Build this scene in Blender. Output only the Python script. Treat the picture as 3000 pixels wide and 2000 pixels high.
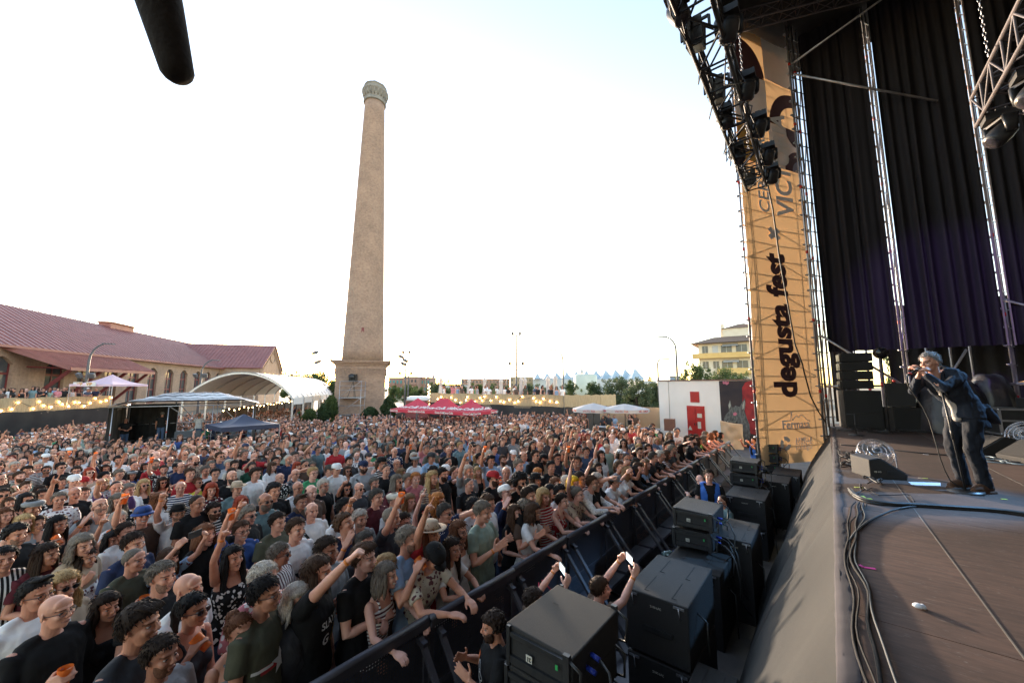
import bpy, bmesh, math, random
import numpy as np
from mathutils import Vector, Matrix, Euler, noise
D2R = math.radians
for o in list(bpy.data.objects): bpy.data.objects.remove(o)
S = bpy.context.scene
COL = S.collection
# ------------------------------------------------------------------ camera
cam = bpy.data.cameras.new('camera'); camo = bpy.data.objects.new('camera', cam); COL.objects.link(camo)
CAMH = 3.3
camo.location = (0, 0, CAMH)
camo.rotation_euler = (math.pi/2 + math.atan(103/870.), 0, D2R(39.27))
cam.sensor_width = 36; cam.lens = 870/2352*36; cam.clip_start = 0.05; cam.clip_end = 3000
cam.dof.use_dof = False
S.camera = camo
S.render.resolution_x = 1024; S.render.resolution_y = 682
# ------------------------------------------------------------------ world and sun
SUN_EL, SUN_AZ = 7.0, 60.0        # azimuth measured from +Y towards -X (the low sun stands behind the halls)
world = bpy.data.worlds.new('World'); S.world = world; world.use_nodes = True
nt = world.node_tree; nt.nodes.clear()
bg = nt.nodes.new('ShaderNodeBackground'); wo = nt.nodes.new('ShaderNodeOutputWorld')
sk = nt.nodes.new('ShaderNodeTexSky'); sk.sky_type = 'NISHITA'; sk.sun_disc = False
sk.sun_elevation = D2R(SUN_EL); sk.sun_rotation = D2R(-SUN_AZ)
sk.air_density = 1.0; sk.dust_density = .6; sk.ozone_density = 1.0; sk.altitude = 700
bg.inputs['Strength'].default_value = 0.15
wm = nt.nodes.new('ShaderNodeMixRGB'); wm.blend_type = 'MULTIPLY'; wm.inputs[0].default_value = 1; wm.inputs[2].default_value = (1.13,.96,.885,1)
nt.links.new(sk.outputs[0], wm.inputs[1]); nt.links.new(wm.outputs[0], bg.inputs[0]); nt.links.new(bg.outputs[0], wo.inputs[0])
sl = bpy.data.lights.new('sun', 'SUN'); so = bpy.data.objects.new('sun', sl); COL.objects.link(so)
sl.energy = 2.2; sl.angle = D2R(2); sl.color = (1.0, .80, .60)
a = D2R(SUN_AZ); e = D2R(SUN_EL)
sd = Vector((-math.sin(a)*math.cos(e), math.cos(a)*math.cos(e), math.sin(e)))
so.rotation_euler = sd.to_track_quat('Z', 'Y').to_euler(); so.location = (0, 0, 60)
S.view_settings.view_transform = 'Standard'; S.view_settings.look = 'None'
S.view_settings.exposure = 2.72; S.view_settings.gamma = 1
S.render.engine = 'CYCLES'
S.cycles.max_bounces = 6; S.cycles.transparent_max_bounces = 12
# ------------------------------------------------------------------ small helpers
def V(*a): return Vector(a) if a else Vector((0,0,0))
def tag(o, label=None, cat=None, group=None, kind=None):
 if label: o['label'] = label
 if cat: o['category'] = cat
 if group: o['group'] = group
 if kind: o['kind'] = kind
 return o
def empty(name, label, cat, loc=(0,0,0), rz=0, group=None):
 o = bpy.data.objects.new(name, None); COL.objects.link(o)
 o.location = loc; o.rotation_euler = (0,0,rz); o.empty_display_size = .2
 return tag(o, label, cat, group)
class MB:
 """collects shapes and links them as one mesh object"""
 def __init__(s): s.v = []; s.f = []; s.m = []; s.cur = 0; s.sm = []; s.smooth = False
 def add(s, vs, fs, smooth=None):
  n = len(s.v); s.v.extend([tuple(v) for v in vs]); s.f.extend([tuple(i+n for i in f) for f in fs])
  s.m.extend([s.cur]*len(fs)); s.sm.extend([s.smooth if smooth is None else smooth]*len(fs)); return s
 def box(s, c, d, rot=None, M=None):
  x, y, z = d[0]/2, d[1]/2, d[2]/2
  vs = [V(sx*x, sy*y, sz*z) for sx in (-1,1) for sy in (-1,1) for sz in (-1,1)]
  R = Euler(rot).to_matrix() if rot else None
  if R: vs = [R @ v for v in vs]
  vs = [v+V(*c) for v in vs]
  if M: vs = [M @ v for v in vs]
  return s.add(vs, [(0,1,3,2),(4,6,7,5),(0,4,5,1),(2,3,7,6),(0,2,6,4),(1,5,7,3)], False)
 def b2(s, x0, x1, y0, y1, z0, z1): return s.box(((x0+x1)/2,(y0+y1)/2,(z0+z1)/2),(abs(x1-x0),abs(y1-y0),abs(z1-z0)))
 def tube(s, pts, r, n=8, cap=True):
  pts = [V(*p) for p in pts]; k = len(pts)
  rr = r if isinstance(r, (list, tuple)) else [r]*k
  vs = []; fs = []; ref = None
  for i, p in enumerate(pts):
   t = (pts[min(i+1,k-1)]-pts[max(i-1,0)])
   if t.length < 1e-9: t = V(0,0,1)
   t.normalize()
   if ref is None: ref = t.orthogonal().normalized()
   u = ref - t*ref.dot(t)
   if u.length < 1e-6: u = t.orthogonal()
   u.normalize(); w = t.cross(u); ref = u
   for j in range(n):
    a = 2*math.pi*j/n; vs.append(p+(u*math.cos(a)+w*math.sin(a))*rr[i])
  for i in range(k-1):
   for j in range(n): fs.append((i*n+j, i*n+(j+1)%n, (i+1)*n+(j+1)%n, (i+1)*n+j))
  if cap: fs.append(tuple(range(n-1,-1,-1))); fs.append(tuple((k-1)*n+j for j in range(n)))
  return s.add(vs, fs, True)
 def bar(s, a, b, w, h=None):
  """a square bar from a to b"""
  a = V(*a); b = V(*b); h = h or w; t = (b-a); L = t.length; t.normalize()
  up = V(0,0,1) if abs(t.z) < .95 else V(1,0,0)
  u = t.cross(up).normalized(); q = u.cross(t)
  vs = [p+u*(sx*w/2)+q*(sz*h/2) for p in (a,b) for sx in (-1,1) for sz in (-1,1)]
  return s.add(vs, [(0,1,3,2),(4,6,7,5),(0,4,5,1),(2,3,7,6),(0,2,6,4),(1,5,7,3)], False)
 def ell(s, c, r, n=12, rot=None):
  c = V(*c); r = (r,r,r) if not isinstance(r,(tuple,list)) else r
  R = Euler(rot).to_matrix() if rot else Matrix.Identity(3)
  m = max(6, n//2+2); vs = []; fs = []
  for i in range(1,m):
   th = math.pi*i/m
   for j in range(n):
    ph = 2*math.pi*j/n
    vs.append(c+R@V(r[0]*math.sin(th)*math.cos(ph), r[1]*math.sin(th)*math.sin(ph), r[2]*math.cos(th)))
  for i in range(m-2):
   for j in range(n): fs.append((i*n+j,(i+1)*n+j,(i+1)*n+(j+1)%n,i*n+(j+1)%n))
  a = len(vs); vs.append(c+R@V(0,0,r[2])); vs.append(c-R@V(0,0,r[2]))
  for j in range(n): fs.append((a,j,(j+1)%n)); fs.append((a+1,(m-2)*n+(j+1)%n,(m-2)*n+j))
  return s.add(vs, fs, True)
 def loft(s, rings, n=20, cap=True):
  """rings: (centre, rx, ry[, power])"""
  vs = []; fs = []; k = len(rings)
  for rg in rings:
   c, rx, ry = rg[:3]; pw = rg[3] if len(rg) > 3 else 2.
   for j in range(n):
    a = 2*math.pi*j/n; ca, sa = math.cos(a), math.sin(a)
    q = (abs(ca)**pw+abs(sa)**pw)**(-1/pw)
    vs.append((c[0]+rx*ca*q, c[1]+ry*sa*q, c[2]))
  for i in range(k-1):
   for j in range(n): fs.append((i*n+j, i*n+(j+1)%n, (i+1)*n+(j+1)%n, (i+1)*n+j))
  if cap: fs.append(tuple(range(n-1,-1,-1))); fs.append(tuple((k-1)*n+j for j in range(n)))
  return s.add(vs, fs, True)
 def prism(s, poly, z0, z1):
  """poly (x,y) extruded along z"""
  n = len(poly); vs = [(p[0],p[1],z0) for p in poly]+[(p[0],p[1],z1) for p in poly]
  return s.add(vs, [tuple(range(n-1,-1,-1)), tuple(range(n,2*n))]+[(i,(i+1)%n,n+(i+1)%n,n+i) for i in range(n)], False)
 def quad(s, a, b, c, d): return s.add([a,b,c,d], [(0,1,2,3)], False)
 def transform(s, M, start=0):
  s.v[start:] = [tuple(M @ V(*v)) for v in s.v[start:]]; return s
 def mesh(s, name, mats):
  me = bpy.data.meshes.new(name); me.from_pydata(s.v, [], s.f)
  for m in (mats if isinstance(mats,(list,tuple)) else [mats]): me.materials.append(m)
  if s.f:
   me.polygons.foreach_set('material_index', s.m); me.polygons.foreach_set('use_smooth', s.sm)
  me.update(); return me
 def build(s, name, mats, parent=None, bevel=0, loc=None):
  o = bpy.data.objects.new(name, s.mesh(name, mats)); COL.objects.link(o)
  if parent is not None: o.parent = parent
  if loc is not None: o.location = loc
  if bevel:
   b = o.modifiers.new('bevel','BEVEL'); b.width = bevel; b.segments = 2; b.limit_method = 'ANGLE'; b.angle_limit = D2R(40)
  return o
def copy_tree(o, parent=None):
 c = o.copy(); COL.objects.link(c)
 if parent is not None: c.parent = parent
 for ch in list(o.children): copy_tree(ch, c)
 return c
def text_mb(body, size, depth=.004, bold=0, font=None, xs=1.):
 """lettering as mesh: centred, in the XZ plane, reading along +X"""
 cu = bpy.data.curves.new('t','FONT'); cu.body = body; cu.size = size; cu.extrude = depth; cu.offset = bold
 cu.align_x = 'CENTER'; cu.align_y = 'CENTER'; cu.resolution_u = 3
 o = bpy.data.objects.new('t', cu); COL.objects.link(o)
 me = bpy.data.meshes.new_from_object(o.evaluated_get(bpy.context.evaluated_depsgraph_get()))
 mb = MB(); mb.add([(v.co.x*xs, -v.co.z, v.co.y) for v in me.vertices], [tuple(p.vertices) for p in me.polygons], False)
 bpy.data.objects.remove(o); bpy.data.curves.remove(cu); bpy.data.meshes.remove(me)
 return mb
# ------------------------------------------------------------------ materials
MATS = {}
def new_mat(name):
 m = bpy.data.materials.new(name); m.use_nodes = True; n = m.node_tree.nodes; l = m.node_tree.links
 return m, n, l, n['Principled BSDF']
def noisy(name, col, col2=None, scale=8, rough=.7, metal=0, bump=.0, bscale=None, detail=4, stretch=None, coord='Object', spec=.5, trans=0):
 """a base colour broken up by noise, with optional bump"""
 if name in MATS: return MATS[name]
 m, n, l, p = new_mat(name)
 tc = n.new('ShaderNodeTexCoord'); mp = n.new('ShaderNodeMapping'); nz = n.new('ShaderNodeTexNoise'); mx = n.new('ShaderNodeMixRGB')
 l.new(tc.outputs[coord], mp.inputs[0]); l.new(mp.outputs[0], nz.inputs['Vector'])
 if stretch: mp.inputs['Scale'].default_value = stretch
 nz.inputs['Scale'].default_value = scale; nz.inputs['Detail'].default_value = detail
 col2 = col2 or tuple(c*.72 for c in col)
 mx.inputs[1].default_value = (*col,1); mx.inputs[2].default_value = (*col2,1)
 cr = n.new('ShaderNodeValToRGB'); cr.color_ramp.elements[0].position = .35; cr.color_ramp.elements[1].position = .65
 l.new(nz.outputs[0], cr.inputs[0]); l.new(cr.outputs[0], mx.inputs[0]); l.new(mx.outputs[0], p.inputs['Base Color'])
 p.inputs['Roughness'].default_value = rough; p.inputs['Metallic'].default_value = metal
 p.inputs['Specular IOR Level'].default_value = spec
 if bump:
  b = n.new('ShaderNodeBump'); b.inputs['Strength'].default_value = bump; b.inputs['Distance'].default_value = .02
  n2 = n.new('ShaderNodeTexNoise'); n2.inputs['Scale'].default_value = bscale or scale*4; n2.inputs['Detail'].default_value = 5
  l.new(mp.outputs[0], n2.inputs['Vector']); l.new(n2.outputs[0], b.inputs['Height']); l.new(b.outputs[0], p.inputs['Normal'])
 if trans:   # thin cloth lets light through
  t = n.new('ShaderNodeBsdfTranslucent'); ms = n.new('ShaderNodeMixShader'); ms.inputs[0].default_value = trans
  l.new(mx.outputs[0], t.inputs[0]); l.new(p.outputs[0], ms.inputs[1]); l.new(t.outputs[0], ms.inputs[2])
  l.new(ms.outputs[0], n['Material Output'].inputs[0])
 MATS[name] = m; return m
def emis(name, col, st):
 if name in MATS: return MATS[name]
 m, n, l, p = new_mat(name); p.inputs['Base Color'].default_value = (*col,1)
 p.inputs['Emission Color'].default_value = (*col,1); p.inputs['Emission Strength'].default_value = st
 MATS[name] = m; return m
def brick_mat(name, c1, c2, mortar, scale=1., rough=.85):
 if name in MATS: return MATS[name]
 m, n, l, p = new_mat(name)
 geo = n.new('ShaderNodeNewGeometry'); sp = n.new('ShaderNodeSeparateXYZ'); cb = n.new('ShaderNodeCombineXYZ'); ad = n.new('ShaderNodeMath')
 tc = n.new('ShaderNodeTexCoord'); l.new(tc.outputs['Object'], sp.inputs[0])
 l.new(sp.outputs[0], ad.inputs[0]); l.new(sp.outputs[1], ad.inputs[1]); l.new(ad.outputs[0], cb.inputs[0]); l.new(sp.outputs[2], cb.inputs[1])
 bt = n.new('ShaderNodeTexBrick'); bt.inputs['Scale'].default_value = scale
 bt.inputs['Brick Width'].default_value = .26; bt.inputs['Row Height'].default_value = .075; bt.inputs['Mortar Size'].default_value = .01
 bt.inputs['Color1'].default_value = (*c1,1); bt.inputs['Color2'].default_value = (*c2,1); bt.inputs['Mortar'].default_value = (*mortar,1)
 l.new(cb.outputs[0], bt.inputs['Vector'])
 nz = n.new('ShaderNodeTexNoise'); nz.inputs['Scale'].default_value = .55; nz.inputs['Detail'].default_value = 6; l.new(tc.outputs['Object'], nz.inputs['Vector'])
 nz2 = n.new('ShaderNodeTexNoise'); nz2.inputs['Scale'].default_value = 4.; nz2.inputs['Detail'].default_value = 3; l.new(tc.outputs['Object'], nz2.inputs['Vector'])
 hs = n.new('ShaderNodeMixRGB'); hs.blend_type = 'MULTIPLY'; hs.inputs[0].default_value = .8
 cr = n.new('ShaderNodeValToRGB'); cr.color_ramp.elements[0].position = .3; cr.color_ramp.elements[0].color = (.72,.70,.70,1); cr.color_ramp.elements[1].position = .7; cr.color_ramp.elements[1].color = (1.08,1.04,1,1)
 l.new(nz.outputs[0], cr.inputs[0]); l.new(bt.outputs[0], hs.inputs[1]); l.new(cr.outputs[0], hs.inputs[2])
 h2 = n.new('ShaderNodeMixRGB'); h2.blend_type = 'OVERLAY'; h2.inputs[0].default_value = .35; l.new(hs.outputs[0], h2.inputs[1]); l.new(nz2.outputs[0], h2.inputs[2])
 l.new(h2.outputs[0], p.inputs['Base Color']); p.inputs['Roughness'].default_value = rough
 b = n.new('ShaderNodeBump'); b.inputs['Strength'].default_value = .3; b.inputs['Distance'].default_value = .01; l.new(bt.outputs['Fac'], b.inputs['Height']); b.invert = True
 l.new(b.outputs[0], p.inputs['Normal']); MATS[name] = m; return m
def ground_z(x):
 """the yard falls away gently from the stage"""
 d = min(max(-x-3., 0), 36.)
 return -.040*d
# ================================================================== people
def obj_color_mat(name, kind):
 m, n, l, p = new_mat(name)
 oi = n.new('ShaderNodeObjectInfo'); tc = n.new('ShaderNodeTexCoord')
 mx = n.new('ShaderNodeMixRGB'); mx.blend_type = 'MULTIPLY'; mx.inputs[0].default_value = 1
 nz = n.new('ShaderNodeTexNoise'); nz.inputs['Detail'].default_value = 4
 cr = n.new('ShaderNodeValToRGB'); l.new(nz.outputs[0], cr.inputs[0])
 l.new(oi.outputs['Color'], mx.inputs[1]); l.new(cr.outputs[0], mx.inputs[2])
 out = mx.outputs[0]
 if kind == 'skin':
  nz.inputs['Scale'].default_value = 14; l.new(tc.outputs['Object'], nz.inputs['Vector'])
  cr.color_ramp.elements[0].position = .3; cr.color_ramp.elements[0].color = (.86,.78,.76,1); cr.color_ramp.elements[1].position = .7; cr.color_ramp.elements[1].color = (1.05,1,.98,1)
  at = n.new('ShaderNodeAttribute'); at.attribute_name = 'feat'; m2 = n.new('ShaderNodeMixRGB')
  l.new(at.outputs['Alpha'], m2.inputs[0]); l.new(out, m2.inputs[1]); l.new(at.outputs['Color'], m2.inputs[2])
  l.new(m2.outputs[0], p.inputs['Base Color']); p.inputs['Roughness'].default_value = .55
  bp = n.new('ShaderNodeBump'); bp.inputs['Strength'].default_value = .25; bp.inputs['Distance'].default_value = .003; n3 = n.new('ShaderNodeTexNoise'); n3.inputs['Scale'].default_value = 90; l.new(tc.outputs['Object'],n3.inputs['Vector']); l.new(n3.outputs[0],bp.inputs['Height']); l.new(bp.outputs[0],p.inputs['Normal'])
  p.inputs['Subsurface Weight'].default_value = .12; p.inputs['Subsurface Radius'].default_value = (.02,.008,.004)
  p.subsurface_method = 'BURLEY' if hasattr(p,'subsurface_method') else None
  return m
 if kind == 'hair':
  mp = n.new('ShaderNodeMapping'); mp.inputs['Scale'].default_value = (60,60,9); l.new(tc.outputs['Object'], mp.inputs[0]); l.new(mp.outputs[0], nz.inputs['Vector'])
  nz.inputs['Scale'].default_value = 3
  cr.color_ramp.elements[0].position = .3; cr.color_ramp.elements[0].color = (.45,.43,.42,1); cr.color_ramp.elements[1].position = .7; cr.color_ramp.elements[1].color = (1.45,1.4,1.35,1)
  b = n.new('ShaderNodeBump'); b.inputs['Strength'].default_value = .7; b.inputs['Distance'].default_value = .006; l.new(nz.outputs[0], b.inputs['Height']); l.new(b.outputs[0], p.inputs['Normal'])
  l.new(out, p.inputs['Base Color']); p.inputs['Roughness'].default_value = .72; p.inputs['Specular IOR Level'].default_value = .22; return m
 # cloth: plain or with a printed pattern
 nz.inputs['Scale'].default_value = 9; l.new(tc.outputs['Object'], nz.inputs['Vector'])
 cr.color_ramp.elements[0].position = .3; cr.color_ramp.elements[0].color = (.8,.8,.8,1); cr.color_ramp.elements[1].position = .7; cr.color_ramp.elements[1].color = (1.08,1.08,1.08,1)
 p.inputs['Roughness'].default_value = .85; p.inputs['Specular IOR Level'].default_value = .25
 b = n.new('ShaderNodeBump'); b.inputs['Strength'].default_value = .5; b.inputs['Distance'].default_value = .02
 w = n.new('ShaderNodeTexNoise'); w.inputs['Scale'].default_value = 6; w.inputs['Detail'].default_value = 3; w.inputs['Distortion'].default_value = 1.5
 l.new(tc.outputs['Object'], w.inputs['Vector']); l.new(w.outputs[0], b.inputs['Height']); l.new(b.outputs[0], p.inputs['Normal'])
 fac = None; c2 = (.75,.72,.68)
 if kind in ('floral','dots','camo'):
  vo = n.new('ShaderNodeTexVoronoi'); vo.inputs['Scale'].default_value = {'floral':22,'dots':30,'camo':11}[kind]; l.new(tc.outputs['Object'], vo.inputs['Vector'])
  if kind == 'floral':
   ns = n.new('ShaderNodeTexNoise'); ns.inputs['Scale'].default_value = 30; l.new(tc.outputs['Object'], ns.inputs['Vector']); ad = n.new('ShaderNodeMath'); l.new(vo.outputs['Distance'], ad.inputs[0]); l.new(ns.outputs[0], ad.inputs[1]); src = ad.outputs[0]; th = .86
  else: src = vo.outputs['Distance']; th = .2 if kind == 'dots' else .45
  q = n.new('ShaderNodeMath'); q.operation = 'LESS_THAN'; q.inputs[1].default_value = th; l.new(src, q.inputs[0]); fac = q.outputs[0]
 if kind in ('striped','vstriped','checked'):
  wv = n.new('ShaderNodeTexWave'); wv.inputs['Scale'].default_value = 9 if kind != 'checked' else 8; wv.bands_direction = 'Z' if kind == 'striped' else 'Y'
  l.new(tc.outputs['Object'], wv.inputs['Vector']); q = n.new('ShaderNodeMath'); q.operation = 'GREATER_THAN'; q.inputs[1].default_value = .62; l.new(wv.outputs['Fac'], q.inputs[0]); fac = q.outputs[0]
  if kind == 'checked':
   w2 = n.new('ShaderNodeTexWave'); w2.inputs['Scale'].default_value = 8; w2.bands_direction = 'Z'; l.new(tc.outputs['Object'], w2.inputs['Vector'])
   q2 = n.new('ShaderNodeMath'); q2.operation = 'GREATER_THAN'; q2.inputs[1].default_value = .62; l.new(w2.outputs['Fac'], q2.inputs[0])
   ad = n.new('ShaderNodeMath'); ad.operation = 'MAXIMUM'; l.new(fac, ad.inputs[0]); l.new(q2.outputs[0], ad.inputs[1]); fac = ad.outputs[0]
 if fac:
  m2 = n.new('ShaderNodeMixRGB'); m2.inputs[2].default_value = (*c2,1); l.new(fac, m2.inputs[0])
  if kind in ('checked','camo'): m2.inputs[2].default_value = (.05,.055,.075,1)
  if kind == 'floral_dark': pass
  l.new(out, m2.inputs[1]); out = m2.outputs[0]
  # light cloth gets a dark pattern: compare luminance
  lum = n.new('ShaderNodeRGBToBW'); l.new(oi.outputs['Color'], lum.inputs[0]); g = n.new('ShaderNodeMath'); g.operation = 'GREATER_THAN'; g.inputs[1].default_value = .3; l.new(lum.outputs[0], g.inputs[0])
  m3 = n.new('ShaderNodeMixRGB'); m3.inputs[1].default_value = m2.inputs[2].default_value; m3.inputs[2].default_value = (.13,.05,.06,1); l.new(g.outputs[0], m3.inputs[0]); l.new(m3.outputs[0], m2.inputs[2])
 l.new(out, p.inputs['Base Color'])
 return m
SKIN = obj_color_mat('skin','skin'); HAIR = obj_color_mat('hair','hair')
CLOTH = {k: obj_color_mat('cloth_'+k, k) for k in ('plain','floral','dots','camo','striped','vstriped','checked')}
M_GLASS = noisy('dark_lens',(.012,.012,.015),(.02,.02,.02),5,.12); M_FRAME = noisy('spectacle_frame',(.03,.025,.02),(.02,.02,.02),5,.3)
M_BAND = noisy('orange_band',(.7,.22,.03),(.6,.18,.03),20,.6)
def remesh(mb, vox, smooth=2, it=.5):
 me = mb.mesh('tmp', []); o = bpy.data.objects.new('tmp', me); COL.objects.link(o)
 r = o.modifiers.new('r','REMESH'); r.mode = 'VOXEL'; r.voxel_size = vox; r.adaptivity = 0
 if smooth:
  s = o.modifiers.new('s','SMOOTH'); s.iterations = smooth; s.factor = it
 e = o.evaluated_get(bpy.context.evaluated_depsgraph_get()); m = e.to_mesh()
 nv = len(m.vertices); co = np.empty(nv*3, 'f'); m.vertices.foreach_get('co', co)
 fs = [tuple(p.vertices) for p in m.polygons]
 e.to_mesh_clear(); bpy.data.objects.remove(o); bpy.data.meshes.remove(me)
 return co.reshape(-1,3).astype('d'), fs
def make_mesh(name, co, fs, mats, feat=None):
 me = bpy.data.meshes.new(name); me.from_pydata([tuple(c) for c in co], [], fs)
 for m in (mats if isinstance(mats,(list,tuple)) else [mats]): me.materials.append(m)
 me.polygons.foreach_set('use_smooth', [True]*len(fs))
 if feat is not None:
  at = me.color_attributes.new('feat','FLOAT_COLOR','POINT'); at.data.foreach_set('color', np.asarray(feat,'f').ravel())
 me.update(); return me
def join(parts):
 """parts: (co, faces, feat)"""
 vs = []; fs = []; ft = []; n = 0
 for co, f, t in parts:
  vs.append(co); fs += [tuple(i+n for i in q) for q in f]; n += len(co)
  ft.append(t if t is not None else np.zeros((len(co),4)))
 return np.vstack(vs), fs, np.vstack(ft)
def head_geo(female=False, mouth='closed', vox=.0052):
 w = .94 if female else 1.
 g = MB()
 g.ell((-.016,0,.028),(.098,.077*w,.088),20); g.ell((.02,0,-.028),(.072,.062*w,.086),20)
 op = .016 if mouth == 'open' else (.0 if mouth == 'closed' else .0)
 g.ell((.028,0,-.076-op*.6),(.055,.050*w,.042 if not female else .038),16)
 g.ell((.066,0,-.094-op),(.022,.022*w,.019),12)
 g.ell((.070,0,.026),(.022,.052*w,.019 if not female else .014),14); g.ell((.050,0,.052),(.034,.060*w,.045),14)
 g.tube([(.086,0,.022),(.098,0,.0),(.113,0,-.024),(.106,0,-.033)],[.008,.009,.0125 if not female else .011,.010],10)
 for s in (-1,1):
  g.ell((.100,s*.011,-.031),(.012,.008,.008),10)
  g.ell((.060,s*.037*w,-.024),(.032,.024,.026),12)
  g.ell((-.012,s*.080*w,-.008),(.017,.007,.030),12,(0,.2,s*.25))
 g.ell((.089,0,-.057),(.013,.026,.0065),12); g.ell((.087,0,-.070-op),(.013,.022,.0075),12)
 g.tube([(-.02,0,-.04),(-.03,0,-.12),(-.055,0,-.22)],[.060*w,.054*w if not female else .046,.060*w if not female else .05],16)
 co, fs = remesh(g, vox, 2, .5)
 x, y, z = co.T
 ft = np.zeros((len(co),4))
 def ga(c, s): return np.exp(-(((x-c[0])/s[0])**2+((y-c[1])/s[1])**2+((z-c[2])/s[2])**2))
 for s in (-1,1):
  k = ga((.088,s*.031,.0),(.03,.017,.010)); co[:,0] -= .012*k
  sh = ga((.085,s*.031,.0),(.03,.022,.012)); 
  e = (np.abs(y-s*.032) < .021)&(np.abs(z-(.0215-.12*(np.abs(y-s*.032)))) < .0045)&(x > .05)
  ft[e] = (.05,.032,.02,.75)
 if mouth == 'open':
  k = ga((.095,0,-.068),(.03,.020,.010)); co[:,0] -= .022*k; ft[k > .45] = (.07,.02,.018,.95)
  lp = (np.abs(y) < .026)&(x > .07)&(np.abs(z+.068) < .024)&(k <= .45)&(k > .12); ft[lp] = (.33,.12,.10,.6)
 elif mouth == 'smile':
  lp = (np.abs(y) < .029)&(x > .07)&(np.abs(z+.064-abs(y)*.18) < .0055); ft[lp] = (.62,.56,.50,.9)
  lp = (np.abs(y) < .032)&(x > .07)&(np.abs(z+.064-abs(y)*.18) < .011)&(ft[:,3] == 0); ft[lp] = (.36,.13,.11,.7)
 else:
  lp = (np.abs(y) < .025)&(x > .07)&(np.abs(z+.0635) < .010); ft[lp] = (.40,.17,.14,.65)
  lp = (np.abs(y) < .026)&(x > .07)&(np.abs(z+.0635) < .0025); ft[lp] = (.12,.04,.04,.85)
 no = (np.abs(y) < .016)&(x > .095)&(z < -.034)&(z > -.045); ft[no] = (.16,.06,.05,.6)
 eyes = MB()
 for s in (-1,1): eyes.ell((.0735,s*.031,.001),(.0122,.0130,.0075),14)
 ec = np.array(eyes.v); ef = np.zeros((len(ec),4)); ef[:] = (.36,.32,.29,1)
 for s in (-1,1):
  ir = (np.hypot(ec[:,1]-s*.031, ec[:,2]-.001) < .0068); ef[ir] = (.03,.02,.015,1)
  up = (ec[:,2] > .0048); ef[up] = (.22,.12,.09,.8)
 return join([(co,fs,ft),(ec,eyes.f,ef)])
def hand_geo(g, wr, d, pn, kind, side, sc=1.):
 """adds palm and five fingers to g. wr wrist, d hand direction, pn palm normal (the way the palm faces)"""
 d = V(*d).normalized(); pn = V(*pn); pn = (pn-d*pn.dot(d)).normalized(); w = d.cross(pn)*side   # w: towards thumb
 wr = V(*wr)
 for k in (-.026,-.009,.009,.026):
  g.tube([wr+d*.005+w*(k*.6), wr+d*.05*sc+w*k, wr+d*.092*sc+w*(k*1.08)],[.014*sc,.0155*sc,.0125*sc],8)
 curl = {'relax':(.35,.5,.4),'fist':(1.35,1.6,1.0),'open':(.03,.08,.05),'point':(1.35,1.6,1.0),'grip':(.75,.85,.6),'horn':(1.35,1.6,1.),'two':(1.35,1.6,1.)}[kind]
 L = [.042,.026,.020]
 for i, k in enumerate((.029,.010,-.010,-.029)):      # index .. little
  cu = list(curl); ln = [(.95,1.05,.98,.78)[i]*q*sc for q in L]
  if kind == 'point' and i == 0: cu = [.05,.05,.05]
  if kind == 'horn' and i in (0,3): cu = [.05,.05,.05]
  if kind == 'two' and i in (0,1): cu = [.03,.05,.05]
  spread = (k*4.2 if kind == 'open' else k*1.2)
  dd = (d + w*spread).normalized(); ax = dd.cross(pn).normalized(); p = wr+d*.090*sc+w*k*1.05; pts = [p]; a = 0
  for q, c in zip(ln, cu):
   a += c*(1+.12*math.sin(i*2.1)); v = dd*math.cos(a)+pn*math.sin(a); p = p+v*q; pts.append(p)
  g.tube([wr+d*.07*sc+w*k]+pts,[.009*sc,.0098*sc,.0092*sc,.0086*sc,.0068*sc],7)
 tb = wr+d*.022*sc+w*.026*sc
 if kind in ('open',): ds = [(d*.55+w*.85+pn*.1), (d*.8+w*.55), (d*.95+w*.3)]
 elif kind in ('grip',): ds = [(d*.55+w*.7+pn*.5), (d*.7+w*.1+pn*.8), (d*.5-w*.2+pn*.9)]
 elif kind in ('fist','point','horn','two'): ds = [(d*.7+w*.5+pn*.45), (d*.7-w*.35+pn*.75), (d*.2-w*.9+pn*.5)]
 else: ds = [(d*.75+w*.6+pn*.2), (d*.9+w*.25+pn*.3), (d*.95+w*.05+pn*.35)]
 pts = [tb]; p = tb
 for q, v in zip((.04,.032,.024), ds): p = p+v.normalized()*q*sc; pts.append(p)
 g.tube([wr+d*.012]+pts,[.015*sc,.0145*sc,.0115*sc,.0105*sc,.008*sc],7)
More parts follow.
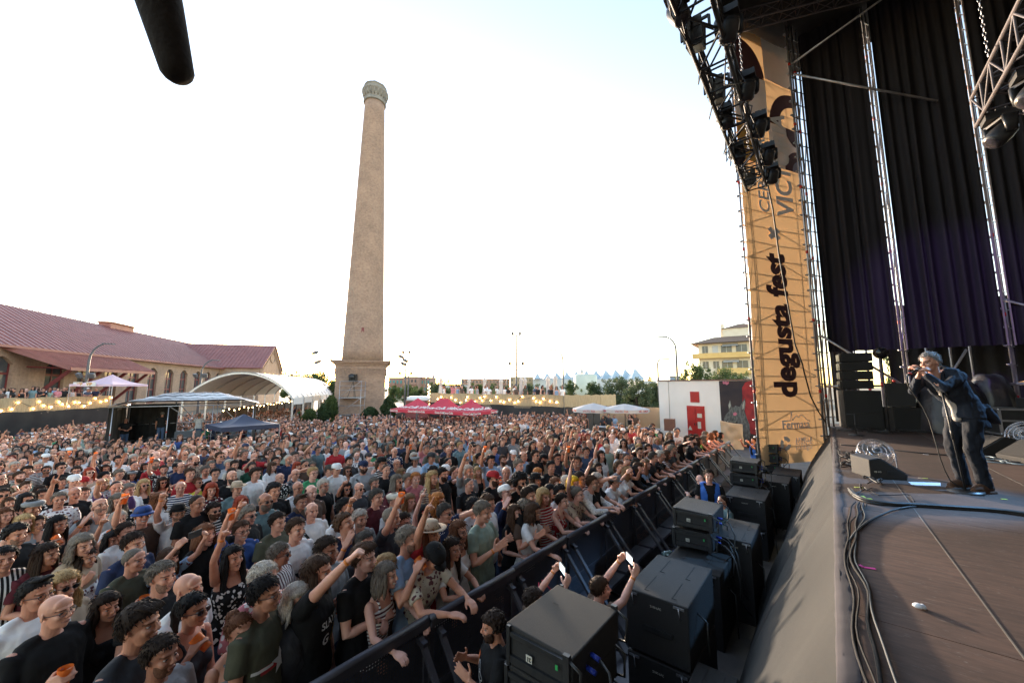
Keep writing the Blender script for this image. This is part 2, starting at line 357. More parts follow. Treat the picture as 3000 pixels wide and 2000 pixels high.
# pose: r / l = (upper arm direction, forearm direction, hand, palm normal) with x forward, y to the person's left, z up
DN = ((.08,-.18,-1),(.25,-.05,-1),'relax',(0,1,0)); DL = ((.08,.18,-1),(.25,.05,-1),'relax',(0,-1,0))
CUPR = ((.25,-.22,-1),(.85,.35,.45),'grip',(.2,1,.1)); CUPL = ((.25,.22,-1),(.85,-.35,.45),'grip',(.2,-1,.1))
POSES = {
 'stand':   dict(r=DN, l=DL),
 'stand2':  dict(r=((.15,-.25,-1),(.8,.45,-.1),'relax',(0,.3,-1)), l=((.15,.25,-1),(.8,-.5,-.15),'relax',(0,-.3,-1)), hy=.3),
 'cup':     dict(r=CUPR, l=DL, hy=.12),
 'cupl':    dict(r=DN, l=CUPL, hy=-.12, m='smile'),
 'drink':   dict(r=((.55,-.55,-.65),(.28,.48,.85),'grip',(.2,1,.1)), l=DL),
 'raise':   dict(r=((.35,-.30,.88),(.35,.05,.93),'point',(.9,.2,0)), l=DL, m='open', hp=.10),
 'raisel':  dict(l=((.45,.35,.80),(.5,-.05,.85),'point',(.9,-.2,0)), r=DN, m='open', hp=.08),
 'fist':    dict(r=((.65,-.25,.70),(.70,.0,.72),'fist',(.7,.2,-.7)), l=DL, m='smile', hp=.05),
 'fistl':   dict(l=((.70,.25,.60),(.75,.0,.66),'fist',(.7,.2,-.7)), r=DN, m='open', hp=.05),
 'reach':   dict(l=((.80,.25,.45),(.90,.0,.42),'point',(.3,0,-.9)), r=DN, m='open'),
 'horn':    dict(r=((.35,-.45,.55),(.3,.1,.95),'horn',(.9,.2,0)), l=DL, m='open'),
 'cupup':   dict(r=((.50,-.35,.60),(.35,.0,.93),'grip',(.4,1,0)), l=DL, m='smile'),
 'both':    dict(r=((.25,-.35,.88),(.2,-.05,.97),'open',(.95,.1,0)), l=((.35,.4,.83),(.4,.1,.9),'open',(.95,-.1,0)), m='open', hp=.15),
 'phone':   dict(r=((.65,-.32,-.05),(.55,.30,.78),'grip',(.1,1,.2)), l=((.65,.30,-.05),(.55,-.32,.78),'grip',(.1,-1,.2))),
 'phoneup': dict(r=((.6,-.25,.60),(.55,.18,.80),'grip',(.1,1,.2)), l=((.6,.22,.55),(.55,-.2,.80),'grip',(.1,-1,.2))),
 'clap':    dict(r=((.35,-.35,-.85),(.72,.55,.55),'open',(.0,1,.1)), l=((.35,.35,-.85),(.72,-.50,.55),'open',(.0,-1,.1)), m='smile', hp=-.12),
 'cross':   dict(r=((.25,-.2,-1),(.62,.85,.12),'relax',(-.6,.2,-.5)), l=((.25,.2,-1),(.68,-.80,.0),'relax',(-.6,-.2,-.5)), hy=.1),
 'shout':   dict(r=((.5,-.5,-.45),(.2,.45,.9),'open',(.1,1,0)), l=((.3,.2,-.9),(.8,-.3,.35),'relax',(0,-1,0)), m='open', hp=.42),
 'lean':    dict(r=((.72,-.30,-.62),(.78,.62,.0),'relax',(0,.1,-1)), l=((.72,.30,-.62),(.78,-.60,.02),'relax',(0,-.1,-1)), lean=.20),
 'lean2':   dict(r=((.62,-.40,-.62),(.88,-.1,-.1),'relax',(.3,.1,-1)), l=((.70,.32,-.60),(.80,-.50,-.02),'relax',(.2,-.1,-1)), lean=.16, m='smile', hy=.25),
 'leandown':dict(r=((.75,-.25,-.62),(.85,.45,.0),'relax',(0,.1,-1)), l=((.75,.25,-.62),(.85,-.42,.02),'relax',(0,-.1,-1)), lean=.34, hp=-.75),
 'mouth':   dict(r=((.5,-.30,-.80),(.30,.42,.85),'relax',(-.6,.6,0)), l=((.3,.2,-.95),(.8,-.6,-.1),'relax',(0,-.3,-1)), hy=.2),
 'point':   dict(r=((.75,-.35,.30),(.92,.1,.38),'point',(.2,.2,-.9)), l=DL, m='smile'),
}
HEADC = V(.028,0,1.655)      # head centre for an upright 1.77 m body
HEADS = {}
def bend(v, lean, hip=.95):
 v = V(*v)
 if lean and v.z > hip:
  t = min((v.z-hip)/.25,1.)*lean; q = V(v.x, v.y, v.z-hip)
  return V(q.x*math.cos(t)+q.z*math.sin(t), q.y, hip+q.z*math.cos(t)-q.x*math.sin(t))
 return v
def head_matrix(P):
 lean = P.get('lean',0); c = bend(HEADC+V(.0,0,0), lean)
 return Matrix.Translation(c) @ Euler((0, -P.get('hp',.04), 0)).to_matrix().to_4x4() if not P.get('hy') else Matrix.Translation(c) @ Euler((0, -P.get('hp',.04), P['hy'])).to_matrix().to_4x4()
def torso_rings(f, inf, z0, z1, belly=0.):
 #        z    xc     depth  half-width
 T = ([(.86,-.005,.108,.165),(.95,-.005,.112,.165),(1.06,.0,.105,.148),(1.16,.003,.112,.155),(1.27,.006,.122,.172),(1.36,.0,.118,.180),(1.42,-.008,.100,.165),(1.465,-.014,.075,.115),(1.50,-.018,.062,.068)] if not f else
         [(.86,-.01,.115,.172),(.95,-.01,.112,.168),(1.06,.0,.092,.130),(1.16,.002,.095,.134),(1.27,.008,.112,.150),(1.36,-.002,.102,.152),(1.42,-.01,.086,.140),(1.465,-.016,.066,.098),(1.50,-.02,.052,.056)])
 out = []
 for z, xc, d, h in T:
  if z0-1e-6 <= z <= z1+1e-6:
   b = belly*math.exp(-((z-1.06)/.13)**2)
   hem = .014 if inf > .005 and z < 1. else 0
   out.append(((xc+b*.4,0,z), d+inf+b*.7+hem, h+inf+b*.4+hem, 2.4))
 return out
def arm_pts(P, side, f):
 q = P['r'] if side < 0 else P['l']
 sh = bend((-.012, side*(.190 if not f else .158), 1.425), P.get('lean',0))
 u = V(*q[0]).normalized(); w = V(*q[1]).normalized()
 if u.z > .2: sh = sh+V(.0,-side*.012,.035)
 el = sh+u*.285; wr = el+w*.255
 return sh, el, wr, q
def body_geo(pose, f, belly=0., fine=False, extra=None):
 P = extra or POSES[pose]; lean = P.get('lean',0)
 g = MB(); g.loft(torso_rings(f, 0, .86, 1.5, belly), 18)
 if f:
  for s in (-1,1): g.ell((.083,s*.066,1.275),(.052,.055,.055),12)
 for s in (-1,1):
  g.tube([(-.02,s*.035,1.50),(-.018,s*.09,1.465),(-.014,s*.145*(1 if not f else .9),1.435)],[.035,.040,.042],10)
  kb = P.get('knee',0.)
  g.tube([(0,s*.085,.92),(.01+kb*.5,s*.098,.70),(.015+kb,s*.10,.50),(-.01+kb*.5,s*.105,.28),(-.02,s*.11,.09)],[.092,.082,.058,.056,.042],12)
  g.tube([(-.06,s*.11,.045),(.0,s*.112,.06),(.09,s*.118,.045),(.17,s*.122,.03)],[.036,.045,.04,.028],10)
 g.v = [tuple(bend(v,lean)) for v in g.v]
 co, fs = remesh(g, .016, 2)
 parts = [(co,fs,None)]
 ga = MB()
 for s in (-1,1):
  sh, el, wr, q = arm_pts(P, s, f); k = .86 if f else 1.
  u = (el-sh).normalized(); w = (wr-el).normalized()
  ga.ell(sh-u*.0,(.052*k,.052*k,.052*k),12)
  ga.tube([sh-V(0,s*.05,.0)*.6, sh+u*.03, sh+u*.11, sh+u*.20, el, el+w*.06, el+w*.15, wr, wr+w*.02],
    [.045*k,.052*k,.050*k,.044*k,.039*k,.041*k,.035*k,.025*k,.024*k],12)
  hand_geo(ga, wr+w*.005, (w+V(*q[3])*.05), q[3], q[2], -s, 1.06 if not f else .94)
 ca, fa = remesh(ga, .0075 if not fine else .0052, 1, .4); parts.append((ca,fa,None))
 m = P.get('m','closed'); key = (f,m)
 if key not in HEADS: HEADS[key] = head_geo(f, m, .0052)
 hc, hf, ht = HEADS[key]; M = np.array(head_matrix(P))
 hc = hc @ M[:3,:3].T + M[:3,3]; parts.append((hc,hf,ht))
 return join(parts)
def wrinkle(co, amp, sc, seed=0., mask=None):
 out = co.copy()
 c = co.mean(0)
 for i, v in enumerate(co):
  n = noise.noise(V(v[0]*sc+seed, v[1]*sc, v[2]*sc*.55)); n2 = noise.noise(V(v[0]*sc*2.3, v[1]*sc*2.3+seed, v[2]*sc*1.1))
  d = V(v[0]-c[0], v[1]-c[1], 0); L = d.length or 1
  k = amp*(n*1.3+n2*.6)
  out[i,0] += d.x/L*k; out[i,1] += d.y/L*k
 return out
def shirt_geo(pose, f, kind, belly=0., extra=None):
 """kind: tee, long, tank, loose"""
 P = extra or POSES[pose]; lean = P.get('lean',0); g = MB()
 inf = .023 if kind != 'tank' else .013
 if kind == 'tank':
  g.loft(torso_rings(f, inf, .86, 1.36, belly)+[((-.002,0,1.385),.10,.118,2.4)], 20)
  for s in (-1,1): g.tube([(.085,s*.075,1.36),(.055,s*.092,1.45),(-.01,s*.098,1.475),(-.07,s*.085,1.43),(-.10,s*.07,1.36)],.013,8)
 else:
  R = torso_rings(f, inf, .86, 1.465, belly); g.loft(R+[((-.015,0,1.488),.066 if not f else .058,.078 if not f else .066,2.)], 20)
 if kind != 'tank':
  for s in (-1,1): g.tube([(-.02,s*.045,1.490),(-.018,s*.09,1.468),(-.014,s*.15*(1 if not f else .9),1.440)],[.042,.057,.063],10)
 if f:
  for s in (-1,1): g.ell((.088,s*.064,1.275),(.062,.064,.064),12)
 g.v = [tuple(bend(v,lean)) for v in g.v]
 if kind != 'tank':
  for s in (-1,1):
   sh, el, wr, q = arm_pts(P, s, f); k = .86 if f else 1.; u = (el-sh).normalized(); w = (wr-el).normalized()
   inn = sh-V(0,s*.06,.015)
   if kind == 'tee': g.tube([inn, sh+u*.0, sh+u*.08, sh+u*.155, sh+u*.175],[.058*k,.070*k,.070*k,.068*k,.064*k],14)
   else: g.tube([inn, sh+u*.0, sh+u*.1, sh+u*.2, el, el+w*.06, el+w*.15, wr-w*.02],[.056*k,.066*k,.063*k,.058*k,.055*k,.055*k,.048*k,.040*k],14)
 co, fs = remesh(g, .0125, 2)
 return wrinkle(co, .009 if kind != 'tank' else .005, 13., seed=hash(pose) % 7), fs
def trousers_geo(f, extra=None, lean=0):
 P = extra or {}; kb = P.get('knee',0.); g = MB()
 g.loft([r for r in torso_rings(f, .004, .86, .95)]+[((0,0,1.0),.105,.145,2.4)], 18)
 for s in (-1,1):
  g.tube([(0,s*.085,.93),(.01+kb*.5,s*.098,.70),(.015+kb,s*.10,.50),(-.01+kb*.5,s*.105,.28),(-.02,s*.11,.06)],[.098,.094,.078,.074,.068],14)
 co, fs = remesh(g, .016, 2); return wrinkle(co, .008, 10.), fs
# ---- hair, beards, hats (head space: x forward, origin at the head centre)
def star(c, fn, nu=40, nv=28):
 vs = []; fs = []; c = V(*c)
 for i in range(nv+1):
  th = math.pi*i/nv
  for j in range(nu):
   ph = 2*math.pi*j/nu; d = V(math.sin(th)*math.cos(ph), math.sin(th)*math.sin(ph), math.cos(th))
   vs.append(c+d*fn(d))
 for i in range(nv):
  for j in range(nu): fs.append((i*nu+j,(i+1)*nu+j,(i+1)*nu+(j+1)%nu,i*nu+(j+1)%nu))
 return vs, fs
def skull_r(d, w=1.):
 a = V(d.x/.1, d.y/(.079*w), d.z/.09); return 1/a.length
def sm(x, a, b):
 t = min(max((x-a)/(b-a),0),1); return t*t*(3-2*t)
def hair_geo(kind, f, seed=0):
 rnd = random.Random(seed*7+len(kind)); g = MB(); w = .95 if f else 1.; off = V(seed*3.1, seed*1.7, 0)
 C = (-.016,0,.028)
 def cap(th, hl=.42, side=-.30, freq=14., amp=.35, top=1., back=-.75, tuft=300, tl=.024, comb=1.):
  # hl: hairline height at the forehead, side: how low at the ears, back: nape
  def fn(d):
   fr = d.x
   lim = side+(hl-side)*sm(fr,.05,.62) if fr > 0 else side+(back-side)*sm(-fr,.0,.5)
   lim += .10*noise.noise(V(d.x*9,d.y*9,d.z*9)+off)
   k = sm(d.z, lim-.16, lim+.10)
   nn = noise.noise(V(d.x*freq*.3, d.y*freq*.3, d.z*freq*.3)+off)*.7+noise.noise(V(d.x*freq, d.y*freq, d.z*freq*.6)+off)*.5
   t = th*(1+amp*nn)*(1+(top-1)*sm(d.z,.2,.9))
   return skull_r(d,w)-.012+(t+.014)*k
  vs, fs = star(C, fn, 44, 30); g.add(vs, fs, True)
  nt_ = 0
  while nt_ < tuft:
   z = rnd.uniform(-.8,1); ph = rnd.uniform(0,6.283); q = math.sqrt(1-z*z); d = V(q*math.cos(ph), q*math.sin(ph), z); fr = d.x
   lim = side+(hl-side)*sm(fr,.05,.62) if fr > 0 else side+(back-side)*sm(-fr,.0,.5)
   if d.z < lim+.02: continue
   nt_ += 1; b = V(*C)+d*(skull_r(d,w)+th*.45); dn = V(.55*comb,0,-1) if d.z > .2 else V(0,0,-1); tn = (dn-d*dn.dot(d)); tn = tn.normalized() if tn.length > .1 else V(1,0,0)
   u = (tn+V(rnd.uniform(-.5,.5),rnd.uniform(-.5,.5),rnd.uniform(-.2,.5))*.6).normalized(); L = tl*rnd.uniform(.6,1.2)
   g.tube([b, b+(u*.6+d*.42)*L, b+(u*1.15+d*.35)*L],[.0046,.0040,.0005],3,False)
 def locks(n, ln, r, spread, fr0=-.35, wav=.0, thick=1., inward=0.):
  # locks hang from the skull; they start beside the parting and leave the face free
  for i in range(n):
   a = (fr0+(2*math.pi-2*abs(fr0))*((i+.5)/n)) if False else None
   t = (i+.5)/n; a = 1.05+(2*math.pi-2.1)*t+rnd.uniform(-.06,.06)      # angle around the head, 0 = face
   for lay in range(2):
    hh = .045-.05*lay+rnd.uniform(-.02,.02); R = .089+.006*lay
    L = ln*rnd.uniform(.85,1.08)*(1-.12*lay); pts = []; ph = rnd.uniform(0,6)
    for k in range(7):
     s = k/6; z = hh-L*s; rr = R+spread*math.sin(min(s*1.6,1.57))+wav*math.sin(ph+s*9+a*2)
     if z < -.14: rr += .35*inward*(-.14-z)
     x = C[0]+rr*1.06*math.cos(a)-(.02*s); y = rr*.92*math.sin(a)+wav*.6*math.cos(ph+s*8)
     pts.append((x,y,z))
    g.tube(pts,[r*.5,r*1.1,r*1.25,r*1.25,r*1.1,r*.8,r*.2],6)
 if kind == 'buzz': cap(.003,.42,-.22,30,.5,tuft=0)
 elif kind == 'short': cap(.010,.42,-.30,20,.7,1.4,tuft=420,tl=.028)
 elif kind == 'swept':
  cap(.015,.36,-.34,16,.6,1.35,tl=.034)
  for i in range(14):
   y = -.05+.1*i/13; g.tube([(-.03,y*.9,.118),(.03,y,.118+.01*math.sin(i)),(.068,y*1.05+.012,.100),(.088,y+.024,.078)],[.006,.012,.011,.003],6)
 elif kind == 'quiff':
  cap(.010,.42,-.26,22,.5,1.7,tl=.026,comb=-1)
  for i in range(12):
   y = -.045+.09*i/11; g.tube([(-.02,y,.11),(.035,y,.122+rnd.uniform(-.004,.006)),(.07,y*.9,.125),(.075,y*.8,.135)],[.01,.016,.014,.004],6)
 elif kind == 'horseshoe':
  def fn(d):
   k = sm(-d.z, -.50, -.28)*sm(-d.x, -.25, .0)*sm(d.z,-.85,-.55); nn = noise.noise(V(d.x*9,d.y*9,d.z*9)+off)
   return skull_r(d,w)-.012+(.020+.010*nn)*k
  vs, fs = star(C, fn, 44, 30); g.add(vs, fs, True)
 elif kind == 'long': cap(.016,.36,-.45,18,.3,1.1,-.9,tuft=150,tl=.04); locks(24,.34,.015,.018)
 elif kind == 'longwavy': cap(.020,.36,-.45,14,.4,1.1,-.9,tuft=150,tl=.04); locks(24,.34,.017,.028,wav=.012)
 elif kind == 'verylong': cap(.016,.38,-.45,18,.3,1.,-.9,tuft=150,tl=.04); locks(28,.50,.017,.024,wav=.006)
 elif kind == 'fringe':
  cap(.017,.30,-.45,18,.3,1.1,-.9); locks(24,.32,.015,.02)
  for i in range(12): y = -.055+.11*i/11; g.tube([(.03,y*.7,.112),(.070,y*.95,.088),(.086-.5*abs(y)**1.3*2,y*1.08,.052),(.088-.5*abs(y)**1.3*2,y*1.1,.03)],[.01,.012,.01,.003],6)
 elif kind == 'bob': cap(.018,.36,-.45,18,.3,1.1,-.9,tuft=150,tl=.04); locks(24,.20,.017,.022,inward=-.3)
 elif kind == 'bobwavy': cap(.024,.34,-.45,12,.5,1.2,-.9); locks(22,.17,.018,.022,wav=.010)
 elif kind == 'pony':
  cap(.010,.40,-.36,22,.25,1.,-.85); 
  for i in range(9): a = i*.7; g.tube([(-.10,.0,.06),(-.14,.012*math.cos(a),.05),(-.16,.02*math.cos(a),-.02),(-.155,.022*math.sin(a),-.10),(-.14,.016*math.cos(a),-.18)],[.012,.018,.02,.015,.003],6)
 elif kind == 'bun':
  cap(.010,.40,-.36,22,.25,1.,-.85); g.ell((-.085,0,.105),(.04,.042,.038),14)
  for i in range(10): a = i*.63; g.tube([(-.085+.03*math.cos(a),.03*math.sin(a),.13),(-.085+.042*math.cos(a+.5),.042*math.sin(a+.5),.105),(-.085+.03*math.cos(a+1),.03*math.sin(a+1),.08)],[.008,.012,.008],6)
 elif kind in ('curly','afro'):
  th = .026 if kind == 'curly' else .055
  cap(th*.7,.34,-.40 if kind == 'curly' else -.6,9,.5,1.2,-.85,tuft=0)
  n = 190 if kind == 'curly' else 260
  for i in range(n):
   z = rnd.uniform(-.55,1); ph = rnd.uniform(0,2*math.pi); q = math.sqrt(1-z*z); d = V(q*math.cos(ph), q*math.sin(ph), z)
   if d.x > .25 and d.z < .42: continue
   if d.x > -.1 and d.z < -.3: continue
   r = skull_r(d,w)+th*rnd.uniform(.45,1.05); c = V(*C)+d*r; s = rnd.uniform(.010,.017)*(1 if kind == 'curly' else 1.2)
   g.ell(c,(s,s,s*.9),6)
 elif kind == 'longcurly':
  cap(.022,.34,-.45,10,.5,1.2,-.9); locks(22,.26,.016,.035,wav=.014)
  for i in range(150):
   z = rnd.uniform(-.22,.11); a = rnd.uniform(1.0,2*math.pi-1.0); r = .11+.02*rnd.random(); g.ell((C[0]+r*math.cos(a),r*.92*math.sin(a),z),rnd.uniform(.011,.018),6)
 else: cap(.014)
 return np.array([tuple(v) for v in g.v]), g.f
def beard_geo(big):
 def fn(d):
  k = sm(-d.z, .18, .38)*sm(d.x, -.25, .05)
  side = sm(abs(d.y), .5, .62)*sm(d.x,-.1,.1)*sm(-d.z,-.05,.1)
  mouth = math.exp(-((d.y/.34)**2+((d.z+.45)/.15)**2)) if d.x > 0 else 0
  nn = noise.noise(d*7)*.5+noise.noise(d*18)*.4
  a = V(d.x/.088, d.y/.064, d.z/.104); r = 1/a.length
  return r-.016+(.0165+(.018 if big else .0015))*max(k,side)*(1-mouth)*(1+.45*nn)
 vs, fs = star((.015,0,-.025), fn, 40, 28); return np.array([tuple(v) for v in vs]), fs
def hat_geo(kind):
 g = MB(); g.smooth = True
 if kind == 'cap':
  g.loft([((-.010,0,z),.118*k,.097*k,2.2) for z,k in ((.035,1.),(.06,1.01),(.09,.93),(.112,.78),(.127,.52),(.133,.2))],24)
  pts = [(.080+.085*math.cos(a),.082*math.sin(a)) for a in np.linspace(-1.5,1.5,13)]
  n = len(g.v); g.prism(pts,.036,.043)
  for i in range(n,len(g.v)): x,y,z = g.v[i]; g.v[i] = (x,y,z-.9*y*y*2-(x-.08)*.18)
 elif kind == 'flatcap':
  g.loft([((-.003,0,z),.122*k,.102*k,2.2) for z,k in ((.045,1.),(.065,1.08),(.088,1.08),(.105,.85),(.112,.4))],24)
  pts = [(.085+.05*math.cos(a),.07*math.sin(a)) for a in np.linspace(-1.5,1.5,11)]; g.prism(pts,.042,.055)
 elif kind in ('brim','straw','bucket'):
  W = {'brim':.185,'straw':.19,'bucket':.145}[kind]; h = .135 if kind != 'bucket' else .115
  g.loft([((-.014,0,.05),.115,.096),((-.014,0,.09),.108,.088),((-.014,0,h),.095,.074),((-.014,0,h+.014),.06,.045)],28)
  vs = []; fs = []; n = 32
  for j in range(n):
   a = 2*math.pi*j/n; c, s = math.cos(a), math.sin(a)
   dz = -.03 if kind == 'bucket' else .014*abs(s)
   vs += [(-.014+.108*c,.09*s,.054),(-.014+W*c,W*.86*s,.052+dz),(-.014+W*c,W*.86*s,.046+dz),(-.014+.108*c,.09*s,.046)]
  for j in range(n):
   a, b = j*4, ((j+1)%n)*4
   for q in range(4): fs.append((a+q,a+(q+1)%4,b+(q+1)%4,b+q))
  g.add(vs,fs,True)
 return np.array([tuple(v) for v in g.v]), g.f
def specs_mb(dark):
 g = MB(); g.cur = 0
 for s in (-1,1):
  c = (.101, s*.031, -.001); n = 14; rx, rz = .024, .017
  ring = [(c[0]-.02*abs(math.cos(2*math.pi*j/n)*rx/.024)*.3, c[1]+rx*math.cos(2*math.pi*j/n)*(1), c[2]+rz*math.sin(2*math.pi*j/n)) for j in range(n)]
  if dark: g.cur = 1; g.add([c]+ring,[(0,j+1,(j+1)%n+1) for j in range(n)],False); g.cur = 0
  g.tube(ring+[ring[0]],.0022 if not dark else .0028,5,False)
  g.tube([(.097,s*.055,.006),(.05,s*.078,.004),(-.015,s*.083,.0)],.0025,5)
 g.tube([(.106,-.008,.002),(.110,0,.004),(.106,.008,.002)],.0022,5)
 return g
# ---- shared mesh library
_lib = {}
def lib(key, fn):
 if key not in _lib: _lib[key] = fn()
 return _lib[key]
def M_body(pose, f, belly): return lib(('b',pose,f,belly), lambda: (lambda r: make_mesh('person', r[0], r[1], SKIN, r[2]))(body_geo(pose, f, .05*belly)))
def M_shirt(pose, f, kind, belly, pat):
 r = lib(('sg',pose,f,kind,belly), lambda: shirt_geo(pose, f, kind, .05*belly))
 return lib(('s',pose,f,kind,belly,pat), lambda: make_mesh('shirt', r[0], r[1], CLOTH[pat]))
def M_trousers(f): return lib(('t',f), lambda: (lambda r: make_mesh('trousers', r[0], r[1], CLOTH['plain']))(trousers_geo(f)))
def M_hair(kind, f, seed): return lib(('h',kind,f,seed), lambda: (lambda r: make_mesh('hair', r[0], r[1], HAIR))(hair_geo(kind, f, seed)))
def M_beard(big): return lib(('be',big), lambda: (lambda r: make_mesh('beard', r[0], r[1], HAIR))(beard_geo(big)))
def M_hat(kind): return lib(('hat',kind), lambda: (lambda r: make_mesh(kind, r[0], r[1], CLOTH['plain']))(hat_geo(kind)))
def M_specs(dark): return lib(('sp',dark), lambda: specs_mb(dark).mesh('glasses', [M_FRAME, M_GLASS]))
SKINS = {'l':(.68,.35,.24),'m':(.58,.28,.18),'t':(.46,.21,.13),'d':(.26,.12,.075),'p':(.77,.44,.34)}
HCOL = {'black':(.010,.008,.008),'dark':(.026,.015,.010),'brown':(.062,.032,.018),'auburn':(.14,.055,.025),'red':(.28,.045,.02),'ginger':(.40,.15,.04),
  'blonde':(.42,.28,.13),'grey':(.17,.145,.12),'white':(.50,.45,.39),'darkgrey':(.06,.052,.045),'yellow':(.80,.55,.03),'lightbrown':(.20,.12,.06),'pink':(.6,.05,.1)}
CCOL = {'black':(.011,.0105,.011),'charcoal':(.045,.045,.05),'white':(.84,.82,.80),'grey':(.24,.245,.25),'lightgrey':(.42,.42,.43),'navy':(.02,.03,.075),'blue':(.04,.09,.28),
  'lightblue':(.30,.44,.62),'red':(.42,.025,.03),'maroon':(.10,.018,.025),'pink':(.58,.20,.22),'green':(.05,.28,.12),'brightgreen':(.25,.62,.18),'olive':(.085,.085,.055),'darkgreen':(.02,.07,.04),
  'beige':(.50,.38,.27),'brown':(.11,.07,.05),'yellow':(.72,.66,.08),'teal':(.15,.23,.24),'purple':(.10,.045,.14),'sage':(.28,.36,.29),'cream':(.62,.56,.45),'orange':(.65,.20,.04),'denim':(.06,.09,.15)}
def child(parent, name, me, col, M=None):
 o = bpy.data.objects.new(name, me); COL.objects.link(o); o.parent = parent; o.color = (*col,1)
 if M is not None: o.matrix_local = M
 return o
PEOPLE = []
def person(x, y, yaw, f=False, pose='stand', hair='short:dark', top='tee:black', pat='plain', acc='', skin='m', h=1., belly=0, label='', z=None, group='people in the crowd', bot='denim', band=0, rnd=None):
 """acc: comma list of sun, specs, beard, bigbeard, cap:col, brim:col, straw:col, bucket:col, flatcap:col"""
 rnd = rnd or random
 P = POSES[pose]; f = bool(f); me = M_body(pose, f, belly)
 o = bpy.data.objects.new('person', me); COL.objects.link(o)
 s = h*(.945 if f else 1.); o.location = (x, y, ground_z(x) if z is None else z); o.rotation_euler = (0,0,yaw); o.scale = (s,s,s)
 c = tuple(SKINS[skin]); k = rnd.uniform(.92,1.08); o.color = (c[0]*k,c[1]*k,c[2]*k,1)
 tag(o, label, 'person', group)
 tk, tc = top.split(':'); cc = CCOL[tc]; k = rnd.uniform(.9,1.15)
 child(o, {'tee':'shirt','long':'shirt','tank':'tank_top'}[tk], M_shirt(pose, f, tk, belly, pat), tuple(q*k for q in cc))
 child(o, 'trousers', M_trousers(f), CCOL[bot])
 HM = head_matrix(P)
 hk, hc = hair.split(':')
 acs = [a for a in acc.split(',') if a]
 hatted = any(a.split(':')[0] in ('cap','brim','straw','bucket','flatcap') for a in acs)
 if hk != 'bald':
  hk2 = hk if not hatted else {'swept':'short','quiff':'short','curly':'short','afro':'bobwavy','bun':'pony'}.get(hk,hk)
  k = rnd.uniform(.85,1.2); child(o, 'hair', M_hair(hk2, f, rnd.randrange(2)), tuple(q*k for q in HCOL[hc]), HM)
 for a in acs:
  k2, _, col = a.partition(':')
  if k2 in ('sun','specs'): child(o, 'sunglasses' if k2 == 'sun' else 'glasses', M_specs(k2 == 'sun'), (0,0,0), HM)
  elif k2 in ('beard','bigbeard'):
   q_ = .62 if k2 == 'beard' else .12; child(o, 'beard', M_beard(k2 == 'bigbeard'), tuple(a_*(1-q_)+b_*q_*.55 for a_,b_ in zip(HCOL[col or hc],c)), HM)
  else: child(o, {'cap':'cap','brim':'hat','straw':'hat','bucket':'hat','flatcap':'flat_cap'}[k2], M_hat(k2), CCOL.get(col) or HCOL.get(col), HM)
 if band:
  for sd in ((-1,1) if band == 2 else (-1,)):
   sh, el, wr, q = arm_pts(P, sd, f); w = (wr-el).normalized(); p = wr-w*.012
   me2 = lib(('band',), lambda: MB().loft([((0,0,-.009),.029,.029),((0,0,.009),.029,.029)],14).mesh('wristband', M_BAND))
   child(o, 'wristband', me2, (1,1,1), Matrix.Translation(p) @ w.to_track_quat('Z','Y').to_matrix().to_4x4())
 PEOPLE.append(o)
 return o
def grip_point(pose, f, side=-1):
 sh, el, wr, q = arm_pts(POSES[pose], side, f); d = (wr-el).normalized(); pn = V(*q[3]); pn = (pn-d*pn.dot(d)).normalized()
 return wr+d*.085+pn*.035, d, pn
# ================================================================== places measured on the photograph
_P = math.atan(103/870.); _A = D2R(39.27)
_fw = V(-math.sin(_A)*math.cos(_P), math.cos(_A)*math.cos(_P), math.sin(_P)); _rt = V(math.cos(_A), math.sin(_A), 0); _up = _rt.cross(_fw)
def _ray(px, py): return _fw+_rt*((px-1176)/870.)+_up*((784-py)/870.)
def at_z(px, py, z): r = _ray(px,py); return V(0,0,CAMH)+r*((z-CAMH)/r.z)
def at_d(px, py, d): return V(0,0,CAMH)+_ray(px,py)*d
def at_y(px, py, Y): r = _ray(px,py); return V(0,0,CAMH)+r*(Y/r.y)
HD = D2R(39.27+17.0); DW = V(-math.sin(HD), math.cos(HD), 0); NW = V(-math.cos(HD), -math.sin(HD), 0)   # the halls run along DW
# ------------------------------------------------------------------ materials of the place
m_asph = noisy('yard_asphalt',(.11,.10,.095),(.075,.07,.068),3,.9,bump=.2)
m_dirt = noisy('dry_ground',(.30,.25,.19),(.22,.19,.14),.05,.95)
m_brick = brick_mat('pale_brick',(.43,.28,.20),(.36,.235,.165),(.44,.34,.25))
m_brick2 = brick_mat('chimney_brick',(.38,.25,.18),(.29,.185,.135),(.36,.28,.21))
m_roof = noisy('red_metal_roof',(.29,.105,.09),(.22,.075,.065),.8,.55)
m_redpaint = noisy('dark_red_paint',(.20,.035,.035),(.16,.03,.03),4,.5)
m_glassd = noisy('window_glass',(.05,.06,.07),(.10,.10,.10),.8,.12)
m_reed = noisy('reed_screen',(.56,.44,.27),(.40,.30,.17),40,.9,stretch=(1,1,.06),bump=.3)
m_black = noisy('black_cloth',(.017,.016,.016),(.028,.027,.026),2.2,.9,bump=.35,bscale=3)
m_tarp = noisy('black_tarpaulin',(.022,.021,.022),(.04,.038,.036),1.0,.62,bump=.6,bscale=1.6)
m_pvc = noisy('white_pvc',(.80,.80,.79),(.74,.74,.73),1.5,.5)
m_galv = noisy('galvanised_steel',(.48,.48,.50),(.36,.36,.38),6,.42,metal=.8)
m_steel2 = noisy('grey_painted_steel',(.13,.13,.135),(.10,.10,.105),3,.5)
m_red = noisy('red_band',(.55,.03,.02),(.5,.03,.02),5,.5)
m_white = noisy('white_render',(.86,.84,.80),(.78,.76,.72),.6,.85,bump=.1)
m_blackp = noisy('black_plastic',(.020,.020,.021),(.03,.03,.03),12,.42)
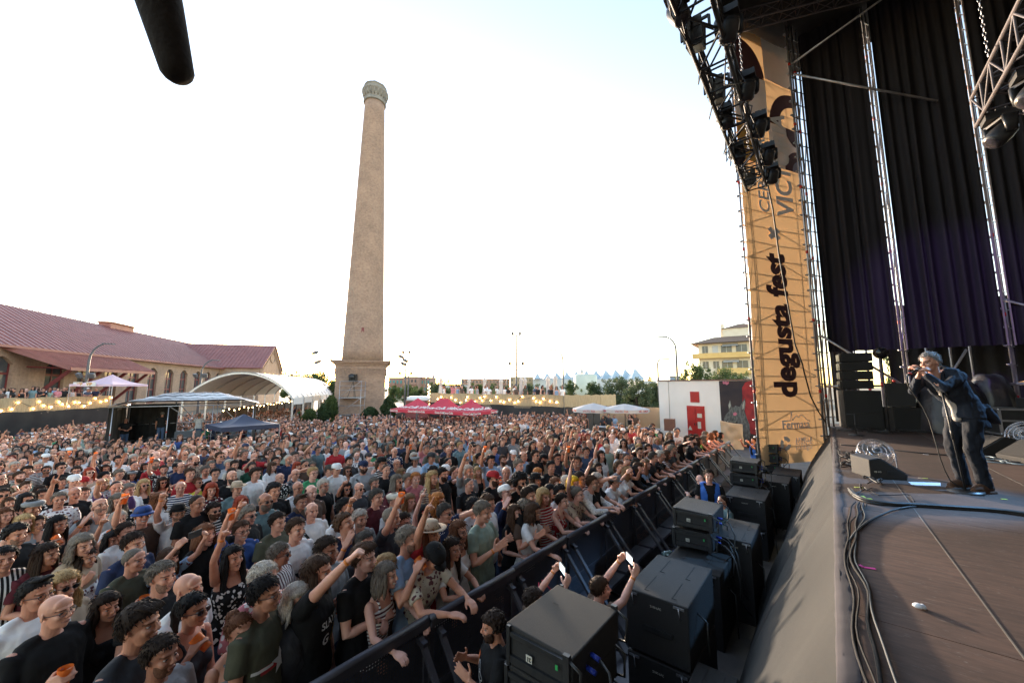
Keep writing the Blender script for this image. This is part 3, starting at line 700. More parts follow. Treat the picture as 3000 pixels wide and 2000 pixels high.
m_spk = noisy('textured_black_paint',(.035,.034,.033),(.028,.027,.027),120,.7,bump=.25,bscale=260,spec=.25)
m_grille = noisy('speaker_grille',(.012,.012,.012),(.02,.02,.02),150,.7,bump=.5,bscale=200)
m_leaf = noisy('foliage',(.085,.125,.035),(.045,.075,.022),1.3,.75,trans=.35)
m_leaf2 = noisy('olive_foliage',(.10,.13,.06),(.055,.08,.035),1.1,.75,trans=.35)
m_leafd = noisy('dark_foliage',(.045,.075,.022),(.02,.04,.012),1.6,.75,trans=.2)
m_bark = noisy('bark',(.12,.09,.065),(.07,.05,.035),9,.95,bump=.5)
m_bulb = emis('warm_bulb',(1.,.62,.26),7)
m_cable = noisy('black_cable',(.018,.018,.018),(.03,.03,.03),30,.5)
# ------------------------------------------------------------------ ground
g = MB()
xs = [900,60,0,-3]+[-3-3*i for i in range(1,13)]+[-60,-300,-1500]
ys = [-600,-60,-20,0,20,40,80,300,1500]
for x in xs:
 for y in ys: g.v.append((x,y,ground_z(x)))
ny = len(ys)
for i in range(len(xs)-1):
 for j in range(ny-1): g.f.append((i*ny+j,(i+1)*ny+j,(i+1)*ny+j+1,i*ny+j+1)); g.m.append(0); g.sm.append(False)
o = g.build('ground', m_dirt); o['kind'] = 'structure'
g = MB(); xs = [.0,-3]+[-3-3*i for i in range(1,13)]+[-58]
for x in xs: g.v += [(x,-14,ground_z(x)+.006),(x,34,ground_z(x)+.006)]
for i in range(len(xs)-1): g.f.append((2*i,2*i+1,2*i+3,2*i+2)); g.m.append(0); g.sm.append(False)
o = g.build('festival_yard', m_asph); o['kind'] = 'structure'
# ------------------------------------------------------------------ brick hall with the red roof
def face_on(g, pts): g.add([tuple(p) for p in pts], [tuple(range(len(pts)))], False)
EZ = 7.5; RZ = 14.4; GZ = -1.44
E0 = at_z(0,792,EZ)-DW*28; E1 = at_z(517,845,EZ); s0 = (E0.dot(DW)); s1 = E1.dot(DW); nE = E1.dot(NW)
def W(s, n, z): return DW*s+NW*n+V(0,0,z)
nR = nE+13.7
hall = empty('brick_hall', 'long pale brick industrial hall with red ribbed metal roof and tall arched windows, far left', 'building', tuple(W(s0,nE,GZ)))
def hb(mb, name, mat, parent=None, **k):
 o = mb.build(name, mat, **k); p = parent or hall; o.parent = p
 o.matrix_parent_inverse = Matrix.Identity(4); off = V(*hall.location) if p == hall else V(0,0,0)
 if p == hall: o.location = -off
 return o
# wall with window openings between piers
def hall_wall(sa, sb, wins, n, name='wall'):
 g = MB(); cur = sa; wt = .5
 def blk(a, b, z0, z1, nn0=0.):
  pts = [W(a,n+nn0,z0),W(b,n+nn0,z0),W(b,n+wt,z0),W(a,n+wt,z0)]
  g.add([tuple(p) for p in pts]+[tuple(p+V(0,0,z1-z0)) for p in pts], [(0,3,2,1),(4,5,6,7),(0,1,5,4),(1,2,6,5),(2,3,7,6),(3,0,4,7)], False)
 for (c, w, zb, zt) in wins:
  a, b = c-w/2, c+w/2
  blk(cur, a, GZ, EZ); blk(a, b, GZ, zb)
  # arched head
  k = 10; arc = [(a+(b-a)*i/k, zt-w*.30+w*.30*math.sin(math.pi*i/k)) for i in range(k+1)]
  for i in range(k):
   (x0,z0),(x1,z1) = arc[i], arc[i+1]
   for q in (0, wt):
    face_on(g, [W(x0,n+q,z0),W(x1,n+q,z1),W(x1,n+q,EZ),W(x0,n+q,EZ)])
   face_on(g, [W(x0,n,z0),W(x1,n,z1),W(x1,n+wt,z1),W(x0,n+wt,z0)])
  cur = b
 blk(cur, sb, GZ, EZ)
 return hb(g, name, m_brick)
wins = []
wpx = [(8*.285,),(195*.285,),(455*.285,),(700*.285,),(905*.285,),(1085*.285,),(1240*.285,),(1375*.285,),(1490*.285,),(1603*.285,),(1685*.285,),(1767*.285,)]
for (px,) in wpx:
 # where the ray through that column meets the facade
 r = _ray(px,840); t = nE/(r.dot(NW)); s = (r*t).dot(DW)
 wins.append((s, 2.6 if px < 240 else 2.5, .6, 6.3))
wins.sort(); ok = []
for w in wins:
 if not ok or w[0]-ok[-1][0] > 3.6: ok.append(w)
for k in (1,2,3): ok.insert(0,(ok[0][0]-6.2,2.6,.6,6.3))
wins = [w for w in ok if w[0]-1.6 > s0 and w[0]+1.6 < s1]
hall_wall(s0, s1, wins, nE)
for (c, w, zb, zt) in wins:
 g = MB(); n = nE+.30
 def bb(a, b, z0, z1, d=.08):
  pts = [W(a,n,z0),W(b,n,z0),W(b,n+d,z0),W(a,n+d,z0)]
  g.add([tuple(p) for p in pts]+[tuple(p+V(0,0,z1-z0)) for p in pts], [(0,3,2,1),(4,5,6,7),(0,1,5,4),(1,2,6,5),(2,3,7,6),(3,0,4,7)], False)
 for x in (c-w/2+.07, c, c+w/2-.07): bb(x-.07,x+.07,zb,zt-.35)
 for z in (zb+.05, zb+2.2, zb+4.): bb(c-w/2,c+w/2,z-.11,z+.11,.10)
 f = hb(g,'window_frame',m_redpaint)
 g = MB(); k = 10; pts = [W(c-w/2,n+.06,zb),W(c+w/2,n+.06,zb)]+[W(c+w/2-w*i/k, n+.06, zt-w*.3+w*.3*math.sin(math.pi*i/k)) for i in range(k+1)]
 face_on(g, pts); p = g.build('pane', m_glassd); p.parent = f
# roof: two slopes with standing seams
def slope(g, a, b, c, d, ribs, th=.10, rw=.05, rh=.07):
 """a-b eave, d-c ridge; seams run from eave to ridge"""
 up = (b-a).cross(d-a).normalized(); up = up if up.z > 0 else -up
 g.add([tuple(p) for p in (a,b,c,d)]+[tuple(p-up*th) for p in (a,b,c,d)], [(0,1,2,3),(7,6,5,4),(0,4,5,1),(1,5,6,2),(2,6,7,3),(3,7,4,0)], False)
 for i in range(ribs+1):
  t = i/ribs; p = a.lerp(b,t)+up*.01; q = d.lerp(c,t)+up*.01; g.bar(p+up*rh/2, q+up*rh/2, rw, rh)
g = MB(); sR1 = at_z(470,800,RZ).dot(DW); ov = .7
slope(g, W(s0-1,nE-ov,EZ-.1), W(s1+9,nE-ov,EZ-.1), W(sR1,nR,RZ), W(s0-1,nR,RZ), 110)
slope(g, W(sR1,nR+13.7,EZ), W(s0-1,nR+13.7,EZ), W(s0-1,nR,RZ), W(sR1,nR,RZ), 40)
g.bar(W(s0-1,nE-ov,EZ-.22), W(s1,nE-ov,EZ-.22), .3, .25)
hb(g,'roof',m_roof)
g = MB(); rv = at_z(243,752,RZ); sv = rv.dot(DW)      # ridge vent
for s in (0,): g.add([tuple(W(sv-3+a,nR+b,RZ+c)) for a in (0,6.5) for b in (-.9,.9) for c in (-.5,.55)],[(0,1,3,2),(4,6,7,5),(0,4,5,1),(2,3,7,6),(0,2,6,4),(1,5,7,3)],False)
g.add([tuple(W(sv-3.3+a,nR+b,RZ+c)) for a in (0,7.1) for b in (-1.2,1.2) for c in (.55,.75)],[(0,1,3,2),(4,6,7,5),(0,4,5,1),(2,3,7,6),(0,2,6,4),(1,5,7,3)],False)
hb(g,'ridge_vent',m_roof)
# lower canopy carried on red struts
def on_lean(px, py):
 r = _ray(px,py); # z = EZ - .5*t, n = nE - t
 # CAMH + k r.z = EZ - .5*(nE - k r.NW)
 k = (EZ-.5*nE-CAMH)/(r.z-.5*r.dot(NW)); p = V(0,0,CAMH)+r*k; return p.dot(DW), p.dot(NW), p.z
ca = on_lean(171,846); cb = on_lean(349,851); nn = (ca[1]+cb[1])/2; cz = EZ-.5*(nE-nn)
cs0 = on_lean(114,805)[0]-1.5; 
g = MB(); slope(g, W(ca[0],nn,cz), W(cb[0],nn,cz), W(cb[0],nE,EZ), W(ca[0]-2,nE,EZ), 60)
g.bar(W(ca[0],nn,cz-.2), W(cb[0],nn,cz-.2), .12, .35); g.bar(W(ca[0],nn,cz-.2), W(ca[0]-2,nE,EZ-.25), .12, .35)
hb(g,'canopy_roof',m_roof)
for i in range(4):
 s = ca[0]+1+(cb[0]-ca[0]-1.5)*i/3.; g = MB(); g.bar(W(s,nE+.05,1.2), W(s,nn+.5,cz-.2), .28, .28); g.bar(W(s,nE,cz), W(s,nn+.3,cz-.15), .16, .16); hb(g,'canopy_strut',m_redpaint)
# cross wing with the round-window gable
GL = at_z(598,845,EZ); GR = at_z(645,853,EZ); mid = (GL+GR)/2; AP = V(mid.x,mid.y,EZ+6.3)
bk = NW*26
g = MB()
slope(g, GL+V(0,0,0)+DW*-.6+NW*-.6, GL+bk+DW*-.6, AP+bk, AP+NW*-.6, 36); slope(g, GR+bk, GR+NW*-.6, AP+NW*-.6, AP+bk, 24)
hb(g,'wing_roof',m_roof)
g = MB(); face_on(g,[V(GL.x,GL.y,GZ),V(GR.x,GR.y,GZ),GR,AP-V(0,0,.1),GL]); face_on(g,[V(GL.x,GL.y,GZ),GL,GL+bk,V(GL.x,GL.y,GZ)+bk])
hb(g,'gable_wall',m_brick)
g = MB(); dr = (GR-GL).normalized()
for i in range(18):
 t = i/18; a_ = GL.lerp(AP,t); b_ = GR.lerp(AP,t)
 for p in (a_,b_): g.box(tuple(p-NW*.15-V(0,0,.7)),(.5,.5,.5))
cc = AP-V(0,0,3.2)-NW*.06; g.tube([tuple(cc+dr*2.6*math.cos(a)*1.0+V(0,0,1.25*math.sin(a))) for a in np.linspace(0,2*math.pi,25)],.13,6,False)
hb(g,'gable_trim',m_brick)
for i in range(4):
 p = GL.lerp(GR,.2+.2*i)-NW*.05; g = MB(); g.add([tuple(p+dr*a+V(0,0,z-EZ)) for a,z in ((-1.2,2.6),(1.2,2.6),(1.2,5.6),(.8,6.3),(0,6.6),(-.8,6.3),(-1.2,5.6))],[tuple(range(7))],False); hb(g,'arched_window',m_glassd)
# ------------------------------------------------------------------ factory chimney
chc = (at_d(775,835,44)+at_d(883,835,44))/2; chc = V(chc.x,chc.y,0)+DW*2.7; cw = 2.65
chim = empty('brick_chimney','tall tapering brick factory chimney on a square plinth above the crowd','chimney',(chc.x,chc.y,GZ),HD)
def z_on(x, y, py):
 lo, hi = -5., 80.
 for _ in range(40):
  m_ = (lo+hi)/2; q = V(x,y,m_)-V(0,0,CAMH); v = 784-870*q.dot(_up)/q.dot(_fw)
  if v > py: lo = m_
  else: hi = m_
 return lo
ztop = z_on(chc.x,chc.y,194)-GZ; zpl = z_on(chc.x,chc.y,831)-GZ
g = MB(); g.b2(-cw,cw,-cw,cw,0,zpl-1.9); g.build('plinth',m_brick2,chim)
g = MB()
for i,(ex,z0,z1) in enumerate(((.06,zpl-1.9,zpl-.62),(.16,zpl-.62,zpl-.45),(.30,zpl-.45,zpl-.28),(.52,zpl-.28,zpl-.12),(.62,zpl-.12,zpl))): g.b2(-cw-ex,cw+ex,-cw-ex,cw+ex,z0,z1)
n = 11
for fx,fy in ((0,-1),(0,1),(1,0),(-1,0)):
 for i in range(n):
  t = -cw+.25+(2*cw-.5)*i/(n-1); 
  for sgn in (-1,1):
   q = t+sgn*.15
   c = (q, fy*(cw+.09), zpl-1.25) if fy else (fx*(cw+.09), q, zpl-1.25); g.box(c,(.07,.1,.7) if fy else (.1,.07,.7))
  c = (t, fy*(cw+.09), zpl-.93) if fy else (fx*(cw+.09), t, zpl-.93); g.box(c,(.30,.1,.1) if fy else (.1,.30,.1))
  if i < n-1:
   t2 = t+(2*cw-.5)/(n-1)/2; c = (t2, fy*(cw+.09), zpl-1.58) if fy else (fx*(cw+.09), t2, zpl-1.58); g.box(c,(.2,.1,.08) if fy else (.1,.2,.08))
g.build('cornice',m_brick2,chim)
r0, r1 = 2.42, 1.25
g = MB(); zs = np.linspace(zpl,ztop-3.0,24); g.loft([((0,0,z),r0+(r1-r0)*(z-zpl)/(ztop-3-zpl)*1.0,r0+(r1-r0)*(z-zpl)/(ztop-3-zpl)) for z in zs],48)
g.build('shaft',m_brick2,chim)
m_stone = noisy('weathered_stone',(.27,.25,.22),(.19,.18,.16),1.5,.9,bump=.4)
g = MB(); zt = ztop-3.0
g.loft([((0,0,z),r,r) for z,r in ((zt-.05,1.26),(zt,1.42),(zt+.12,1.42),(zt+.15,1.3),(zt+.6,1.34),(zt+1.1,1.52),(zt+1.35,1.62),(zt+1.42,1.68),(zt+1.62,1.68),(zt+1.66,1.46),(zt+2.2,1.40),(zt+2.22,1.45),(zt+2.3,1.45))],48)
for i in range(20):
 a = 2*math.pi*i/20; g.tube([(1.36*math.cos(a),1.36*math.sin(a),zt+.62),(1.58*math.cos(a),1.58*math.sin(a),zt+1.35)],.085,6)
g.build('crown',m_stone,chim)
g = MB(); n = 8
g.loft([((0,0,zt+2.3),1.47,1.47),((0,0,zt+2.36),1.47,1.47),((0,0,ztop-.05),.55,.55),((0,0,ztop),.3,.3)],8); g.sm = [False]*len(g.sm); g.build('lid',noisy('lead_lid',(.16,.165,.19),(.12,.12,.14),2,.35,metal=.5),chim)
g = MB(); g.box((0,-r0*.90-.02,zpl+3.6),(.42,.12,.9)); g.box((0,-r0*.9-.06,zpl+3.6),(.3,.12,.7)); g.build('inspection_hatch',m_redpaint,chim)
for sx in (-1,1):
 g = MB(); g.tube([(sx*(cw+.4),-cw-.3,zpl+.05),(sx*(cw+1.7),-cw-.5,zpl+.25)],.045,6)
 for dx,dz in ((1.9,.75),(1.6,-.3))if sx<0 else ((1.6,.5),(2.1,.05),(1.9,-.35)):
  g.tube([(sx*(cw+dx*.8),-cw-.5,zpl+dz*.5),(sx*(cw+dx),-cw-.6,zpl+dz)],.03,6); g.ell((sx*(cw+dx+.2),-cw-.65,zpl+dz),(.42,.2,.2),10,(0,.4*sx,0))
 g.build('floodlight_bracket',m_steel2,chim)
# ------------------------------------------------------------------ trees, hedges
def leafy(g, rnd, c, r, n, s, flat=.9):
 for _ in range(n):
  d = V(rnd.gauss(0,1),rnd.gauss(0,1),rnd.gauss(0,1)).normalized(); q = rnd.random()**.45
  p = V(*c)+V(d.x*r[0],d.y*r[1],d.z*r[2])*q
  u = V(rnd.gauss(0,1),rnd.gauss(0,1),rnd.gauss(0,1)*flat).normalized(); w = u.orthogonal().normalized(); w = (w+u.cross(w)*rnd.uniform(-1,1)).normalized()
  k = s*rnd.uniform(.6,1.3); g.v += [tuple(p-u*k),tuple(p+w*k*.55),tuple(p+u*k),tuple(p-w*k*.55)]
  n0 = len(g.v)-4; g.f.append((n0,n0+1,n0+2,n0+3)); g.m.append(0); g.sm.append(False)
_tree = {}
def tree_meshes(kind, seed):
 key = (kind,seed)
 if key in _tree: return _tree[key]
 rnd = random.Random(seed*11+3); t = MB(); c = MB()
 # unit tree: 1 m tall overall is scaled by the caller; crown about 0.9 wide
 th = .34; t.tube([(0,0,0),(.01,.0,.15),(.0,.01,th),(.02,.0,.55)],[.035,.028,.024,.012],8)
 lobes = []
 for i in range(10 if kind == 'round' else 17):
  a = rnd.uniform(0,6.28); q = rnd.uniform(.1,.32); z = rnd.uniform(.38,.85) if kind == 'round' else rnd.uniform(.18,.84); lobes.append((q*math.cos(a),q*math.sin(a),z))
 lobes.append((0,0,.84))
 for l in lobes:
  t.tube([(0,0,th*.8),(l[0]*.5,l[1]*.5,(th+l[2])/2),(l[0],l[1],l[2])],[.016,.010,.004],6)
  r = rnd.uniform(.11,.20); leafy(c,rnd,l,(r,r,r*.8),330,.021)
 for i in range(26):
  a = rnd.uniform(0,6.28); q = rnd.uniform(.2,.48); z = rnd.uniform(.36 if kind == 'round' else .2,.96); q *= math.sin(min(max((z-.25)/.8,0),1)*math.pi)**.5; leafy(c,rnd,(q*math.cos(a),q*math.sin(a),z),(.07,.07,.06),70,.02)
 mat = {'round':m_leaf,'olive':m_leaf2,'dark':m_leafd}[kind] if kind in ('round','olive','dark') else m_leaf
 _tree[key] = (t.mesh('trunk',m_bark), c.mesh('crown',mat)); return _tree[key]
def tree(px, ytop, ybot, d, wpx, kind, seed, label, group='trees beyond the yard', gz=None):
 """px: column of the trunk, ytop/ybot: crown top and foot, d: distance, wpx: crown width"""
 top = at_d(px,ytop,d); z0 = -1.44 if gz is None else gz; H = top.z-z0; w = wpx*d/870.
 o = empty('tree', label, 'tree', (top.x,top.y,z0), seed*1.3, group); tm, cm = tree_meshes(kind, seed%3)
 for nme, me in (('trunk',tm),('crown',cm)):
  c = bpy.data.objects.new(nme, me); COL.objects.link(c); c.parent = o; c.scale = (w/.95,w/.95,H)
 return o
TR = [ (672,852,900,75,70,'round','bright tree behind the left end of the marquee roof'),
 (705,851,900,82,66,'olive','pale tree behind the middle of the white marquee'),
 (742,847,905,70,74,'round','tall tree rising behind the marquee beside the chimney'),
 (765,872,925,55,56,'dark','dark tree tight against the left side of the chimney plinth'),
 (905,884,914,75,44,'round','small tree right of the chimney under the brick flats'),
 (938,880,915,70,52,'round','green car park tree below the brick flats'),
 (966,886,918,60,50,'round','low tree left of the lit pole on the terrace corner'),
 (1008,872,905,58,80,'olive','broad tree behind the first folded parasol on the terrace'),
 (1050,876,905,64,70,'olive','broad tree behind the second folded parasol'),
 (1100,877,905,66,72,'round','tree behind the third folded parasol'),
 (1150,880,905,72,70,'olive','tree behind the fourth folded parasol'),
 (1215,876,903,74,70,'olive','tree behind the tall floodlight mast'),
 (1262,882,905,80,54,'round','small tree behind the two close folded parasols'),
 (1310,872,905,70,50,'round','small tree before the pale storage tank'),
 (1362,871,912,48,58,'dark','dense dark tree at the right end of the terrace people'),
 (1420,862,921,52,86,'olive','big olive green tree left of the white building'),
 (1466,866,925,44,100,'olive','wide tree with bare trunk beside the white building edge'),
 (1500,872,922,56,64,'olive','tree partly hidden by the white building corner'),
 (1592,823,874,44,76,'round','bright leafy tree rising above the white building roof'),
 (1560,862,880,60,50,'round','low tree above the left part of the white building roof'),
 (1668,838,873,48,80,'round','leafy tree in front of the cream and yellow flats'),
 (1700,850,873,50,56,'round','smaller tree touching the scaffold tower above the mural'),
 (2052,770,870,40,60,'round','tree seen through the gap between the stage drapes')]
for i,t in enumerate(TR): tree(*t[:6], i, t[6])
def bush(px, ytop, ybot, d, wpx, label, name='topiary_bush', cat='bush', mat=None, n=5200, gz=None):
 top = at_d(px,ytop,d); z0 = GZ if gz is None else gz; H = top.z-z0; w = wpx*d/870./2
 o = empty(name, label, cat, (top.x,top.y,z0)); c = MB(); rnd = random.Random(int(px))
 for _ in range(14):
  d_ = V(rnd.gauss(0,1),rnd.gauss(0,1),rnd.gauss(0,1)).normalized(); leafy(c,rnd,(d_.x*w*.72,d_.y*w*.72,H/2+.1+d_.z*H*.36),(w*.38,w*.38,w*.34),n//18,.12)
 leafy(c,rnd,(0,0,H/2+.1),(w*.86,w*.86,H*.44),n,.10); c.build('foliage', mat or m_leafd, o)
 s = MB(); s.tube([(0,0,0),(0,0,H*.5)],[.09,.05],8); s.build('stem',m_bark,o)
bush(894,906,955,38,38,'round clipped bush right of the chimney plinth')
bush(851,932,955,38,50,'low dark shrub at the foot of the chimney plinth')
bush(745,924,958,35,30,'rounded dark bush left of the scaffold tower')
bush(762,903,950,40,36,'taller bright bush between marquee end and chimney',mat=m_leaf)
bush(712,936,965,33,36,'low green hedge under the marquee edge',mat=m_leaf)
bush(1447,903,915,46,56,'clipped low hedge beneath the olive green trees',name='hedge',cat='hedge')
# ------------------------------------------------------------------ far buildings
def block(px0,px1,ytop,d,depth,name,label,cat,wall,roofm=None,rows=0,cols=0,winm=None,ybot=None,turn=0,over=0,balc=None):
 a = at_d(px0,887,d); b = at_d(px1,887,d); zt = at_d((px0+px1)/2,ytop,d).z; w = (b-a).length; u = (b-a).normalized()
 rz = math.atan2(u.y,u.x)+turn; z0 = GZ
 o = empty(name,label,cat,(a.x,a.y,z0),rz); H = zt-z0
 g = MB(); g.b2(0,w,0,depth,0,H); g.build('wall',wall,o)
 g = MB(); g.b2(-over-.15,w+over+.15,-over-.15,depth+over+.15,H+.002,H+.35); g.build('roof',roofm or m_steel2,o)
 for i in range(cols):
  for j in range(rows):
   x = w*(i+.5)/cols; z = H-(j+.5)*3.1-.2; g = MB(); ww = min(w/cols*.5,2.2)
   g.b2(x-ww/2,x+ww/2,-.06,.0,z-.7,z+.7); f = g.build('window',winm or m_glassd,o)
 if balc:
  for j in range(rows):
   z = H-(j+1)*3.1; g = MB(); g.b2(w*balc[0],w*balc[1],-1.1,-.0,z-.1,z+.95); g.build('balcony',balc[2],o)
 return o
m_flat = noisy('brown_brick_flats',(.36,.22,.165),(.28,.17,.13),1,.9)
m_cream = noisy('cream_render',(.78,.70,.55),(.70,.62,.48),1,.9); m_yel = noisy('yellow_parapet',(.72,.48,.18),(.66,.43,.15),1,.8)
m_tile = noisy('brown_roof_tile',(.20,.13,.09),(.15,.10,.07),4,.9); m_lblue = noisy('pale_blue_glass_roof',(.40,.50,.57),(.33,.43,.50),.5,.3)
m_wh2 = noisy('pale_sheet_wall',(.55,.56,.55),(.48,.49,.49),.3,.7); m_teal = noisy('teal_awning',(.10,.30,.28),(.08,.24,.23),2,.8)
block(892,925,868,170,14,'brick_flats','brown brick flats just right of the chimney','building',m_flat,rows=5,cols=4,winm=m_teal,balc=(.1,.5,m_flat))
block(926,958,866,160,14,'brick_flats','taller brown brick flats behind the car park lamp posts','building',m_flat,rows=5,cols=4,balc=(.5,.95,m_flat))
block(959,987,868,168,14,'brick_flats','brown brick flats left of the fairy light pole','building',m_flat,rows=4,cols=4,winm=m_teal)
block(988,1060,884,190,30,'shopping_centre','pale shopping centre under the mirrored rooftop sign','building',m_wh2)
block(1060,1170,871,260,20,'terraced_houses','long row of brown roofed houses on the skyline','building',m_flat,m_tile,rows=3,cols=14)
block(1172,1230,866,240,20,'office_block','ochre office block left of the pale blue pyramid roofs','building',noisy('ochre_render',(.45,.33,.2)),rows=3,cols=7)
mhall = block(1226,1480,869,230,60,'market_hall','low hall carrying pale blue pyramid roofs','building',m_wh2,m_wh2)
block(1540,1562,866,120,12,'blue_shed','small blue grey shed behind the lamp posts by the white building','building',noisy('blue_sheet',(.20,.27,.36)))
block(1471,1545,876,180,20,'warehouse','low pale warehouse behind the arched lamp post','building',m_wh2,noisy('blue_roof_edge',(.1,.18,.4)),rows=1,cols=10)
for i in range(11):
 px = 1234+i*22.5; w = 10+i*.9; d = 228-i*6; b = at_d(px,868,d); q = w*d/870.; H = (12+i*1.05)*d/870.
 g = MB(); g.loft([((b.x,b.y,b.z-.5),q*1.2,q*1.2),((b.x,b.y,b.z+H),.1,.1)],4,True); g.sm = [False]*len(g.sm)
 g.transform((Matrix.Translation(mhall.location) @ Matrix.Rotation(mhall.rotation_euler.z,4,'Z')).inverted()); g.build('pyramid_skylight',m_lblue,mhall)
p = at_d(1345,887,120); g = MB(); r = 26*120/870.; g.loft([((p.x,p.y,GZ),r,r),((p.x,p.y,at_d(1345,862,120).z),r,r),((p.x,p.y,at_d(1345,859,120).z),r*.75,r*.75),((p.x,p.y,at_d(1345,858,120).z),.3,.3)],40)
tag(g.build('storage_tank',noisy('pale_green_tank',(.56,.60,.52),(.5,.55,.47),.4,.6)),'pale green round storage tank with a low domed top behind the terrace','tank')
# mirrored rooftop sign letters (they face the road on the far side)
m_letter = noisy('grey_sign_letters',(.42,.46,.52),(.38,.42,.48),1,.6)
for (px0,px1,ymid,d,lab) in ((1004,1056,867,185,'large rooftop letters seen from behind above the shopping centre'),(1345,1397,853,215,'pale rooftop letters seen from behind above the pyramid roofs')):
 a_ = at_d(px0,ymid,d); b_ = at_d(px1,ymid,d); c = (a_+b_)/2; w = (b_-a_).length
 t = text_mb('Carrefour',w*.26,.15,bold=.04)
 x0 = min(v[0] for v in t.v); x1 = max(v[0] for v in t.v); k = w/(x1-x0)
 rz = math.atan2((b_-a_).y,(b_-a_).x)+math.pi
 e_ = empty('rooftop_sign',lab,'sign',tuple(c),rz); t.v = [(v[0]*k,v[1],v[2]*k) for v in t.v]; t.build('letters',m_letter,e_)
 g = MB(); h = w*.12
 for i in range(7): x = -w/2+w*i/6; g.bar((x,.3,-h*2.5),(x,.3,h*.4),.12)
 g.bar((-w/2,.3,-h*.9),(w/2,.3,-h*.9),.15); g.build('frame',m_steel2,e_)
 g = MB(); g.ell((w*.66,0,0),(h*.55,.2,h*1.1),12); g.prism([(0,0),(1,0),(0,1)],0,.001); g.build('emblem',m_letter,e_)
# cream and yellow block of flats
a_ = at_d(1609,887,75); b_ = at_d(1760,887,69); u = (b_-a_).normalized(); w = (b_-a_).length; rz = math.atan2(u.y,u.x)
fl = empty('block_of_flats','cream block of flats with yellow balcony parapets and brown tiled roof above the mural','building',(a_.x,a_.y,GZ),rz)
H = at_d(1640,788,74).z-GZ
g = MB(); g.b2(0,w,0,14,0,H); g.build('wall',m_cream,fl)
g = MB(); g.add([(-1.3,-1.5,H+.02),(w+1,-1.5,H+.02),(w+1,15,H+.02),(-1.3,15,H+.02),(2.5,3.5,H+1.6),(w,3.5,H+1.6),(w,11,H+1.6),(2.5,11,H+1.6)],[(0,1,5,4),(1,2,6,5),(2,3,7,6),(3,0,4,7),(4,5,6,7),(3,2,1,0)],False); g.build('roof',m_tile,fl)
g = MB(); g.b2(4.2,w-1,4.2,10,H+1.3,H+3.3); pb = g.build('penthouse',m_cream,fl)
g = MB(); g.add([(3.9,3.9,H+3.3),(w-.5,3.9,H+3.3),(w-.5,10.4,H+3.3),(3.9,10.4,H+3.3),(7,7,H+4.5),(w-3,7,H+4.5)],[(0,1,5,4),(1,2,5),(2,3,4,5),(3,0,4),(3,2,1,0)],False); g.build('penthouse_roof',m_tile,pb)
for x in (4.0,9.0,10.5): g = MB(); g.b2(x-.35,x+.35,5,5.7,H+1.3,H+5.2-(.8 if x<5 else 0)); g.build('chimney',m_cream,fl)
for j in range(6):
 z = H-3.05*(j+1)+.1
 if z < 1: break
 x0 = -1.0 if j == 0 else 3.2
 g = MB(); g.b2(x0,w+.8,-1.35,-.02,z,z+1.05 if j else z+1.0); g.build('balcony_parapet',m_yel,fl)
 for x in (1.2,3.0,4.9,7.4,9.6,11.8):
  if x > w-.5: continue
  g = MB(); big = x > 4; g.b2(x-(.9 if big else .5),x+(.9 if big else .5),-.07,-.0,z+1.1,z+2.5); f = g.build('window',m_glassd if (j+int(x))%3 else m_wh2,fl)
  g = MB(); g.b2(x-.03,x+.03,-.10,-.072,z+1.1,z+2.5); g.build('mullion',m_wh2,f)
 g = MB(); g.add([(4.3,-.05,z+2.75),(6.9,-.05,z+2.75),(6.9,-1.2,z+2.2),(4.3,-1.2,z+2.2)],[(0,1,2,3)],False); g.build('awning',m_wh2,fl)
# ------------------------------------------------------------------ lamp posts and masts
def lamp_post(px, ybase, ytop, d, head_px, label, flood=False):
 b = at_d(px,ybase,d); zt = at_d(px,ytop,d).z; L = head_px*d/870.
 o = empty('street_lamp',label,'street lamp',(b.x,b.y,GZ),math.atan2(_rt.y,_rt.x),'arched street lamps round the yard'); z = zt-GZ
 r = .12; g = MB(); s = 1 if L > 0 else -1; A = abs(L)
 pts = [(0,0,0),(0,0,z*.45),(0,0,z-A*.9)]+[(s*(A*.75)*(1-math.cos(t)),0,z-A*.9+(A*.85)*math.sin(t)) for t in (.35,.75,1.1,1.4)]
 g.tube(pts,[r*1.2,r,r*.8]+[r*.7,r*.65,r*.6,r*.55],8); g.build('pole',m_steel2,o)
 e_ = pts[-1]; g = MB(); g.box((e_[0]+s*.45,0,e_[2]+.02),(.95,.28,.11),(0,.05*s,0)); g.build('lamp_head',m_steel2,o)
 if flood:
  g = MB()
  for sx in (-1,1): g.box((sx*.55,-.15,z*flood),(.5,.22,.42),(.5,0,.3*sx))
  g.bar((-.6,0,z*flood-.25),(.6,0,z*flood-.25),.07); g.build('floodlights',m_steel2,o)
lamp_post(197,886,786,34,46,'curved street lamp with floodlights in front of the red canopy roof',.66)
lamp_post(460,883,825,45,34,'curved street lamp with floodlights left of the white marquee peak',.76)
lamp_post(735,885,873,60,-14,'small curved lamp just left of the chimney plinth')
lamp_post(937,905,850,62,-8,'short curved lamp beside the tall mast right of the chimney')
lamp_post(978,905,864,60,10,'low curved lamp in the car park left of the fairy light pole')
lamp_post(1060.5,901,829,45,-15,'curved lamp rising behind the second folded parasol')
lamp_post(1294,905,801,44,-27,'tall curved lamp behind the terrace people and close folded parasols')
lamp_post(1262-98,905,843,80,12,'distant curved lamp right of the tall floodlight mast')
lamp_post(1556,873,771,36,-32,'tallest curved lamp behind the white building roof')
lamp_post(1512,874,823,44,14,'curved lamp at the left corner of the white building')
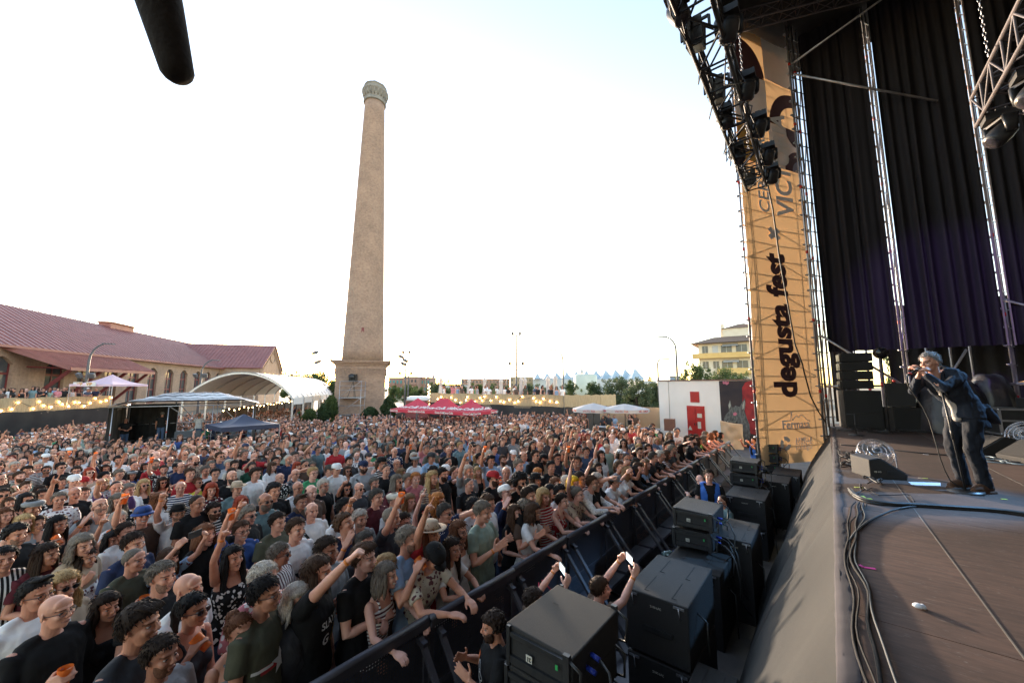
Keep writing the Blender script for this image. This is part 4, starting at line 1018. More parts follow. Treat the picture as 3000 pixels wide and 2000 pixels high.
def mast(px, ybase, ytop, ycross, d, label):
 b = at_d(px,ybase,d); zt = at_d(px,ytop,d).z-GZ; zc = at_d(px,ycross,d).z-GZ
 o = empty('floodlight_mast',label,'light mast',(b.x,b.y,GZ),math.atan2(_rt.y,_rt.x)); g = MB(); g.tube([(0,0,0),(0,0,zt)],[.17,.10],8); g.bar((-.9,0,zc),(.9,0,zc),.08); g.bar((-.5,0,zt),(.5,0,zt),.07); g.build('pole',m_steel2,o)
 for x,z in ((-.9,zc),(.9,zc),(-.5,zt),(.5,zt)): g = MB(); g.box((x,-.05,z+.22),(.36,.3,.42),(.3,0,0)); g.build('floodlight',m_steel2,o)
mast(1186,895,768,838,52,'tall floodlight mast with two cross bars behind the terrace')
mast(930,905,811,860,60,'tall slim mast with twin floodlights right of the chimney')
# ================================================================== terraces, tents, mixing desk, white building
def fence(name, pts, ztop, zbot, label, seed=0):
 """reed screen on a raised terrace with black cloth below it"""
 rnd = random.Random(seed); o = empty(name,label,'terrace',tuple(V(pts[0][0],pts[0][1],0)))
 off = V(*o.location)
 g = MB(); k = MB(); fl = MB(); rl = MB()
 for (a,b) in zip(pts,pts[1:]):
  a = V(a[0],a[1],0)-off; b = V(b[0],b[1],0)-off; u = (b-a).normalized(); nr = V(-u.y,u.x,0); L = (b-a).length; n = int(L/.11); vs = []; 
  if nr.dot(-(off+a)) < 0: nr = -nr          # towards the yard
  for i in range(n+1):
   t = i/n; p = a.lerp(b,t)+nr*(.05+.012*rnd.random()); sag = .03*math.sin(t*23)+.02*rnd.random()
   vs += [(p.x,p.y,zbot+sag*.8-.0),(p.x,p.y,ztop+sag)]
  g.add(vs,[(2*i,2*i+2,2*i+3,2*i+1) for i in range(n)],False)
  n = int(L/.4); vs = []
  for i in range(n+1):
   t = i/n; p = a.lerp(b,t)
   for j in range(7):
    z = zbot+.04-(zbot+.04+1.5)*j/6; q = p+nr*(.01+.10*noise.noise(V(t*L*.45,j*.5,seed)))
    vs.append((q.x,q.y,z))
  k.add(vs,[(i*7+j,i*7+j+1,(i+1)*7+j+1,(i+1)*7+j) for i in range(n) for j in range(6)],True)
  w = -nr*7; fl.add([tuple(a+V(0,0,zbot)),tuple(b+V(0,0,zbot)),tuple(b+w+V(0,0,zbot)),tuple(a+w+V(0,0,zbot))]+[tuple(q+V(0,0,zbot-.2)) for q in (a,b,b+w,a+w)],[(0,1,2,3),(4,7,6,5),(0,4,5,1),(1,5,6,2),(2,6,7,3),(3,7,4,0)],False)
  for i in range(int(L/2)+1): p = a.lerp(b,i/max(1,int(L/2)))-nr*.05; rl.bar(p+V(0,0,-1.4),p+V(0,0,ztop-.05),.06)
  rl.bar(a-nr*.05+V(0,0,ztop-.1),b-nr*.05+V(0,0,ztop-.1),.05)
 g.build('reed_screen',m_reed,o); k.build('black_skirt',m_tarp,o); fl.build('deck',noisy('plywood_deck',(.25,.2,.14)),o); rl.build('rail',m_galv,o)
 return o
LF = [at_z(-120,920,2.44), at_z(0,915,2.44), at_z(258,909,2.44)]
lterr = fence('raised_terrace',[(p.x,p.y) for p in LF],2.44,1.42,'raised terrace with reed screen, bulbs and black cloth under the brick hall, left edge',3)
RF = [at_z(983,902.6,2.58), at_z(1295,907.5,2.58), at_z(1378,906.5,2.58), at_z(1413,905.6,2.58)]
rterr = fence('raised_terrace',[(p.x,p.y) for p in RF],2.58,1.62,'raised terrace with reed screen and bulbs behind the red gazebos',5)
def bulbs(name, P, label, sag=.12, parent=None):
 """P: bulb positions; the cable dips between them"""
 o = empty(name,label,'string lights',tuple(P[0])); off = V(*P[0]); g = MB(); pts = []
 for a,b in zip(P,P[1:]):
  for i in range(5): t = i/5; pts.append(tuple(a.lerp(b,t)-off+V(0,0,.10-sag*.25*math.sin(math.pi*t))))
 pts.append(tuple(P[-1]-off+V(0,0,.1))); g.tube(pts,.012,5); g.build('cable',m_cable,o)
 me = MB().ell((0,0,0),(.045,.045,.058),10).mesh('bulb',m_bulb); sk_ = MB().tube([(0,0,.05),(0,0,.10)],.022,6).mesh('socket',m_blackp)
 for p in P[:100]:
  b = bpy.data.objects.new('bulb',me); COL.objects.link(b); b.parent = o; b.location = tuple(p-off); s = bpy.data.objects.new('socket',sk_); COL.objects.link(s); s.parent = b
lb = [(4,943),(35,939.5),(54,924),(98,938),(116,922),(129,931),(150,934),(173,922.5),(183,928),(201,932.5),(220,923.5),(233,924),(247,932),(265,925),(280,914.5),(296,922),(312,919.5),(327,909.5)]
lb = [((x/3000.)*2352*1.0 if False else x*1.0, y) for x,y in lb]
LBP = []
for x,y in lb:
 px = x*.784; r = _ray(px,y); # meet the screen plane
 best = None
 for a,b in zip(LF,LF[1:]):
  u = V(b.x-a.x,b.y-a.y,0); nrm = V(-u.y,u.x,0).normalized(); nrm = nrm if nrm.dot(-a) > 0 else -nrm; t = (V(a.x,a.y,0)+nrm*.14).dot(nrm)/r.dot(nrm); p = V(0,0,CAMH)+r*t; s = (p-V(a.x,a.y,p.z)).dot(u)/u.dot(u)
  if -.3 <= s <= 1.2 and best is None and (px >= 0): best = p if (s >= -.01) else best
 if best is not None: LBP.append(V(best.x,best.y,min(max(best.z,1.5),2.3)))
bulbs('string_lights',LBP,'zigzag string of warm bulbs on the left reed screen under the hall')
rb = [(1092,935.5),(1109,925),(1117,935),(1132,930),(1150,937),(1189,933.5),(1206,940),(1165,945),(1240,938),(1268,930),(1283,945),(1305,934),(1329,939),(1344,949),(1353,928),(1370,935),(1397,939),(1403,953),(1454,926)]
rb = [(x*.784+ (0), y) for x,y in rb]
rbx = [(1005,916),(1018,919),(1013,911.5),(1024,917),(1036,912.5),(1046,918),(1057,924),(1073,911.5),(1070,918.5),(1081,922),(1091,921.5),(1102,913),(1112.5,910.5),(1107,919.5),(1127,919.5),(1139.5,911),(1149,921.5),(1157,923),(1170,917.5),(1182,924),(1199,910.5),(1190,921),(1225,914),(1231,921.5),(1240,924),(1248,915.5),(1263,921),(1278,923.5)]
RBP = []
a,b = RF[0],RF[1]; u = V(b.x-a.x,b.y-a.y,0); nrm = V(-u.y,u.x,0).normalized(); nrm = nrm if nrm.dot(-a) > 0 else -nrm
for x,y in rbx:
 r = _ray(x,y); t = (V(a.x,a.y,0)+nrm*.14).dot(nrm)/r.dot(nrm); p = V(0,0,CAMH)+r*t; RBP.append(V(p.x,p.y,min(max(p.z,1.68),2.5)))
bulbs('string_lights',RBP,'zigzag string of warm bulbs on the reed screen behind the red gazebos')
def marquee_tent(name, c, w, l, zv, zp, rz, cloth, label, cat='gazebo', val=.22, ridge=0., legs=True, gz=None, lettering=None, lcol=None, curve=.22, group=None):
 """pop-up gazebo centred on c; zv = lower edge of the valance, zp = peak"""
 gz = ground_z(c[0]) if gz is None else gz
 o = empty(name,label,cat,(c[0],c[1],gz),rz,group); g = MB(); g.smooth = True
 N = 12; zt = zv+val-gz; zb = zv-gz; zk = zp-gz
 # roof panels sag between peak and eave
 def pt(ex,ey,t):
  rx = ridge/2 if ex > 0 else -ridge/2; x = rx*min(1,abs(ex)*2/w)*1. if False else None
  return None
 cor = [(-w/2,-l/2),(w/2,-l/2),(w/2,l/2),(-w/2,l/2)]; pk = [(-ridge/2,0),(ridge/2,0),(ridge/2,0),(-ridge/2,0)]
 for i in range(4):
  a,b = cor[i],cor[(i+1)%4]; pa,pb = pk[i],pk[(i+1)%4]; rows = []
  for j in range(N+1):
   t = j/N; row = []
   for k in range(N+1):
    s = k/N; ex = a[0]+(b[0]-a[0])*s; ey = a[1]+(b[1]-a[1])*s; px_ = pa[0]+(pb[0]-pa[0])*s; py_ = pa[1]+(pb[1]-pa[1])*s
    z = zt+(zk-zt)*(t+ -curve*math.sin(math.pi*t)) - .035*math.sin(math.pi*s)*math.sin(math.pi*min(1,t*1.3))
    row.append((ex+(px_-ex)*t, ey+(py_-ey)*t, z))
   rows += row
  g.add(rows,[(j*(N+1)+k,j*(N+1)+k+1,(j+1)*(N+1)+k+1,(j+1)*(N+1)+k) for j in range(N) for k in range(N)],True)
 g.build('roof_cloth',cloth,o)
 v = MB(); 
 for i in range(4):
  a,b = cor[i],cor[(i+1)%4]; n = 16; nx,ny = (b[1]-a[1]),-(b[0]-a[0]); L = math.hypot(nx,ny); nx/=L; ny/=L
  vs = []
  for k in range(n+1):
   s = k/n; w_ = .012*math.sin(s*37+i); x = a[0]+(b[0]-a[0])*s; y = a[1]+(b[1]-a[1])*s; vs += [(x,y,zt+.002),(x+nx*w_,y+ny*w_,zb+.01*math.sin(s*17))]
  v.add(vs,[(2*k,2*k+1,2*k+3,2*k+2) for k in range(n)],True)
 v.build('valance',cloth,o)
 if legs:
  for x,y in cor: q = MB(); q.bar((x*.985,y*.985,0),(x*.985,y*.985,zt-.03),.045); q.build('leg',m_steel2 if lettering else m_galv,o)
 if lettering:
  for i in range(4):
   a,b = cor[i],cor[(i+1)%4]; L = math.hypot(b[0]-a[0],b[1]-a[1]); 
   ang = math.atan2(b[1]-a[1],b[0]-a[0])
   for s in (.12,.5,.86) if L > 3.2 else (.15,.85):
    t = text_mb(lettering,.19,.006,bold=.004); p = (a[0]+(b[0]-a[0])*s, a[1]+(b[1]-a[1])*s)
    M = Matrix.Translation((p[0],p[1],(zt+zb)/2)) @ Matrix.Rotation(ang,4,'Z') @ Matrix.Translation((0,-.035,0)); t.transform(M); t.build('lettering',lcol,o)
   t = text_mb(lettering,.46,.006,bold=.008); mx,my = (a[0]+b[0])/2,(a[1]+b[1])/2
   pt_ = .30; zz = zt+(zk-zt)*(pt_-curve*math.sin(math.pi*pt_)); slope_ = math.atan2((zk-zt)*.72, l/2 if i in (0,2) else (w-ridge)/2)
   px_,py_ = mx*(1-pt_),my*(1-pt_)
   M = Matrix.Translation((px_,py_,zz+.03)) @ Matrix.Rotation(ang,4,'Z') @ Matrix.Rotation(-(math.pi/2-slope_),4,'X') @ Matrix.Translation((0,-.03,0)); t.transform(M); t.build('lettering',lcol,o)
 return o
m_cred = noisy('red_gazebo_cloth',(.72,.06,.10),(.66,.05,.09),1.2,.6,trans=.25); m_wlet = noisy('white_lettering',(.82,.80,.78),(.78,.76,.74),3,.7)
gr = 'red lettered gazebos in a row'
def mid2(*p): return sum((V(*q) for q in p),V())/len(p)
cl = at_d(923,948,28.5); c1 = at_d(957,951,26.8); c2 = at_d(1020,953,25.5); c3 = at_d(1070,954,24.6); c4 = at_d(1142,951,26.3)
ru = (c3-c1); ru.z = 0; rzc = math.atan2(ru.y,ru.x); ruu = ru.normalized(); rv_ = V(-ruu.y,ruu.x,0)
zv = 1.42
for i,(a,b,pk,rg,lab) in enumerate(((cl,c1,975,0,'leftmost red gazebo with white lettering, square peak'),(c1,c2,1022,.85,'middle red gazebo with white lettering and a short flat ridge'),(c2,c3,1081,0,'rightmost red gazebo with white lettering, nearest the parasols'))):
 pass
# three tents side by side, front edges from c1 to c3
L1 = (c2-c1).length; L2 = (c3-c2).length
fw_ = rv_
def ctr(p, q, dep): m = (p+q)/2; return m+fw_*dep/2
cA = c1-ruu*1.35; marquee_tent('gazebo',tuple(ctr(c1-ruu*2.7,c1,2.9)),2.65,2.9,zv,2.42,rzc,m_cred,'leftmost red gazebo with white lettering, square peak',lettering='Coca-Cola',lcol=m_wlet,group=gr)
marquee_tent('gazebo',tuple(ctr(c1,c2,2.9)),L1-.04,2.9,zv,2.42,rzc,m_cred,'middle red gazebo with white lettering and a short flat ridge',lettering='Coca-Cola',lcol=m_wlet,ridge=.8,group=gr)
marquee_tent('gazebo',tuple(ctr(c2,c2+ruu*2.4,2.9)),2.4-.04,2.9,zv,2.44,rzc,m_cred,'rightmost red gazebo with white lettering, nearest the white parasols',lettering='Coca-Cola',lcol=m_wlet,group=gr)
# navy canopy
m_navy = noisy('navy_canopy_cloth',(.035,.045,.085),(.028,.036,.07),1.5,.55,trans=.03)
nA = at_d(508,994,20.); nB = at_d(643,984,22.2); nC = at_d(456,988,21.6); u = nB-nA; u.z = 0; Ln = u.length; u.normalize(); w_ = V(-u.y,u.x,0)
cN = (nA+nB)/2+w_*1.5; marquee_tent('gazebo',tuple(cN),Ln,3.0,nA.z+.03,at_d(554,952,21.5).z,math.atan2(u.y,u.x),m_navy,'dark navy pop-up canopy standing in the crowd right of the mixing desk',val=.24)
# pink VIP canopy on the left terrace
pC = at_d(255,887,33); marquee_tent('gazebo',tuple(pC),3.9,3.0,at_d(255,887,32).z,at_d(257.7,859.5,33).z,D2R(-40),noisy('pale_pink_cloth',(.80,.62,.72),(.76,.58,.68),1.2,.6,trans=.25),'pale pink pop-up canopy on the left terrace in front of the brick hall',gz=1.42,val=.18)
m_org = noisy('orange_print',(.62,.28,.06),(.58,.25,.05),4,.7); m_banw = noisy('white_banner',(.74,.73,.70),(.70,.69,.66),4,.7)
for (px0,px1,lab,tx) in ((168,189,'left small white VIP banner hanging above the left terrace',.55),(197,220,'right small white VIP banner beside the pink canopy',-.35)):
 a_ = at_d(px0,882,31); b_ = at_d(px1,882,31); c = (a_+b_)/2; L = (b_-a_).length
 o = empty('vip_banner',lab,'banner',tuple(c),math.atan2((b_-a_).y,(b_-a_).x)); g = MB(); g.box((0,0,0),(L,.02,.34)); g.build('panel',m_banw,o); t = text_mb('VIP',.34,.004,bold=.008); t.transform(Matrix.Translation((tx*L*.4,-.02,0))); t.build('lettering',m_org,o)
# big arched marquee
tn = at_z(673,914,2.25); tf = at_z(772,903,2.25); ax = (tf-tn); ax.z = 0; TL = ax.length; ax.normalize(); sd_ = V(-ax.y,ax.x,0)   # to the left
mq = empty('marquee','large white marquee with an arched roof beside the brick chimney','marquee',(tn.x,tn.y,GZ),math.atan2(ax.y,ax.x)); z0 = 2.25-GZ; TW = 8.2; zp_ = at_d(561,856,33).z+.1-GZ
def arch(t): # t 0..1 right foot to left foot
 return z0+(zp_-z0)*(math.sin(math.pi*t)**.72 if 0 < t < 1 else 0)
g = MB(); g.smooth = True; NS = 28; NL = 18; vs = []
for i in range(NL+1):
 for j in range(NS+1): t = j/NS; vs.append((TL*i/NL, TW*t, arch(t)-.05*abs(math.sin(math.pi*i*TL/NL/3.))))
g.add(vs,[(i*(NS+1)+j,(i+1)*(NS+1)+j,(i+1)*(NS+1)+j+1,i*(NS+1)+j+1) for i in range(NL) for j in range(NS)],True)
g.build('roof_cloth',m_pvc,mq)
g = MB(); n = 40; vs = []
for i in range(n+1): x = TL*i/n; vs += [(x,-.02,z0),(x,-.02+.03*math.sin(i*1.9),z0-.62+.03*math.sin(i*.9))]
g.add(vs,[(2*i,2*i+1,2*i+3,2*i+2) for i in range(n)],True); g.build('valance',m_pvc,mq)
for i in range(7):
 x = TL*i/6; g = MB(); pts = [(x,TW*j/NS,arch(j/NS)-.12) for j in range(NS+1)]
 for a_,b_ in zip(pts,pts[1:]): g.bar(a_,b_,.10,.14)
 for y in (0,TW): g.bar((x,y,0),(x,y,z0),.14)
 g.build('arch_frame',m_galv,mq)
g = MB()
for i in range(NL*2+1):
 x = TL*i/(NL*2); 
 if i%3 == 0:
  pts = [(x,TW*j/NS,arch(j/NS)+.012) for j in range(NS+1)]; g.tube(pts,.02,4)
g.build('seam',noisy('grey_seam',(.40,.40,.40)),mq)
# dark stalls and planting under the marquee
g = MB()
for i in range(12): x = 4+i*3.4; g.b2(x,x+2.6,TW-1.5,TW-1.3,0,2.6)
g.build('back_wall',noisy('dark_stall_cloth',(.10,.075,.06),(.05,.04,.035),2,.9),mq)
P_ = []
for i in range(22): p = V(*mq.location)+ax*(2+i*1.2)+sd_*(TW-2.2)+V(0,0,2.55+.1*math.sin(i*2)); P_.append(p)
bulbs('string_lights',P_,'row of warm bulbs deep under the arched marquee')
# ------------------------------------------------------------------ mixing desk cabin
def scaff(g, a, b, r=.024): g.tube([tuple(a),tuple(b)],r,7)
fA = at_z(260,935,2.14); fB = at_z(583,928,2.14); u = (fB-fA); u.z = 0; FL = u.length; u.normalize(); w_ = V(-u.y,u.x,0)
foh = empty('mixing_desk_cabin','scaffold mixing desk cabin with striped canvas roof and black side curtains in the crowd','cabin',(fA.x,fA.y,ground_z(fA.x)),math.atan2(u.y,u.x)); zt = 2.14-ground_z(fA.x); FD = 3.6; zr = zt+.75
g = MB()
for x in (0,FL*.36,FL*.68,FL):
 for y in (0,FD): scaff(g,(x,y,0),(x,y,zt))
for y in (0,FD):
 scaff(g,(-.2,y,zt),(FL+.2,y,zt),.03); scaff(g,(0,y,1.0),(FL,y,1.0))
 if y: scaff(g,(0,y,2.0),(FL,y,2.0))
for x in (0,FL): scaff(g,(x,0,zt),(x,FD,zt),.03); scaff(g,(x,0,1.0),(x,FD,1.0))
scaff(g,(FL*.36,FD,zt),(FL*.68,FD,.9)); scaff(g,(FL*.68,FD,zt),(FL,FD,.9)); scaff(g,(FL*.36,0,zt),(FL*.68,FD,1.0)); scaff(g,(FL*.36,FD,2.),(FL*.68,FD,2.),.03)
for x in (FL*.38,FL*.70): scaff(g,(x,FD*.4,zt),(x,FD*.4,zr),.03)
scaff(g,(0,0,zt),(FL*.38,FD*.4,zr)); scaff(g,(FL*.38,FD*.4,zr),(FL*.70,FD*.4,zr)); scaff(g,(FL*.70,FD*.4,zr),(FL,0,zt))
g.build('scaffold',m_galv,foh)
g = MB()
for x in (0,FL*.36,FL*.68,FL):
 for z in (.25,1.7): g.tube([(x,0,z),(x,0,z+.09)],.029,7)
g.build('joint_band',m_red,foh)
# canvas: hipped, striped black and white in the folds
m_canv = new_mat('striped_canvas'); mm,n_,l_,p_ = m_canv; tc = n_.new('ShaderNodeTexCoord'); nz = n_.new('ShaderNodeTexNoise'); mp = n_.new('ShaderNodeMapping'); mp.inputs['Scale'].default_value = (.12,2.3,1); nz.inputs['Scale'].default_value = 2.; nz.inputs['Distortion'].default_value = .6
cr = n_.new('ShaderNodeValToRGB'); cr.color_ramp.elements[0].position = .47; cr.color_ramp.elements[0].color = (.06,.06,.065,1); cr.color_ramp.elements[1].position = .53; cr.color_ramp.elements[1].color = (.60,.60,.61,1)
l_.new(tc.outputs['Object'],mp.inputs[0]); l_.new(mp.outputs[0],nz.inputs['Vector']); l_.new(nz.outputs[0],cr.inputs[0]); l_.new(cr.outputs[0],p_.inputs['Base Color']); p_.inputs['Roughness'].default_value = .5; m_canv = mm
g = MB(); g.smooth = True; NX, NY = 40, 14; vs = []
for i in range(NX+1):
 x = -.3+(FL+.6)*i/NX
 for j in range(NY+1):
  y = -.25+(FD+.5)*j/NY; hx = min(1,max(0,min((x+.3)/(FL*.38),(FL+.3-x)/(FL*.34)))); hy = 1-abs(y-FD*.4)/(FD*.75)
  z = zt+.05+(.72)*min(hx,max(0,hy)*1.1)+.03*math.sin(x*9+y*3)*(1 if 0<j<NY else .3); vs.append((x,y,z))
g.add(vs,[(i*(NY+1)+j,(i+1)*(NY+1)+j,(i+1)*(NY+1)+j+1,i*(NY+1)+j+1) for i in range(NX) for j in range(NY)],True); g.build('canvas_roof',m_canv,foh)
def drape(g, a, b, z0, z1, folds, amp, seed=0, nz_=14, flare=0., irr=0.):
 a = V(*a); b = V(*b); L = (b-a).length; u = (b-a).normalized(); nr = V(-u.y,u.x,0); n = folds*8; vs = []
 for i in range(n+1):
  t = i/n
  for j in range(nz_+1):
   s = j/nz_; ph = (t+irr*.09*noise.noise(V(t*5,.3*s,seed*7)))*folds*2*math.pi+1.3*noise.noise(V(t*6,s*1.2,seed)); k = amp*(math.sin(ph)+.5*math.sin(ph*.37+seed))*(.45+.55*s+.5*noise.noise(V(t*4,s*2,seed+5)))
   q = a.lerp(b,t)+nr*k+nr*flare*s; vs.append((q.x,q.y,z1+(z0-z1)*s))
 g.add(vs,[(i*(nz_+1)+j,i*(nz_+1)+j+1,(i+1)*(nz_+1)+j+1,(i+1)*(nz_+1)+j) for i in range(n) for j in range(nz_)],True)
m_grcur = noisy('worn_dark_curtain',(.05,.043,.035),(.12,.105,.085),1.2,.9,stretch=(3,3,.25))
g = MB(); drape(g,(-.15,0,0),(-.15,FD,0),.1,zt,9,.07,1); g.build('side_curtain',m_grcur,foh)
g = MB(); drape(g,(-.1,FD,0),(FL*.36,FD+.0,0),.1,zt,8,.04,2); g.build('back_curtain',m_black,foh)
g = MB(); drape(g,(FL+.12,0.3,0),(FL+.12,FD,0),.1,zt,8,.06,3); g.build('side_curtain',m_grcur,foh)
def flight_case(loc, d, rz, label, m=None, deck=None, name='flight_case', casters=False, z=None):
 o = empty(name,label,'flight case',loc,rz); x,y,h = d; z0 = .12 if casters else 0
 g = MB(); g.b2(-x/2,x/2,-y/2,y/2,z0,h); g.build('body',m or m_blackp,o)
 g = MB(); e = .022
 for sx in (-1,1):
  for sy in (-1,1): g.bar((sx*x/2,sy*y/2,z0),(sx*x/2,sy*y/2,h),e*2)
  for zz in (z0+.01,h*.62,h-.01): g.bar((sx*x/2,-y/2,zz),(sx*x/2,y/2,zz),e*1.9); g.bar((-x/2,sx*y/2,zz),(x/2,sx*y/2,zz),e*1.9)
 for sx in (-1,1):
  for sy in (-1,1):
   for zz in (z0+.02,h-.02): g.ell((sx*x/2,sy*y/2,zz),.035,8)
 g.build('edge_trim',m_galv,o)
 for sx in (-.28,.28):
  for sy in (-1,1): g = MB(); g.box((sx*x,sy*(y/2+.008),h*.36),(.16,.014,.11)); g.box((sx*x,sy*(y/2+.02),h*.36),(.11,.02,.03)); g.build('handle_plate',m_galv,o)
 if casters:
  for sx in (-1,1):
   for sy in (-1,1): g = MB(); g.tube([(sx*(x/2-.08)-.02,sy*(y/2-.1),.05),(sx*(x/2-.08)+.02,sy*(y/2-.1),.05)],.05,12); g.build('caster',m_blackp,o)
 return o
for i,(fx,lab,dd) in enumerate(((.18,'flight case holding lighting desk at the left of the mixing cabin',(1.3,.7,1.05)),(.5,'big black flight case desk in the middle of the mixing cabin',(1.5,.8,1.15)))):
 p = fA+u*FL*fx+w_*1.0; flight_case((p.x,p.y,ground_z(p.x)),dd,math.atan2(u.y,u.x),lab)
p = fA+u*FL*.26-w_*.5; flight_case((p.x,p.y,ground_z(p.x)),(.9,.5,.75),math.atan2(u.y,u.x),'small white fronted rack case before the mixing cabin',m=noisy('pale_case',(.5,.5,.52)))
p = fA+u*FL*.5+w_*.9; o = empty('mixing_console','black sound console with tilted screen seen under the cabin roof','console',(p.x,p.y,ground_z(p.x)+1.17),math.atan2(u.y,u.x)); g = MB(); g.box((0,0,.08),(1.3,.65,.14),(.15,0,0)); g.build('desk',m_blackp,o); g = MB(); g.box((0,-.25,.33),(1.25,.05,.38),(-.25,0,0)); g.build('screen_back',m_blackp,o)
# ------------------------------------------------------------------ small scaffold with followspot at the chimney
sA = at_d(777,951,42); o = empty('scaffold_tower','light scaffold tower with a spotlight before the chimney plinth','scaffold',(sA.x,sA.y,GZ),math.atan2(_rt.y,_rt.x)); g = MB(); w2 = 2.4
for x in (0,w2):
 for y in (0,1.2): scaff(g,(x,y,0),(x,y,5.3),.03)
for z in (.6,1.6,2.6,3.5,4.3,4.8,5.3):
 for y in (0,1.2): scaff(g,(0,y,z),(w2,y,z),.022)
 for x in (0,w2): scaff(g,(x,0,z),(x,1.2,z),.022)
for z in (.0,1.65,3.55): scaff(g,(0,0,z),(w2,0,z+1.8),.022)
g.build('scaffold',m_galv,o); g = MB(); g.b2(-.05,w2+.05,0,1.2,3.42,3.5); g.b2(-.05,w2+.05,0,1.2,1.52,1.6); g.build('platform',m_galv,o)
g = MB()
for x,y in ((.8,.3),(1.7,.3),(1.25,1.)): g.bar((x,y,3.5),(1.25,.6,5.4),.04)
g.build('tripod',m_blackp,o); g = MB(); g.box((1.25,.45,5.75),(.75,.6,.65),(.2,0,0)); g.tube([(1.25,.15,5.8),(1.25,-.1,5.85)],.3,14); g.box((1.25,.5,5.35),(.9,.3,.12)); g.build('spotlight',m_blackp,o)
# ------------------------------------------------------------------ white building with red doors and mural
wa = at_d(1511.7,875.5,25.2); wb = at_d(1652,873.6,22.3); u = V(wb.x-wa.x,wb.y-wa.y,0); WL = u.length; u.normalize(); rzw = math.atan2(u.y,u.x)
wh = empty('white_building','low white building with red metal doors and a painted dark mural, right of the yard','building',(wa.x,wa.y,0),rzw); HT = (wa.z+wb.z)/2; ML = WL*1.72
g = MB(); g.b2(0,ML,0,4.2,-1.2,HT); g.build('wall',m_white,wh)
g = MB(); g.b2(-.05,ML+.05,-.05,4.3,HT+.002,HT+.07); g.build('coping',noisy('brown_coping',(.22,.12,.09)),wh)
def onwall(px, py): # wall coordinates of an image point
 r = _ray(px,py); nrm = V(-u.y,u.x,0); k = V(wa.x,wa.y,0).dot(nrm)/r.dot(nrm); p = V(0,0,CAMH)+r*k; return (p-V(wa.x,wa.y,0)).dot(u), p.z
m_reddoor = noisy('red_metal_door',(.50,.028,.022),(.44,.025,.02),3,.5)
x0,z1 = onwall(1579.7,933); x1,_ = onwall(1616,933); _,z0 = onwall(1600,1012)
g = MB(); g.b2(x0-.05,x1+.05,-.05,-.003,z0,z1+.05); fr = g.build('door_frame',m_reddoor,wh)
for k in range(2):
 a_,b_ = x0+(x1-x0)*k/2+.01, x0+(x1-x0)*(k+1)/2-.01; g = MB(); g.b2(a_,b_,-.075,-.052,z0+.02,z1)
 for i in range(9): x = a_+(b_-a_)*(i+.5)/9; g.b2(x-.012,x+.012,-.09,-.0755,z0+.1,z1-.08)
 dr = g.build('door',m_reddoor,wh); g = MB(); g.box((b_-.06 if k == 0 else a_+.06,-.10,z0+1.0),(.03,.05,.14)); g.build('handle',m_blackp,dr)
m_not = noisy('paper_notice',(.62,.60,.50),(.5,.48,.42),30,.8)
for (px0,px1,py0,py1) in ((1603,1614,949,959),(1604,1612.5,968,984)):
 a_,z1b = onwall(px0,py0); b_,z0b = onwall(px1,py1); g = MB(); g.b2(a_,b_,-.105,-.095,z0b,z1b); g.build('notice',m_not,wh)
a_,zc_ = onwall(1587,982); g = MB(); g.add([(a_-.13,-.10,zc_-.12),(a_+.13,-.10,zc_-.12),(a_,-.10,zc_+.14)],[(0,1,2)],False); g.build('warning_triangle',m_not,wh)
a_,z1b = onwall(1585,899); b_,z0b = onwall(1607,924); g = MB(); g.b2(a_,b_,-.03,-.003,z0b,z1b)
for i in range(12): z = z0b+(z1b-z0b)*(i+.5)/12; g.b2(a_+.03,b_-.03,-.05,-.032,z-.012,z+.012)
g.build('vent_grille',m_reddoor,wh)
g = MB(); x,_ = onwall(1536,900); g.tube([(x,-.02,HT),(x,-.02,.8)],.012,5); g.build('downpipe',m_steel2,wh)
# mural: dark field, red cloud shape and a generic snarling wolf head
x0,_ = onwall(1653,900); g = MB(); g.b2(x0,ML+.002,-.022,-.003,-1.1,HT-.02)
m_mur = noisy('mural_dark_field',(.028,.024,.030),(.05,.035,.035),1.5,.8); mu = g.build('mural',m_mur,wh)
m_mgrey = noisy('mural_grey_fur',(.16,.17,.16),(.055,.06,.06),5,.8,stretch=(3,1,1)); m_mred = noisy('mural_red',(.38,.03,.03),(.16,.015,.02),2,.8); m_mpale = noisy('mural_pale',(.42,.44,.38),(.3,.3,.26),6,.8); m_mdark = noisy('mural_black',(.015,.014,.014)); m_mpink = noisy('mural_pink',(.55,.18,.25),(.5,.15,.2),6,.8)
def mpoly(nm, pts, mat, y, par=mu):
 g = MB(); q = [onwall(*p) for p in pts]; n = len(q); g.add([(a,y,b) for a,b in q]+[(a,y+.006,b) for a,b in q],[tuple(range(n)),tuple(range(2*n-1,n-1,-1))]+[(i,n+i,n+(i+1)%n,(i+1)%n) for i in range(n)],False); o = g.build(nm,mat,par); return o
mpoly('red_shape',[(1705,890),(1712,878),(1722,874),(1745,874),(1745,1000),(1722,995),(1716,960),(1706,925)],m_mred,-.030)
mpoly('wolf_head',[(1663,962),(1668,951),(1675,944),(1673,930),(1677,918),(1683,936),(1690,931),(1699,934),(1704,926),(1711,914),(1713,926),(1710,944),(1715,958),(1722,975),(1724,1000),(1716,1030),(1700,1030),(1690,985),(1684,975),(1672,972),(1665,968)],m_mgrey,-.036)
mpoly('wolf_mouth',[(1668,967),(1684,964),(1694,968),(1692,980),(1684,976),(1672,975)],m_mdark,-.042)
mpoly('wolf_eye',[(1684,949),(1689,946),(1694,949),(1691,954),(1686,954)],m_mpink,-.042)
for i in range(7): x = 1671+i*3.1; mpoly('fang',[(x,966.5),(x+1.8,966.2),(x+1,971.5)],m_mpale,-.049)
